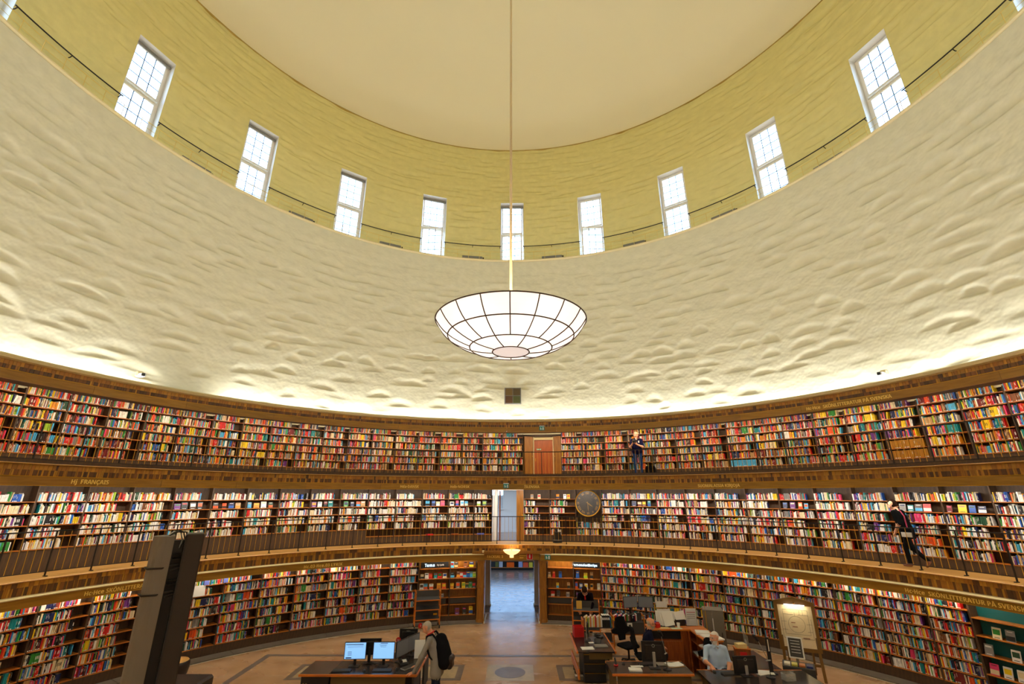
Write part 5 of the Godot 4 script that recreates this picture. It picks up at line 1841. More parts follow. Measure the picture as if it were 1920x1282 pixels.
func build_librarians_corner() -> void:
	# ---- desk seen from its end, with drawers
	var d := thing("drawer_desk", "narrow dark desk with orange edges seen end-on, drawers below", "desk", Vector3(2.32, 0, -6.65))
	bx(d, "desktop", M.desk_top, Vector3(0, 0.73, 0), Vector3(0.98, 0.035, 1.75))
	for s in [-1.0, 1.0]: bx(d, "edge_strip", M.desk_wood, Vector3(s * 0.51, 0.725, 0), Vector3(0.05, 0.05, 1.75), 0.006)
	bx(d, "apron", M.olive_panel, Vector3(0.12, 0.63, 0.8), Vector3(0.62, 0.16, 0.03))
	bx(d, "pedestal", M.dark_grey, Vector3(-0.05, 0.36, 0.3), Vector3(0.6, 0.7, 0.9), 0.006)
	for k in 3:
		var f := bx(d, "drawer", M.black_plastic, Vector3(-0.05, 0.12 + 0.215 * k, 0.77), Vector3(0.56, 0.2, 0.03), 0.004)
		bx(f, "drawer_edge", M.brass, Vector3(0, 0.105, 0.012), Vector3(0.56, 0.008, 0.012))
	bx(d, "leg_panel", M.dark_grey, Vector3(0.44, 0.36, -0.3), Vector3(0.04, 0.7, 0.9))
	for k in 3:
		var c := MB.new()
		c.lathe(TR(Vector3(-0.5, 0.06, 0.4 - 0.3 * k), Vector3(0, 0, PI / 2)), [Vector2(0.001, -0.02), Vector2(0.055, -0.02), Vector2(0.055, 0.02), Vector2(0.001, 0.02)], 14, false)
		put(c, "caster", M.black_plastic, d)
	bx(d, "caster_rail", M.desk_wood, Vector3(-0.48, 0.2, 0.0), Vector3(0.05, 0.25, 1.6), 0.008)
	var rb := thing("red_bin", "bright red open box at the far corner of the drawer desk", "box", Vector3(2.02, 0.748, -7.2), 0.1)
	for s in [-1.0, 1.0]:
		bx(rb, "side", M.red, Vector3(s * 0.14, 0.13, 0), Vector3(0.012, 0.26, 0.26))
		bx(rb, "front", M.red, Vector3(0, 0.13, s * 0.13), Vector3(0.29, 0.26, 0.012))
	bx(rb, "bottom", M.red, Vector3(0, 0.008, 0), Vector3(0.28, 0.012, 0.26))
	monitor(Vector3(2.25, 0.748, -6.75), 1.45, 0.5, 0.36, 0.14, "off", "monitor seen edge-on on the drawer desk", M.silver)
	keyboard(Vector3(2.5, 0.748, -6.65), 1.35, "black keyboard lying on the drawer desk")
	flat_sheet(Vector3(2.12, 0.748, -6.05), 0.08, Vector3(0.34, 0.008, 0.24), "white paper pad at the near left of the drawer desk")
	flat_sheet(Vector3(2.52, 0.748, -6.25), 0.05, Vector3(0.36, 0.02, 0.24), "closed grey folder on the drawer desk", "folder", "folder", M.mid_grey)
	flat_sheet(Vector3(2.3, 0.748, -6.55), 0.2, Vector3(0.14, 0.006, 0.1), "small white note beside the keyboard of the drawer desk")
	var ph := thing("desk_phone", "black telephone on the drawer desk", "telephone", Vector3(2.6, 0.748, -7.05), 0.9)
	bx(ph, "base", M.black_plastic, Vector3(0, 0.03, 0), Vector3(0.22, 0.06, 0.2), 0.015, Vector3(0.25, 0, 0))
	bx(ph, "handset", M.black_plastic, Vector3(-0.07, 0.085, 0), Vector3(0.05, 0.04, 0.22), 0.015)
	# ---- carts
	var ca := book_cart(Vector3(2.62, 0, -9.75), -0.15, 0.92, 1.18, 0.45, [0.35, 0.64, 0.93], "book cart with wooden ends where the dark suited man bends over", 0.25)
	var cv := MB.new()
	cv.col = lin(rgb(206, 160, 60))
	cv.box(TR(Vector3.ZERO, Vector3(-0.25, -0.15, 0)), Vector3(0.19, 0.25, 0.015))
	var yb := put(cv, "displayed_book", M.gloss)
	yb.position = Vector3(2.38, 1.07, -9.66)
	bx(yb, "cover_print", M.dark_grey, Vector3(0, -0.02, 0.01), Vector3(0.14, 0.12, 0.004), 0.0, Vector3(-0.25, -0.15, 0))
	tag(yb, "yellow illustrated book facing out on the cart beside the dark suited man", "book", "books facing out on the shelves")
	var cbk := book_cart(Vector3(2.78, 0, -8.35), 0.0, 0.95, 0.95, 0.4, [0.3], "book cart with a row of paperbacks and black binders behind the drawer desk", 0.0)
	bx(cbk, "shelf", M.dark_grey, Vector3(0, 0.72, 0), Vector3(0.91, 0.025, 0.34))
	var list := []
	var hue := [3, 1, 9, 1, 10, 1, 7, 1, 0, 9, 1, 6, 2, 0, 1, 8, 1, 0]
	for k in 18: list.append([hue[k], 0.026 + 0.006 * (k % 3), 0.26 + 0.02 * ((k * 5) % 4), 0.2])
	for k in 4: list.append([20, 0.062, 0.33, 0.26])
	list.append([15, 0.024, 0.3, 0.22])
	list.append([11, 0.02, 0.29, 0.22])
	rows_of_books(T(-0.44 + 2.78, 0.733, -8.2), list, "on the binder cart")
	var cc := book_cart(Vector3(3.95, 0, -9.3), 0.0, 1.05, 0.86, 0.42, [0.32, 0.66], "low black book cart with a taped picture, below the right hand shelves", 0.12)
	bx(cc, "taped_picture", M.paper, Vector3(0.02, 0.55, 0.25), Vector3(0.16, 0.22, 0.006))
	bx(cc, "front_board", M.dark_grey, Vector3(0, 0.5, 0.225), Vector3(1.0, 0.34, 0.02))
	bx(cc, "picture_print", M.dark_grey, Vector3(0.02, 0.55, 0.255), Vector3(0.08, 0.12, 0.004), 0.002)
	var l2 := []
	var h2 := [9, 6, 6, 15, 6, 7, 18, 17, 20, 0, 6, 11, 1, 19, 6, 9, 20, 16, 6, 0, 2, 7]
	for k in 22: l2.append([h2[k], 0.028 + 0.012 * (k % 3), 0.14 + 0.02 * (k % 4), 0.18])
	rows_of_books(T(-0.48 + 3.95, 0.68, -9.2), l2.slice(0, 20), "on the low cart")
	office_chair(Vector3(3.5, 0, -7.3), 0.5, "empty black office chair between the drawer desk and the counter")
	# ---- front desk with the big monitor
	var f := thing("service_desk", "dark service desk with an orange front edge, right of the middle", "desk", Vector3(3.38, 0, -4.62))
	bx(f, "desktop", M.desk_top, Vector3(0, 0.73, 0), Vector3(1.9, 0.035, 0.84))
	for s in [-1.0, 1.0]: bx(f, "edge_strip", M.desk_wood, Vector3(0, 0.725, s * 0.435), Vector3(1.92, 0.05, 0.03), 0.006)
	bx(f, "front_panel", M.olive_panel, Vector3(0.02, 0.55, 0.38), Vector3(1.7, 0.3, 0.03), 0.004)
	bx(f, "side_panel", M.olive_panel, Vector3(-0.88, 0.36, 0), Vector3(0.04, 0.7, 0.76))
	bx(f, "side_panel", M.olive_panel, Vector3(0.88, 0.36, 0), Vector3(0.04, 0.7, 0.76))
	bx(f, "lower_panel", M.cabinet_wood, Vector3(0.02, 0.2, 0.36), Vector3(1.7, 0.4, 0.02))
	var mm := monitor(Vector3(3.53, 0.748, -4.6), PI - 0.06, 0.56, 0.44, 0.12, "off", "large black monitor seen from behind on the service desk", M.silver)
	var lg := MB.new()
	lg.lathe(TR(Vector3(0, 0.47, -0.043), Vector3(-PI / 2, 0, 0)), [Vector2(0.028, -0.002), Vector2(0.034, -0.002), Vector2(0.034, 0.004), Vector2(0.028, 0.004)], 20, false)
	put(lg, "round_emblem", M.silver, mm)
	keyboard(Vector3(3.42, 0.748, -4.82), 0.1, "black keyboard behind the large monitor on the service desk")
	mouse(Vector3(2.83, 0.748, -4.85), 0.4, "black mouse on the left part of the service desk")
	flat_sheet(Vector3(3.02, 0.748, -4.42), -0.05, Vector3(0.3, 0.03, 0.2), "white pad at the front of the service desk", "note_pad", "pad")
	flat_sheet(Vector3(3.12, 0.748, -4.68), 0.1, Vector3(0.3, 0.006, 0.1), "narrow pale slip behind the white pad")
	var p2 := thing("cordless_phone", "upright cordless phone with a red light on the service desk", "telephone", Vector3(2.62, 0.748, -4.72), 0.5)
	bx(p2, "cradle", M.red, Vector3(0, 0.015, 0.0), Vector3(0.09, 0.03, 0.08), 0.008)
	bx(p2, "handset", M.dark_grey, Vector3(0, 0.09, -0.01), Vector3(0.055, 0.16, 0.03), 0.012, Vector3(-0.3, 0, 0))
	var ob := thing("open_book", "open book lying on the right part of the service desk", "book", Vector3(4.05, 0.748, -4.75), 0.2)
	for s in [-1.0, 1.0]: bx(ob, "page_block", M.paper, Vector3(s * 0.1, 0.02, 0), Vector3(0.2, 0.025, 0.26), 0.005, Vector3(0, 0, s * 0.08))
	bx(ob, "cover", M.pale_wood, Vector3(0, 0.004, 0), Vector3(0.42, 0.006, 0.28))
	flat_sheet(Vector3(3.82, 0.748, -4.85), 0.1, Vector3(0.36, 0.015, 0.26), "grey folder under the lamp of the service desk", "folder", "folder", M.mid_grey)
	desk_lamp(Vector3(3.8, 0.748, -4.48), 0.9, "thin desk lamp beside the large monitor")
	# ---- high wooden counter behind
	var c := thing("information_counter", "high reddish wooden counter with open shelves behind the seated men", "counter", Vector3(4.55, 0, -6.75))
	bx(c, "top", M.desk_wood, Vector3(0, 1.085, 0), Vector3(1.15, 0.04, 0.6), 0.006)
	bx(c, "door", M.cabinet_wood, Vector3(-0.1, 0.42, 0.28), Vector3(0.85, 0.8, 0.03), 0.004)
	bx(c, "niche", M.black_plastic, Vector3(-0.1, 0.95, 0.2), Vector3(0.8, 0.2, 0.02))
	bx(c, "carcass", M.cabinet_wood, Vector3(0, 0.53, -0.03), Vector3(1.1, 1.06, 0.45))
	bx(c, "side", M.cabinet_wood, Vector3(0.52, 0.53, 0.26), Vector3(0.04, 1.06, 0.08))
	var c2 := thing("counter_wing", "sloping counter wing with open shelves, covered in papers", "counter", Vector3(5.35, 0, -6.1), 0.0)
	bx(c2, "top", M.desk_wood, Vector3(0.0, 1.085, 0), Vector3(0.5, 0.04, 1.4), 0.006)
	bx(c2, "back_board", M.cabinet_wood, Vector3(0.2, 0.53, 0), Vector3(0.04, 1.06, 1.35))
	for y in [0.15, 0.5, 0.82]: bx(c2, "shelf", M.cabinet_wood, Vector3(0, y, 0), Vector3(0.42, 0.025, 1.3))
	for z in [-0.66, 0.0, 0.66]: bx(c2, "divider", M.cabinet_wood, Vector3(0, 0.53, z), Vector3(0.42, 1.06, 0.025))
	for k in 3: flat_sheet(Vector3(5.3, 0.515 if k < 2 else 0.835, -6.45 + k * 0.3), 0.2 * k, Vector3(0.25, 0.02 + 0.01 * k, 0.3), ["pale paper stack on the middle shelf of the counter wing, farther one", "pale paper stack on the middle shelf of the counter wing, nearer one", "pale paper stack on the upper shelf of the counter wing"][k], "paper_stack", "papers")
	flat_sheet(Vector3(5.4, 1.106, -5.65), 0.15, Vector3(0.42, 0.03, 0.5), "thick white paper pile at the near end of the counter wing", "paper_stack", "papers")
	flat_sheet(Vector3(5.3, 1.106, -6.05), -0.2, Vector3(0.36, 0.05, 0.3), "loose white paper pile in the middle of the counter wing", "paper_stack", "papers")
	flat_sheet(Vector3(4.4, 1.106, -6.62), 0.1, Vector3(0.3, 0.006, 0.2), "yellowish sheet at the front of the high counter", "paper_sheet", "paper", M.pale_paper)
	flat_sheet(Vector3(4.75, 1.106, -6.55), 0.05, Vector3(0.3, 0.006, 0.16), "pale green sheet at the front of the high counter", "paper_sheet", "paper", M.pale_green)
	var rk := thing("paper_rack", "slanted rack full of white timetables on the high counter", "rack", Vector3(4.5, 1.106, -6.85), -0.1)
	for k in 4: bx(rk, "sheet", M.paper, Vector3(-0.08 + 0.06 * k, 0.2, 0.03 * k), Vector3(0.3, 0.36, 0.008), 0.0, Vector3(-0.35, 0.1 * k - 0.15, 0.05 * k))
	bx(rk, "tray", M.dark_grey, Vector3(0.02, 0.01, 0.06), Vector3(0.5, 0.02, 0.25))
	var r3 := thing("paper_holder", "white notices in a dark holder on the high counter", "holder", Vector3(4.95, 1.106, -6.9), 0.2)
	bx(r3, "box", M.black_plastic, Vector3(0, 0.08, 0), Vector3(0.3, 0.16, 0.2), 0.01)
	bx(r3, "sheet", M.paper, Vector3(0.02, 0.25, 0.05), Vector3(0.32, 0.24, 0.008), 0.0, Vector3(-0.3, 0, 0.1))
	bx(r3, "sheet", M.paper, Vector3(-0.14, 0.24, 0.0), Vector3(0.2, 0.24, 0.008), 0.0, Vector3(-0.3, 0.3, -0.2))
	var nb := thing("notice_board", "white notice board with small coloured pictures behind the high counter", "notice board", Vector3(4.68, 0, -7.6), -0.05)
	bx(nb, "upper_sheet", M.paper, Vector3(0, 1.5, 0), Vector3(0.34, 0.17, 0.012))
	bx(nb, "sheet", M.paper, Vector3(0.04, 1.2, 0.0), Vector3(0.4, 0.36, 0.012))
	bx(nb, "picture", M.red, Vector3(0.14, 1.26, 0.01), Vector3(0.08, 0.1, 0.006))
	bx(nb, "picture", M.cabinet_wood, Vector3(0.02, 1.22, 0.01), Vector3(0.08, 0.08, 0.006))
	bx(nb, "picture", M.dark_grey, Vector3(0.12, 1.12, 0.01), Vector3(0.1, 0.07, 0.006))
	bx(nb, "rod", M.brass, Vector3(-0.1, 0.75, -0.02), Vector3(0.03, 1.5, 0.03))
	bx(nb, "cross_bar", M.brass, Vector3(0.4, 1.4, -0.02), Vector3(1.3, 0.02, 0.02))
	bx(nb, "foot", M.iron, Vector3(-0.1, 0.015, -0.02), Vector3(0.4, 0.03, 0.4), 0.01)
	bx(nb, "hanging_notice", M.paper, Vector3(0.86, 1.17, 0), Vector3(0.32, 0.46, 0.01))
	bx(nb, "notice_line", M.red, Vector3(0.86, 1.3, 0.008), Vector3(0.26, 0.012, 0.004))
	for k in 3: bx(nb, "notice_line", M.mid_grey, Vector3(0.86, 1.24 - 0.05 * k, 0.008), Vector3(0.24, 0.008, 0.004))
	var cup := MB.new()
	cup.lathe(T(), [Vector2(0.001, 0), Vector2(0.035, 0), Vector2(0.048, 0.13), Vector2(0.044, 0.13), Vector2(0.033, 0.01), Vector2(0.001, 0.01)], 18)
	var cu := put(cup, "paper_cup", M.paper)
	cu.position = Vector3(4.83, 1.106, -6.6)
	tag(cu, "white paper cup at the edge of the high counter", "cup")
	for q in [["blue", rgb(40, 110, 190), 4.2, -6.75], ["red", rgb(206, 40, 30), 4.24, -6.62]]:
		var b := MB.new()
		b.col = lin(q[1])
		b.box(T(0, 0.06, 0), Vector3(0.14, 0.12, 0.1), 0.015)
		b.box(T(0, 0.13, 0), Vector3(0.1, 0.03, 0.06), 0.01)
		var o := put(b, "tape_dispenser", M.gloss)
		o.position = Vector3(q[2], 1.106, q[3])
		tag(o, "small %s desk gadget on the counter beside the navy shirted man" % q[0], "dispenser")
	for k in 2:
		var w := monitor(Vector3(4.05 + 0.52 * k, 0.9, -9.1), 0.2 - 0.45 * k, 0.5, 0.34, 0.2, "off", ["left dark catalogue screen above the low cart", "right dark catalogue screen above the low cart"][k])
		bx(w, "stand_post", M.black_plastic, Vector3(0, -0.44, -0.02), Vector3(0.05, 0.9, 0.05))
	# ---- glass partition and grey cabinet
	var gc := thing("grey_cabinet", "tall grey metal cabinet behind the glass screen", "cabinet", Vector3(6.0, 0, -7.0), -0.3)
	bx(gc, "body", M.warm_grey, Vector3(0, 0.76, 0), Vector3(0.55, 1.52, 0.5), 0.008)
	bx(gc, "door", M.warm_grey, Vector3(0, 0.76, 0.255), Vector3(0.5, 1.44, 0.012), 0.004)
	bx(gc, "handle", M.iron, Vector3(0.18, 0.9, 0.27), Vector3(0.02, 0.14, 0.02))
	for q in [[5.62, -6.55, 0.95, "with a brass frame in front of the grey cabinet"], [5.6, -6.0, 1.1, "standing along the counter wing"], [6.2, -5.45, 0.6, "behind the man in the light blue shirt"]]:
		var o := thing("screen_panel", "clear upright screen " + q[3], "screen panel", Vector3(q[0], 1.106 if q[0] < 6 else 0.75, q[1]), PI / 2 - 0.35 * q[2], "clear counter screens")
		bx(o, "pane", M.acrylic, Vector3(0, 0.25, 0), Vector3(0.6 * q[2] + 0.1, 0.5, 0.008))
		for s in [-1.0, 1.0]: bx(o, "edge_post", M.brass if q[0] > 5.61 and q[0] < 5.7 else M.mid_grey, Vector3(s * (0.3 * q[2] + 0.05), 0.25, 0), Vector3(0.014, 0.52, 0.014))
		bx(o, "pinned_sheet", M.paper, Vector3(0.1, 0.2, 0.01), Vector3(0.2, 0.28, 0.004))
	var wb := thing("wooden_box", "small wooden box with a red inside behind the light blue shirt", "box", Vector3(6.0, 0.752, -5.3), -0.2)
	bx(wb, "case", M.cabinet_wood, Vector3(0, 0.11, 0), Vector3(0.36, 0.22, 0.24), 0.006)
	bx(wb, "panel", M.red, Vector3(0.0, 0.1, 0.122), Vector3(0.16, 0.12, 0.006))
	bx(wb, "foot", M.desk_wood, Vector3(0, 0.225, 0), Vector3(0.38, 0.015, 0.26))
	for k in 3: flat_sheet(Vector3(5.98, 0.985 + 0.03 * k, -5.3), 0.1 * k, Vector3(0.24, 0.03, 0.18), ["lowest pale book of the pile on the wooden box", "middle pale book of the pile on the wooden box", "topmost pale book of the pile on the wooden box"][k], "stacked_book", "book", M.pale_paper)
	# ---- right hand desk
	var e := thing("advisory_desk", "dark advisory desk at the lower right in front of the light blue shirt", "desk", Vector3(5.75, 0, -4.0))
	bx(e, "desktop", M.desk_top, Vector3(0, 0.73, 0.0), Vector3(2.5, 0.035, 0.9))
	bx(e, "edge_strip", M.desk_wood, Vector3(0, 0.725, -0.465), Vector3(2.5, 0.05, 0.03), 0.006)
	bx(e, "edge_strip", M.desk_wood, Vector3(0, 0.725, 0.465), Vector3(2.5, 0.05, 0.03), 0.006)
	bx(e, "front_panel", M.olive_panel, Vector3(0, 0.4, 0.36), Vector3(2.3, 0.6, 0.03))
	bx(e, "side_panel", M.olive_panel, Vector3(-1.15, 0.36, 0), Vector3(0.04, 0.7, 0.8))
	bx(e, "side_panel", M.olive_panel, Vector3(1.15, 0.36, 0), Vector3(0.04, 0.7, 0.8))
	bx(e, "back_wing", M.desk_top, Vector3(0.35, 0.735, -1.2), Vector3(0.9, 0.03, 1.4))
	bx(e, "wing_leg", M.dark_grey, Vector3(0.7, 0.36, -1.7), Vector3(0.05, 0.72, 0.5))
	var m3 := monitor(Vector3(5.52, 0.748, -4.12), PI + 0.08, 0.57, 0.36, 0.03, "off", "black monitor seen from behind on the advisory desk", M.silver)
	var em := MB.new()
	em.lathe(TR(Vector3(0, 0.33, -0.043), Vector3(-PI / 2, 0, 0)), [Vector2(0.026, -0.002), Vector2(0.032, -0.002), Vector2(0.032, 0.004), Vector2(0.026, 0.004)], 20, false)
	put(em, "round_emblem", M.silver, m3)
	keyboard(Vector3(5.2, 0.748, -4.2), 0.15, "black keyboard beside the monitor of the advisory desk")
	mouse(Vector3(4.86, 0.748, -4.32), 0.2, "black mouse under the hand of the man in light blue")
	desk_lamp(Vector3(6.02, 0.748, -4.0), 0.2, "slender desk lamp on the advisory desk beside the black monitor")
	for k in 2: flat_sheet(Vector3(5.95 + 0.1 * k, 0.748 + 0.012 * k, -4.25), 0.3 - 0.5 * k, Vector3(0.32, 0.012, 0.24), ["lower white sheet behind the slender lamp", "upper white sheet behind the slender lamp"][k])
	var po := thing("sign_post", "narrow black sign post with small white lettering at the right desk", "sign", Vector3(6.18, 0.748, -4.25))
	bx(po, "post", M.black_plastic, Vector3(0, 0.37, 0), Vector3(0.085, 0.72, 0.02), 0.004, Vector3(0, -0.3, 0))
	bx(po, "foot", M.black_plastic, Vector3(0, 0.01, 0), Vector3(0.22, 0.02, 0.16), 0.004)
	bx(po, "lettering_line", M.paper, Vector3(0.006, 0.57, 0.014), Vector3(0.018, 0.24, 0.003), 0.0, Vector3(0, -0.3, 0))
	var fr := thing("flyer_sign", "tilted dark notice with a white border beside the map easel", "sign", Vector3(7.2, 0.0, -4.95), -0.5)
	bx(fr, "board", M.paper, Vector3(0, 1.08, 0), Vector3(0.34, 0.46, 0.012), 0.0, Vector3(-0.25, 0, 0))
	bx(fr, "print", M.dark_grey, Vector3(0, 1.08, 0.008), Vector3(0.28, 0.4, 0.008), 0.0, Vector3(-0.25, 0, 0))
	for k in 5: bx(fr, "lettering_line", M.paper, Vector3(0, 1.22 - 0.06 * k, -0.022 + 0.015 * k), Vector3(0.2, 0.01, 0.008), 0.0, Vector3(-0.25, 0, 0))
	bx(fr, "stand", M.mid_grey, Vector3(0, 0.8, -0.04), Vector3(0.06, 0.2, 0.04))
	bx(fr, "rack_table", M.dark_grey, Vector3(0, 0.36, 0.02), Vector3(0.7, 0.72, 0.5), 0.01)
	for k in 4:
		var b := MB.new()
		b.col = lin([rgb(230, 224, 206), rgb(206, 196, 90), rgb(190, 110, 60), rgb(40, 50, 110)][k])
		b.box(T(0, 0.02, 0), Vector3(0.13, 0.04, 0.2), 0.003)
		var o := put(b, "flyer_stack", M.gloss)
		o.transform = fr.transform * T(-0.24 + 0.16 * k, 0.722, 0.12)
		tag(o, "%s flyer stack on the rack below the tilted dark notice" % ["cream", "yellowish", "orange brown", "dark blue"][k], "flyers", "flyer stacks")
	var bk2 := thing("clear_box", "clear plastic leaflet box at the lower right desk", "box", Vector3(6.35, 0.748, -3.85), 0.2)
	for s in [-1.0, 1.0]:
		bx(bk2, "side", M.acrylic, Vector3(s * 0.12, 0.07, 0), Vector3(0.008, 0.14, 0.16))
		bx(bk2, "front", M.acrylic, Vector3(0, 0.07, s * 0.08), Vector3(0.24, 0.14, 0.008))
	# ---- easel with the lit floor plan
	var ea := thing("map_easel", "wooden easel with a pale floor plan under a gabled top", "easel", Vector3(8.0, 0, -6.2), -0.42)
	for s in [-1.0, 1.0]:
		bx(ea, "leg", M.map_wood, Vector3(s * 0.42, 0.85, 0.02), Vector3(0.07, 1.72, 0.06), 0.006, Vector3(-0.06, 0, s * 0.03))
		bx(ea, "rear_leg", M.map_wood, Vector3(s * 0.3, 0.6, -0.3), Vector3(0.05, 1.26, 0.05), 0.006, Vector3(0.3, 0, 0))
	bx(ea, "stretcher", M.map_wood, Vector3(0, 0.35, 0.0), Vector3(0.84, 0.06, 0.04), 0.006)
	var fb := MB.new()
	bars(fb, -0.5, 0.5, 0.66, 1.86, 0.03, 0.085, 0.07)
	put(fb, "frame", M.map_wood, ea)
	var gb := MB.new()
	gb.slab(T(0, 1.86, 0.03), PackedVector2Array([Vector2(-0.52, 0), Vector2(0.52, 0), Vector2(0, 0.13)]), 0.09)
	put(gb, "gable", M.map_wood, ea)
	var mp := bx(ea, "plan_sheet", M.map_paper, Vector3(0, 1.26, 0.03), Vector3(0.84, 1.04, 0.02))
	var ln := MB.new()
	ln.col = lin(rgb(112, 96, 70))
	for q in [[-0.3, 0.3, 0.4], [-0.36, 0.36, -0.3], [-0.3, -0.05, 0.28], [0.06, 0.3, 0.28], [-0.3, 0.3, -0.2], [-0.36, -0.24, 0.1], [0.24, 0.36, 0.06], [-0.36, -0.24, -0.1], [0.24, 0.36, -0.12]]:
		ln.box(T((q[0] + q[1]) / 2, 1.26 + q[2], 0.042), Vector3(q[1] - q[0], 0.006, 0.003))
	for q in [[-0.3, -0.2, 0.4], [0.3, -0.2, 0.4], [-0.36, -0.3, 0.2], [0.36, -0.3, 0.2], [0.1, 0.28, 0.4], [0.18, 0.28, 0.4], [-0.02, 0.24, 0.34]]:
		ln.box(T(q[0], 1.26 + (q[1] + q[2]) / 2, 0.042), Vector3(0.006, q[2] - q[1], 0.003))
	for k in 36:
		var a := TAU * k / 36.0
		ln.box(TR(Vector3(0.2 * sin(a), 1.3 + 0.2 * cos(a), 0.042), Vector3(0, 0, -a)), Vector3(0.036, 0.006, 0.003))
	put(ln, "plan_lines", M.paint, ea)
	for q in [[-0.08, 1.34, 0.1], [-0.05, 1.24, 0.12], [0.18, 0.98, 0.16]]: bx(ea, "plan_label", M.cabinet_wood, Vector3(q[0], q[1], 0.043), Vector3(q[2], 0.02, 0.004))
	bx(ea, "picture_lamp", M.room_lamp_glow, Vector3(0, 1.8, 0.14), Vector3(0.5, 0.02, 0.04), 0.004)
	bx(ea, "lamp_arm", M.brass, Vector3(0, 1.83, 0.09), Vector3(0.04, 0.02, 0.1))
	area(look(Vector3(0, 1.785, 0.14), Vector3(0, -1, -0.25)), Vector2(0.5, 0.04), 0.14, Color(1.0, 0.93, 0.75), ea)
	bx(ea, "glazing", M.clock_glass, Vector3(0, 1.26, 0.052), Vector3(0.84, 1.04, 0.004))
	# ---- step stool and dark bag on the galleries
	var ks := thing("kick_stool", "round black kick stool on the middle gallery", "stool")
	ks.transform = facing(8.7 * D, 12.85, Y1)
	var kb := MB.new()
	kb.lathe(T(), [Vector2(0.001, 0), Vector2(0.2, 0), Vector2(0.2, 0.05), Vector2(0.15, 0.36), Vector2(0.16, 0.38), Vector2(0.16, 0.42), Vector2(0.001, 0.42)], 22)
	put(kb, "body", M.black_plastic, ks)
	kb = MB.new()
	kb.lathe(T(0, 0.1, 0), [Vector2(0.195, 0), Vector2(0.2, 0.01), Vector2(0.195, 0.03)], 22)
	put(kb, "ring", M.mid_grey, ks)
	var bg := thing("dark_bag", "black bag standing on the top gallery beside the photographer", "bag")
	bg.transform = facing(26.9 * D, 12.95, Y2)
	bx(bg, "body", M.black_cloth, Vector3(0, 0.2, 0), Vector3(0.42, 0.4, 0.2), 0.05)
	bx(bg, "flap", M.black_cloth, Vector3(0, 0.36, 0.05), Vector3(0.36, 0.12, 0.14), 0.03)

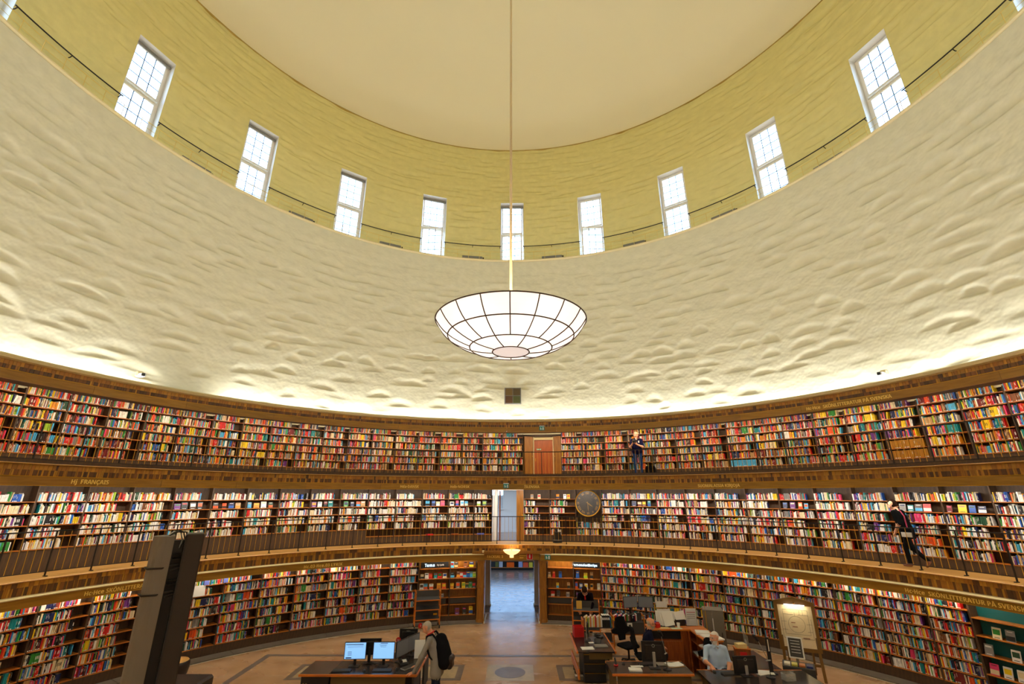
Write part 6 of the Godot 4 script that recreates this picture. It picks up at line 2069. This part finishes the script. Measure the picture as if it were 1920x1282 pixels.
# ------------------------------------------------------------------ people
# bones: [from, to, radius from, radius to, colour]; joined by a smooth minimum and meshed as surface nets
func nets(mb: MB, bones: Array, cell: float, k: float, place: Transform3D, paint = null) -> void:
	var lo := Vector3(1e9, 1e9, 1e9)
	var hi := -lo
	for b in bones:
		var r: float = maxf(b[2], b[3]) + k * 0.3 + cell * 2
		for p in [b[0], b[1]]:
			lo = lo.min(p - Vector3(r, r, r))
			hi = hi.max(p + Vector3(r, r, r))
	var nx := int((hi.x - lo.x) / cell) + 2
	var ny := int((hi.y - lo.y) / cell) + 2
	var nz := int((hi.z - lo.z) / cell) + 2
	var val := PackedFloat32Array()
	val.resize(nx * ny * nz)
	val.fill(1.0)
	var best := PackedFloat32Array()
	best.resize(nx * ny * nz)
	best.fill(1e9)
	var who := PackedInt32Array()
	who.resize(nx * ny * nz)
	for bi in bones.size():
		var b: Array = bones[bi]
		var A: Vector3 = b[0]
		var B: Vector3 = b[1]
		var ra: float = b[2]
		var rb: float = b[3]
		var m := maxf(ra, rb) + k + cell * 2
		var mn := ((A.min(B) - Vector3(m, m, m) - lo) / cell).floor()
		var mx := ((A.max(B) + Vector3(m, m, m) - lo) / cell).ceil()
		var AB := B - A
		var inv := 1.0 / maxf(AB.length_squared(), 1e-9)
		for z in range(maxi(0, int(mn.z)), mini(nz, int(mx.z) + 1)):
			for y in range(maxi(0, int(mn.y)), mini(ny, int(mx.y) + 1)):
				var row := (z * ny + y) * nx
				for x in range(maxi(0, int(mn.x)), mini(nx, int(mx.x) + 1)):
					var P := lo + Vector3(x, y, z) * cell - A
					var t := clampf(P.dot(AB) * inv, 0.0, 1.0)
					var dd := (P - AB * t).length() - lerpf(ra, rb, t)
					var i := row + x
					if dd < best[i]:
						best[i] = dd
						who[i] = bi
					var o := val[i]
					var h := maxf(k - absf(o - dd), 0.0) / k
					val[i] = minf(o, dd) - h * h * k * 0.25
	var vid := PackedInt32Array()
	vid.resize(nx * ny * nz)
	vid.fill(-1)
	var off := [0, 1, nx, nx + 1, nx * ny, nx * ny + 1, nx * ny + nx, nx * ny + nx + 1]
	var co := [Vector3(0, 0, 0), Vector3(1, 0, 0), Vector3(0, 1, 0), Vector3(1, 1, 0), Vector3(0, 0, 1), Vector3(1, 0, 1), Vector3(0, 1, 1), Vector3(1, 1, 1)]
	var ed := [[0, 1], [2, 3], [4, 5], [6, 7], [0, 2], [1, 3], [4, 6], [5, 7], [0, 4], [1, 5], [2, 6], [3, 7]]
	for z in nz - 1:
		for y in ny - 1:
			var row := (z * ny + y) * nx
			for x in nx - 1:
				var i := row + x
				var v0 := val[i]
				if v0 > cell * 2.0 or v0 < -cell * 2.0:
					continue
				var mask := 0
				for c in 8:
					if val[i + off[c]] < 0: mask += 1
				if mask == 0 or mask == 8:
					continue
				var s := Vector3.ZERO
				var cnt := 0
				for e in ed:
					var a := val[i + off[e[0]]]
					var b := val[i + off[e[1]]]
					if (a < 0) != (b < 0):
						s += co[e[0]].lerp(co[e[1]], a / (a - b))
						cnt += 1
				s /= cnt
				var g := Vector3(val[i + 1] + val[i + off[3]] + val[i + off[5]] + val[i + off[7]] - v0 - val[i + off[2]] - val[i + off[4]] - val[i + off[6]],
					val[i + off[2]] + val[i + off[3]] + val[i + off[6]] + val[i + off[7]] - v0 - val[i + 1] - val[i + off[4]] - val[i + off[5]],
					val[i + off[4]] + val[i + off[5]] + val[i + off[6]] + val[i + off[7]] - v0 - val[i + 1] - val[i + off[2]] - val[i + off[3]])
				var P := lo + (Vector3(x, y, z) + s) * cell
				mb.col = paint.call(P) if paint != null else bones[who[i]][4]
				vid[i] = mb.vert(place * P, (place.basis * g).normalized())
	for z in range(1, nz - 1):
		for y in range(1, ny - 1):
			var row := (z * ny + y) * nx
			for x in range(1, nx - 1):
				var i := row + x
				var a := val[i]
				if absf(a) > cell * 2.0: continue
				var ins := a < 0
				for ax in 3:
					var st: int = [1, nx, nx * ny][ax]
					if (val[i + st] < 0) == ins: continue
					var u: int = [nx, nx * ny, 1][ax]
					var w: int = [nx * ny, 1, nx][ax]
					var q0 := vid[i - u - w]
					var q1 := vid[i - w]
					var q2 := vid[i]
					var q3 := vid[i - u]
					if q0 < 0 or q1 < 0 or q2 < 0 or q3 < 0: continue
					if ins: mb.quad_i(q0, q1, q2, q3)
					else: mb.quad_i(q3, q2, q1, q0)

func head_into(mb: MB, at: Vector3, basis: Basis, skin: Color, hair: Color, style: String, beard: bool, S := 1.0) -> void:
	# face looks along +z; eyes at half the height of a head of 24 cm
	var bones := [
		[Vector3(0, 0.035, -0.02), Vector3(0, 0.03, 0.015), 0.085, 0.08, skin],
		[Vector3(0, -0.05, 0.03), Vector3(0, -0.085, 0.045), 0.055, 0.03, skin],
		[Vector3(-0.03, -0.03, 0.05), Vector3(0.03, -0.03, 0.05), 0.045, 0.045, skin],
		[Vector3(0, 0.0, 0.085), Vector3(0, -0.035, 0.107), 0.01, 0.014, skin],
		[Vector3(-0.085, 0.01, -0.005), Vector3(-0.085, -0.03, 0.0), 0.016, 0.011, skin],
		[Vector3(0.085, 0.01, -0.005), Vector3(0.085, -0.03, 0.0), 0.016, 0.011, skin],
		[Vector3(0, -0.06, -0.02), Vector3(0, -0.17, -0.03), 0.052, 0.058, skin],
	]
	if style == "full": bones.append([Vector3(0, 0.055, -0.03), Vector3(0, 0.06, 0.01), 0.09, 0.08, hair])
	if style == "bob": 
		bones.append([Vector3(0, 0.05, -0.03), Vector3(0, 0.055, 0.01), 0.095, 0.085, hair])
		bones.append([Vector3(0, 0.03, -0.07), Vector3(0, -0.03, -0.09), 0.055, 0.05, hair])
	if beard: bones.append([Vector3(0, -0.075, 0.055), Vector3(0, -0.11, 0.055), 0.042, 0.025, hair])
	var dark := lin(rgb(50, 36, 30))
	var lip := lin(rgb(150, 84, 72))
	var paint := func(p: Vector3) -> Color:
		var ear := absf(p.x) > 0.083
		if absf(absf(p.x) - 0.031) < 0.012 and absf(p.y - 0.008) < 0.007 and p.z > 0.055: return dark
		if absf(absf(p.x) - 0.031) < 0.018 and absf(p.y - 0.03) < 0.006 and p.z > 0.055 and style != "bald": return hair
		if absf(p.x) < 0.024 and absf(p.y + 0.062) < 0.006 and p.z > 0.06: return lip
		if beard and p.y < -0.045 and p.z > 0.0: return hair
		if ear or p.y < -0.06: return skin
		match style:
			"bald":
				if p.z < 0.0 and p.y < 0.05 and p.y > -0.06: return hair
			"full", "bob":
				if p.y > 0.055 or p.z < -0.01 or (p.y > 0.02 and absf(p.x) > 0.068): return hair
			"short":
				if p.y > 0.072 or (p.z < 0.01 and p.y > -0.05): return hair
		return skin
	nets(mb, bones, 0.008, 0.03, Transform3D(basis.scaled_local(Vector3(S, S, S)), at), paint)

func hand_into(mb: MB, wrist: Vector3, dir: Vector3, palm_normal: Vector3, skin: Color, thumb_side: float, curl: float) -> void:
	# local: y along the fingers, z out of the palm, x towards the thumb
	var y := dir.normalized()
	var z := (palm_normal - y * palm_normal.dot(y)).normalized()
	var x := y.cross(z) * thumb_side
	var bs := Basis(x, y, z)
	var bones := [[Vector3(0, 0, 0), Vector3(0, 0.03, 0), 0.024, 0.024, skin], [Vector3(-0.02, 0.045, 0), Vector3(0.02, 0.05, 0), 0.02, 0.02, skin], [Vector3(-0.022, 0.08, 0), Vector3(0.024, 0.085, 0), 0.015, 0.015, skin]]
	var lens := [0.055, 0.07, 0.075, 0.066]
	for i in 4:
		var bx0 := -0.03 + 0.02 * i
		var base := Vector3(bx0, 0.09, 0)
		var L: float = lens[i]
		var mid := base + Vector3((i - 1.5) * 0.004, L * 0.5 * cos(curl), L * 0.5 * sin(curl))
		var tip := mid + Vector3((i - 1.5) * 0.003, L * 0.5 * cos(curl * 2.2), L * 0.5 * sin(curl * 2.2))
		bones.append([base, mid, 0.0095, 0.009, skin])
		bones.append([mid, tip, 0.009, 0.0075, skin])
	bones.append([Vector3(0.026, 0.03, 0.005), Vector3(0.05, 0.06, 0.02), 0.013, 0.011, skin])
	bones.append([Vector3(0.05, 0.06, 0.02), Vector3(0.055, 0.09, 0.028), 0.011, 0.009, skin])
	var lefty := bs.determinant() < 0
	var before := mb.ix.size()
	nets(mb, bones, 0.006, 0.008, Transform3D(bs, wrist))
	if lefty:
		for i in range(before, mb.ix.size(), 3):
			var t := mb.ix[i + 1]
			mb.ix[i + 1] = mb.ix[i + 2]
			mb.ix[i + 2] = t

func limb_pair(a: Vector3, b: Vector3, d: Vector3, ra: float, rb: float, rc: float, c1: Color, c2: Color) -> Array:
	return [[a, b, ra, rb, c1], [b, d, rb, rc, c2]]

# J holds joints in the figure's own axes: x to its left hand, y up, z forward
func person(label: String, at: Vector3, turn: float, J: Dictionary, C: Dictionary, S := 1.06) -> MeshInstance3D:
	var mb := MB.new()
	var sh: Color = C.shirt
	var sleeve: Color = C.get("sleeve", sh)
	var leg: Color = C.trousers
	var bones := []
	var hip: Vector3 = J.hip
	var chest: Vector3 = J.chest
	var neck: Vector3 = J.neck
	var side: Vector3 = J.get("across", Vector3(1, 0, 0))
	var w: float = J.get("bulk", 1.0)
	for s in [-1.0, 1.0]:
		bones.append([hip + side * 0.075 * s, hip.lerp(chest, 0.5) + side * 0.075 * s, 0.115 * w, 0.11 * w, sh])
		bones.append([hip.lerp(chest, 0.5) + side * 0.075 * s, chest + side * 0.085 * s, 0.11 * w, 0.115 * w, sh])
		bones.append([chest + side * 0.06 * s, chest.lerp(neck, 0.65) + side * 0.13 * s, 0.1, 0.07, sh])
		bones.append([hip + side * 0.07 * s, hip + side * 0.085 * s - Vector3(0, J.get("hem", 0.02), 0), 0.115 * w, 0.125 * w, sh])
	bones.append([chest.lerp(neck, 0.7), neck, 0.075, 0.052, sh])
	bones.append([neck, neck.lerp(J.head, 0.6), 0.052, 0.05, C.skin])
	for s in ["l", "r"]:
		bones += limb_pair(J["shoulder_" + s], J["elbow_" + s], J["wrist_" + s], 0.062, 0.047, 0.031, sh, C.get("forearm", sleeve))
		bones += limb_pair(J["thigh_" + s], J["knee_" + s], J["ankle_" + s], 0.088, 0.062, 0.045, leg, leg)
		bones.append([J["ankle_" + s] + Vector3(0, -0.03, 0), J["toe_" + s], 0.045, 0.034, C.shoes])
	nets(mb, bones, 0.015, 0.045, Transform3D())
	head_into(mb, J.head, J.get("look", Basis()), C.skin, C.hair, C.style, C.get("beard", false), 1.06)
	for s in ["l", "r"]:
		var w0: Vector3 = J["wrist_" + s]
		var d: Vector3 = J.get("hand_dir_" + s, w0 - J["elbow_" + s])
		hand_into(mb, w0, d, J.get("palm_" + s, Vector3(0, -1, 0)), C.skin, 1.0 if s == "l" else -1.0, J.get("curl", 0.45))
	var o := put(mb, "person", M.cloth)
	o.position = at
	o.rotation.y = turn
	o.scale = Vector3(S, S, S)
	tag(o, label, "person")
	return o

func standing() -> Dictionary:
	return {"hip": Vector3(0, 0.98, 0), "chest": Vector3(0, 1.27, 0), "neck": Vector3(0, 1.49, 0.0), "head": Vector3(0, 1.63, 0.03),
		"shoulder_l": Vector3(0.19, 1.41, 0), "shoulder_r": Vector3(-0.19, 1.41, 0), "elbow_l": Vector3(0.24, 1.13, 0), "elbow_r": Vector3(-0.24, 1.13, 0),
		"wrist_l": Vector3(0.24, 0.9, 0.1), "wrist_r": Vector3(-0.24, 0.9, 0.1), "thigh_l": Vector3(0.1, 0.9, 0), "thigh_r": Vector3(-0.1, 0.9, 0),
		"knee_l": Vector3(0.11, 0.49, 0.02), "knee_r": Vector3(-0.11, 0.49, 0.02), "ankle_l": Vector3(0.11, 0.085, 0), "ankle_r": Vector3(-0.11, 0.085, 0),
		"toe_l": Vector3(0.13, 0.036, 0.16), "toe_r": Vector3(-0.13, 0.036, 0.16)}

func sitting() -> Dictionary:
	return {"hip": Vector3(0, 0.56, 0), "chest": Vector3(0, 0.85, 0.0), "neck": Vector3(0, 1.07, 0.02), "head": Vector3(0, 1.21, 0.05),
		"shoulder_l": Vector3(0.19, 0.99, 0), "shoulder_r": Vector3(-0.19, 0.99, 0), "elbow_l": Vector3(0.24, 0.72, 0.08), "elbow_r": Vector3(-0.24, 0.72, 0.08),
		"wrist_l": Vector3(0.2, 0.72, 0.32), "wrist_r": Vector3(-0.2, 0.72, 0.32), "thigh_l": Vector3(0.1, 0.54, 0.02), "thigh_r": Vector3(-0.1, 0.54, 0.02),
		"knee_l": Vector3(0.13, 0.53, 0.42), "knee_r": Vector3(-0.13, 0.53, 0.42), "ankle_l": Vector3(0.13, 0.085, 0.4), "ankle_r": Vector3(-0.13, 0.085, 0.4),
		"toe_l": Vector3(0.14, 0.036, 0.56), "toe_r": Vector3(-0.14, 0.036, 0.56)}

func spectacles(p: MeshInstance3D, J: Dictionary, frame: Material) -> void:
	var b := MB.new()
	for s in [-1.0, 1.0]:
		var pts := []
		for k in 13: pts.append(Vector3(s * 0.033 + 0.023 * cos(TAU * k / 12.0), 0.008 + 0.018 * sin(TAU * k / 12.0), 0.103))
		b.tube(pts, 0.0035, 5)
		b.tube([Vector3(s * 0.055, 0.012, 0.102), Vector3(s * 0.094, 0.014, 0.02), Vector3(s * 0.092, 0.0, -0.02)], 0.003, 4)
	b.tube([Vector3(-0.01, 0.012, 0.104), Vector3(0.01, 0.012, 0.104)], 0.0035, 4)
	var o := put(b, "spectacles", frame, p)
	var look_: Basis = J.get("look", Basis())
	o.transform = Transform3D(look_.scaled_local(Vector3(1.06, 1.06, 1.06)), J.head)

func build_people() -> void:
	var fair := lin(rgb(234, 180, 148))
	var ruddy := lin(rgb(232, 168, 134))
	# man with a rucksack, bent over the desk end: he looks to the left of the picture
	var J := standing()
	J.merge({"chest": Vector3(0, 1.27, 0.1), "neck": Vector3(0, 1.47, 0.19), "head": Vector3(0, 1.595, 0.27), "look": Basis.from_euler(Vector3(0.5, 0.05, 0)),
		"shoulder_l": Vector3(0.2, 1.4, 0.15), "shoulder_r": Vector3(-0.2, 1.4, 0.15), "elbow_l": Vector3(0.27, 1.09, 0.3), "elbow_r": Vector3(-0.26, 1.1, 0.3),
		"wrist_l": Vector3(0.22, 0.79, 0.47), "wrist_r": Vector3(-0.2, 0.8, 0.5), "hand_dir_l": Vector3(-0.1, -0.25, 1), "hand_dir_r": Vector3(0.1, -0.25, 1), "hem": 0.22, "curl": 0.12, "bulk": 1.06}, true)
	var man := person("man in a grey jacket and red collar leaning on the left desk", Vector3(-1.68, 0, -4.12), -PI / 2 - 0.12, J, {"skin": ruddy, "hair": lin(rgb(196, 186, 168)), "style": "short", "shirt": lin(rgb(152, 149, 141)), "sleeve": lin(rgb(152, 149, 141)), "trousers": lin(rgb(36, 44, 62)), "shoes": lin(rgb(30, 26, 24))})
	var cl := MB.new()
	cl.tube([Vector3(-0.07, 1.475, 0.22), Vector3(-0.06, 1.515, 0.14), Vector3(0, 1.535, 0.11), Vector3(0.06, 1.515, 0.14), Vector3(0.07, 1.475, 0.22), Vector3(0.04, 1.43, 0.27)], 0.016, 6)
	put(cl, "collar", M.red, man)
	var rk := thing("rucksack", "large black rucksack on the back of the man in grey", "rucksack")
	rk.transform = man.transform
	var b := MB.new()
	nets(b, [[Vector3(0, 1.36, -0.06), Vector3(0, 0.98, -0.17), 0.14, 0.17, Color.WHITE], [Vector3(-0.08, 1.25, -0.1), Vector3(-0.08, 0.98, -0.17), 0.12, 0.15, Color.WHITE], [Vector3(0.08, 1.25, -0.1), Vector3(0.08, 0.98, -0.17), 0.12, 0.15, Color.WHITE]], 0.018, 0.05, Transform3D())
	put(b, "pack", M.black_cloth, rk)
	b = MB.new()
	nets(b, [[Vector3(-0.07, 1.02, -0.3), Vector3(0.07, 1.02, -0.3), 0.075, 0.075, Color.WHITE], [Vector3(-0.07, 0.9, -0.29), Vector3(0.07, 0.9, -0.29), 0.075, 0.075, Color.WHITE]], 0.018, 0.05, Transform3D())
	put(b, "front_pocket", M.leather, rk)
	for s in [-1.0, 1.0]:
		b = MB.new()
		b.tube([Vector3(s * 0.12, 1.38, -0.02), Vector3(s * 0.14, 1.5, 0.1), Vector3(s * 0.15, 1.45, 0.23), Vector3(s * 0.16, 1.28, 0.235), Vector3(s * 0.18, 1.08, 0.13), Vector3(s * 0.16, 0.92, -0.08)], 0.022, 6)
		put(b, "strap", M.black_cloth, rk)
		b = MB.new()
		b.tube([Vector3(s * 0.17, 0.95, -0.06), Vector3(s * 0.18, 0.8, -0.03), Vector3(s * 0.175, 0.66, -0.05)], 0.01, 5)
		put(b, "strap_end", M.black_cloth, rk)
	# seated man in navy, looking to the right
	J = sitting()
	J.merge({"look": Basis.from_euler(Vector3(0.12, 0.0, 0)), "chest": Vector3(0, 0.85, 0.05), "neck": Vector3(0, 1.06, 0.1), "head": Vector3(0, 1.2, 0.14), "shoulder_l": Vector3(0.2, 0.98, 0.07), "shoulder_r": Vector3(-0.2, 0.98, 0.07), "bulk": 1.1}, true)
	var seat := person("bearded older man in a navy shirt, seated and looking right", Vector3(3.82, 0, -6.35), PI / 2 - 0.1, J, {"skin": ruddy, "hair": lin(rgb(214, 204, 184)), "style": "bald", "beard": true, "shirt": lin(rgb(34, 36, 58)), "forearm": ruddy, "trousers": lin(rgb(40, 40, 46)), "shoes": lin(rgb(30, 28, 26))}, 1.07)
	spectacles(seat, J, M.iron)
	office_chair(Vector3(3.74, 0, -6.35), PI / 2, "black office chair under the man in navy")
	# seated man in light blue, reaching for the mouse, head turned to the left of the picture
	J = sitting()
	J.merge({"look": Basis.from_euler(Vector3(0.02, -0.95, 0)), "bulk": 1.12, "elbow_r": Vector3(-0.3, 0.76, 0.2), "wrist_r": Vector3(-0.24, 0.755, 0.47), "hand_dir_r": Vector3(0.05, -0.1, 1), "shoulder_l": Vector3(0.21, 0.98, 0), "shoulder_r": Vector3(-0.21, 0.98, 0.02), "wrist_l": Vector3(0.16, 0.62, 0.3), "elbow_l": Vector3(0.27, 0.7, 0.04), "curl": 0.25}, true)
	var blue := person("bearded man in a light blue polo shirt, one hand on a mouse", Vector3(5.2, 0, -5.0), -0.12, J, {"skin": ruddy, "hair": lin(rgb(232, 226, 214)), "style": "short", "beard": true, "shirt": lin(rgb(192, 216, 246)), "forearm": ruddy, "trousers": lin(rgb(60, 66, 82)), "shoes": lin(rgb(40, 32, 28))}, 1.07)
	spectacles(blue, J, M.silver)
	for s in [-1.0, 1.0]:
		var cb := MB.new()
		cb.col = lin(rgb(186, 212, 242))
		cb.slab(TR(Vector3(s * 0.05, 1.045, 0.085), Vector3(-0.6, s * 0.5, s * 0.5)), PackedVector2Array([Vector2(-0.05, 0.03), Vector2(0.05, 0.03), Vector2(0.03, -0.04), Vector2(-0.02, -0.03)]), 0.012)
		put(cb, "collar", M.cloth, blue)
	office_chair(Vector3(5.22, 0, -5.1), -0.1, "dark office chair under the man in light blue")
	# dark suited man bending over the cart
	J = standing()
	J.merge({"hip": Vector3(0, 0.96, -0.12), "chest": Vector3(0, 1.17, 0.12), "neck": Vector3(0, 1.3, 0.31), "head": Vector3(0, 1.38, 0.4), "look": Basis.from_euler(Vector3(0.75, 0.3, 0.15)), "shoulder_l": Vector3(0.2, 1.26, 0.24), "shoulder_r": Vector3(-0.2, 1.24, 0.24),
		"elbow_l": Vector3(0.25, 1.0, 0.34), "elbow_r": Vector3(-0.25, 1.0, 0.34), "wrist_l": Vector3(0.2, 0.84, 0.48), "wrist_r": Vector3(-0.18, 0.84, 0.48), "thigh_l": Vector3(0.1, 0.88, -0.1), "thigh_r": Vector3(-0.1, 0.88, -0.1), "hem": 0.12}, true)
	var suit := person("dark haired man in a black suit with a red tie, bending over a cart", Vector3(2.72, 0, -10.25), -0.25, J, {"skin": fair, "hair": lin(rgb(48, 30, 20)), "style": "full", "shirt": lin(rgb(22, 21, 24)), "trousers": lin(rgb(24, 23, 26)), "shoes": lin(rgb(18, 17, 17))})
	spectacles(suit, J, M.iron)
	var ti := MB.new()
	ti.tube([Vector3(0, 1.265, 0.37), Vector3(0, 1.2, 0.36), Vector3(0, 1.12, 0.3)], 0.02, 6, 0.03)
	put(ti, "tie", M.red, suit)
	ti = MB.new()
	ti.tube([Vector3(-0.07, 1.29, 0.3), Vector3(-0.04, 1.27, 0.365), Vector3(0, 1.25, 0.375), Vector3(0.04, 1.27, 0.365), Vector3(0.07, 1.29, 0.3)], 0.016, 6)
	put(ti, "shirt_collar", M.paper, suit)
	# photographer on the top gallery
	J = standing()
	J.merge({"elbow_l": Vector3(0.25, 1.12, 0.08), "elbow_r": Vector3(-0.26, 1.12, 0.1), "wrist_l": Vector3(0.03, 1.22, 0.27), "wrist_r": Vector3(-0.12, 1.28, 0.26), "look": Basis.from_euler(Vector3(0.1, 0.15, 0)), "hand_dir_l": Vector3(-0.5, 0.5, 0.3), "hand_dir_r": Vector3(0.2, 0.8, 0.2), "palm_l": Vector3(0, 0.4, 1), "palm_r": Vector3(0.6, 0, 1), "curl": 0.7}, true)
	var ph := person("bald man in a navy shirt and jeans holding a camera, top gallery", polar(24.9 * D, 12.72, 0) + Vector3(0, Y2, 0), -24.9 * D + 0.1, J, {"skin": fair, "hair": lin(rgb(190, 150, 120)), "style": "bald", "shirt": lin(rgb(26, 28, 56)), "forearm": fair, "trousers": lin(rgb(42, 68, 116)), "shoes": lin(rgb(40, 40, 44))}, 1.05)
	spectacles(ph, J, M.iron)
	var cm := thing("photo_camera", "black camera held by the photographer on the top gallery", "camera")
	cm.transform = ph.transform
	bx(cm, "body", M.black_plastic, Vector3(-0.06, 1.34, 0.34), Vector3(0.15, 0.11, 0.08), 0.015)
	var le := MB.new()
	le.lathe(TR(Vector3(-0.06, 1.34, 0.37), Vector3(PI / 2, 0, 0)), [Vector2(0.04, 0), Vector2(0.042, 0.09), Vector2(0.03, 0.1), Vector2(0.001, 0.09)], 16)
	put(le, "lens", M.black_plastic, cm)
	var sp := MB.new()
	sp.tube([Vector3(-0.12, 1.38, 0.3), Vector3(-0.09, 1.49, 0.1), Vector3(0, 1.53, -0.05), Vector3(0.09, 1.49, 0.1), Vector3(0.02, 1.38, 0.3)], 0.01, 5)
	put(sp, "strap", M.brass, cm)
	bx(ph, "shirt_badge", M.paper, Vector3(0.1, 1.34, 0.13), Vector3(0.05, 0.08, 0.01))
	bx(ph, "undershirt", M.paper, Vector3(0, 1.46, 0.07), Vector3(0.06, 0.05, 0.03), 0.012)
	# woman walking to the left along the middle gallery
	J = standing()
	J.merge({"chest": Vector3(0, 1.26, 0.07), "neck": Vector3(0, 1.46, 0.13), "head": Vector3(0, 1.58, 0.19), "look": Basis.from_euler(Vector3(0.3, 0, 0)), "shoulder_l": Vector3(0.18, 1.39, 0.1), "shoulder_r": Vector3(-0.18, 1.39, 0.1), "elbow_l": Vector3(0.23, 1.1, 0.02), "wrist_l": Vector3(0.22, 0.9, 0.14), "elbow_r": Vector3(-0.23, 1.1, 0.16), "wrist_r": Vector3(-0.18, 0.96, 0.32),
		"knee_l": Vector3(0.1, 0.5, -0.1), "ankle_l": Vector3(0.1, 0.22, -0.4), "toe_l": Vector3(0.1, 0.08, -0.34), "knee_r": Vector3(-0.1, 0.5, 0.18), "ankle_r": Vector3(-0.1, 0.085, 0.16), "toe_r": Vector3(-0.1, 0.036, 0.32), "hem": 0.1}, true)
	var wo := person("dark haired woman in black with a bare forearm, walking along the middle gallery", polar(63.2 * D, 12.68, 0) + Vector3(0, Y1, 0), -63.2 * D - PI / 2 - 0.1, J, {"skin": fair, "hair": lin(rgb(40, 26, 20)), "style": "bob", "shirt": lin(rgb(20, 19, 21)), "forearm": fair, "trousers": lin(rgb(24, 23, 26)), "shoes": lin(rgb(150, 110, 96))}, 1.04)
	var ss := MB.new()
	ss.tube([Vector3(0.17, 0.98, -0.14), Vector3(0.08, 1.3, -0.08), Vector3(0.0, 1.47, 0.05), Vector3(-0.1, 1.42, 0.2), Vector3(-0.12, 1.25, 0.24)], 0.017, 6)
	put(ss, "shoulder_strap", M.magenta, wo)
	var hb := thing("shoulder_bag", "black and white shoulder bag on the hip of the walking woman", "bag")
	hb.transform = wo.transform
	bx(hb, "body", M.black_cloth, Vector3(0.24, 0.88, -0.16), Vector3(0.1, 0.28, 0.34), 0.03)
	bx(hb, "pale_panel", M.paper, Vector3(0.295, 0.84, -0.16), Vector3(0.01, 0.12, 0.26), 0.004)
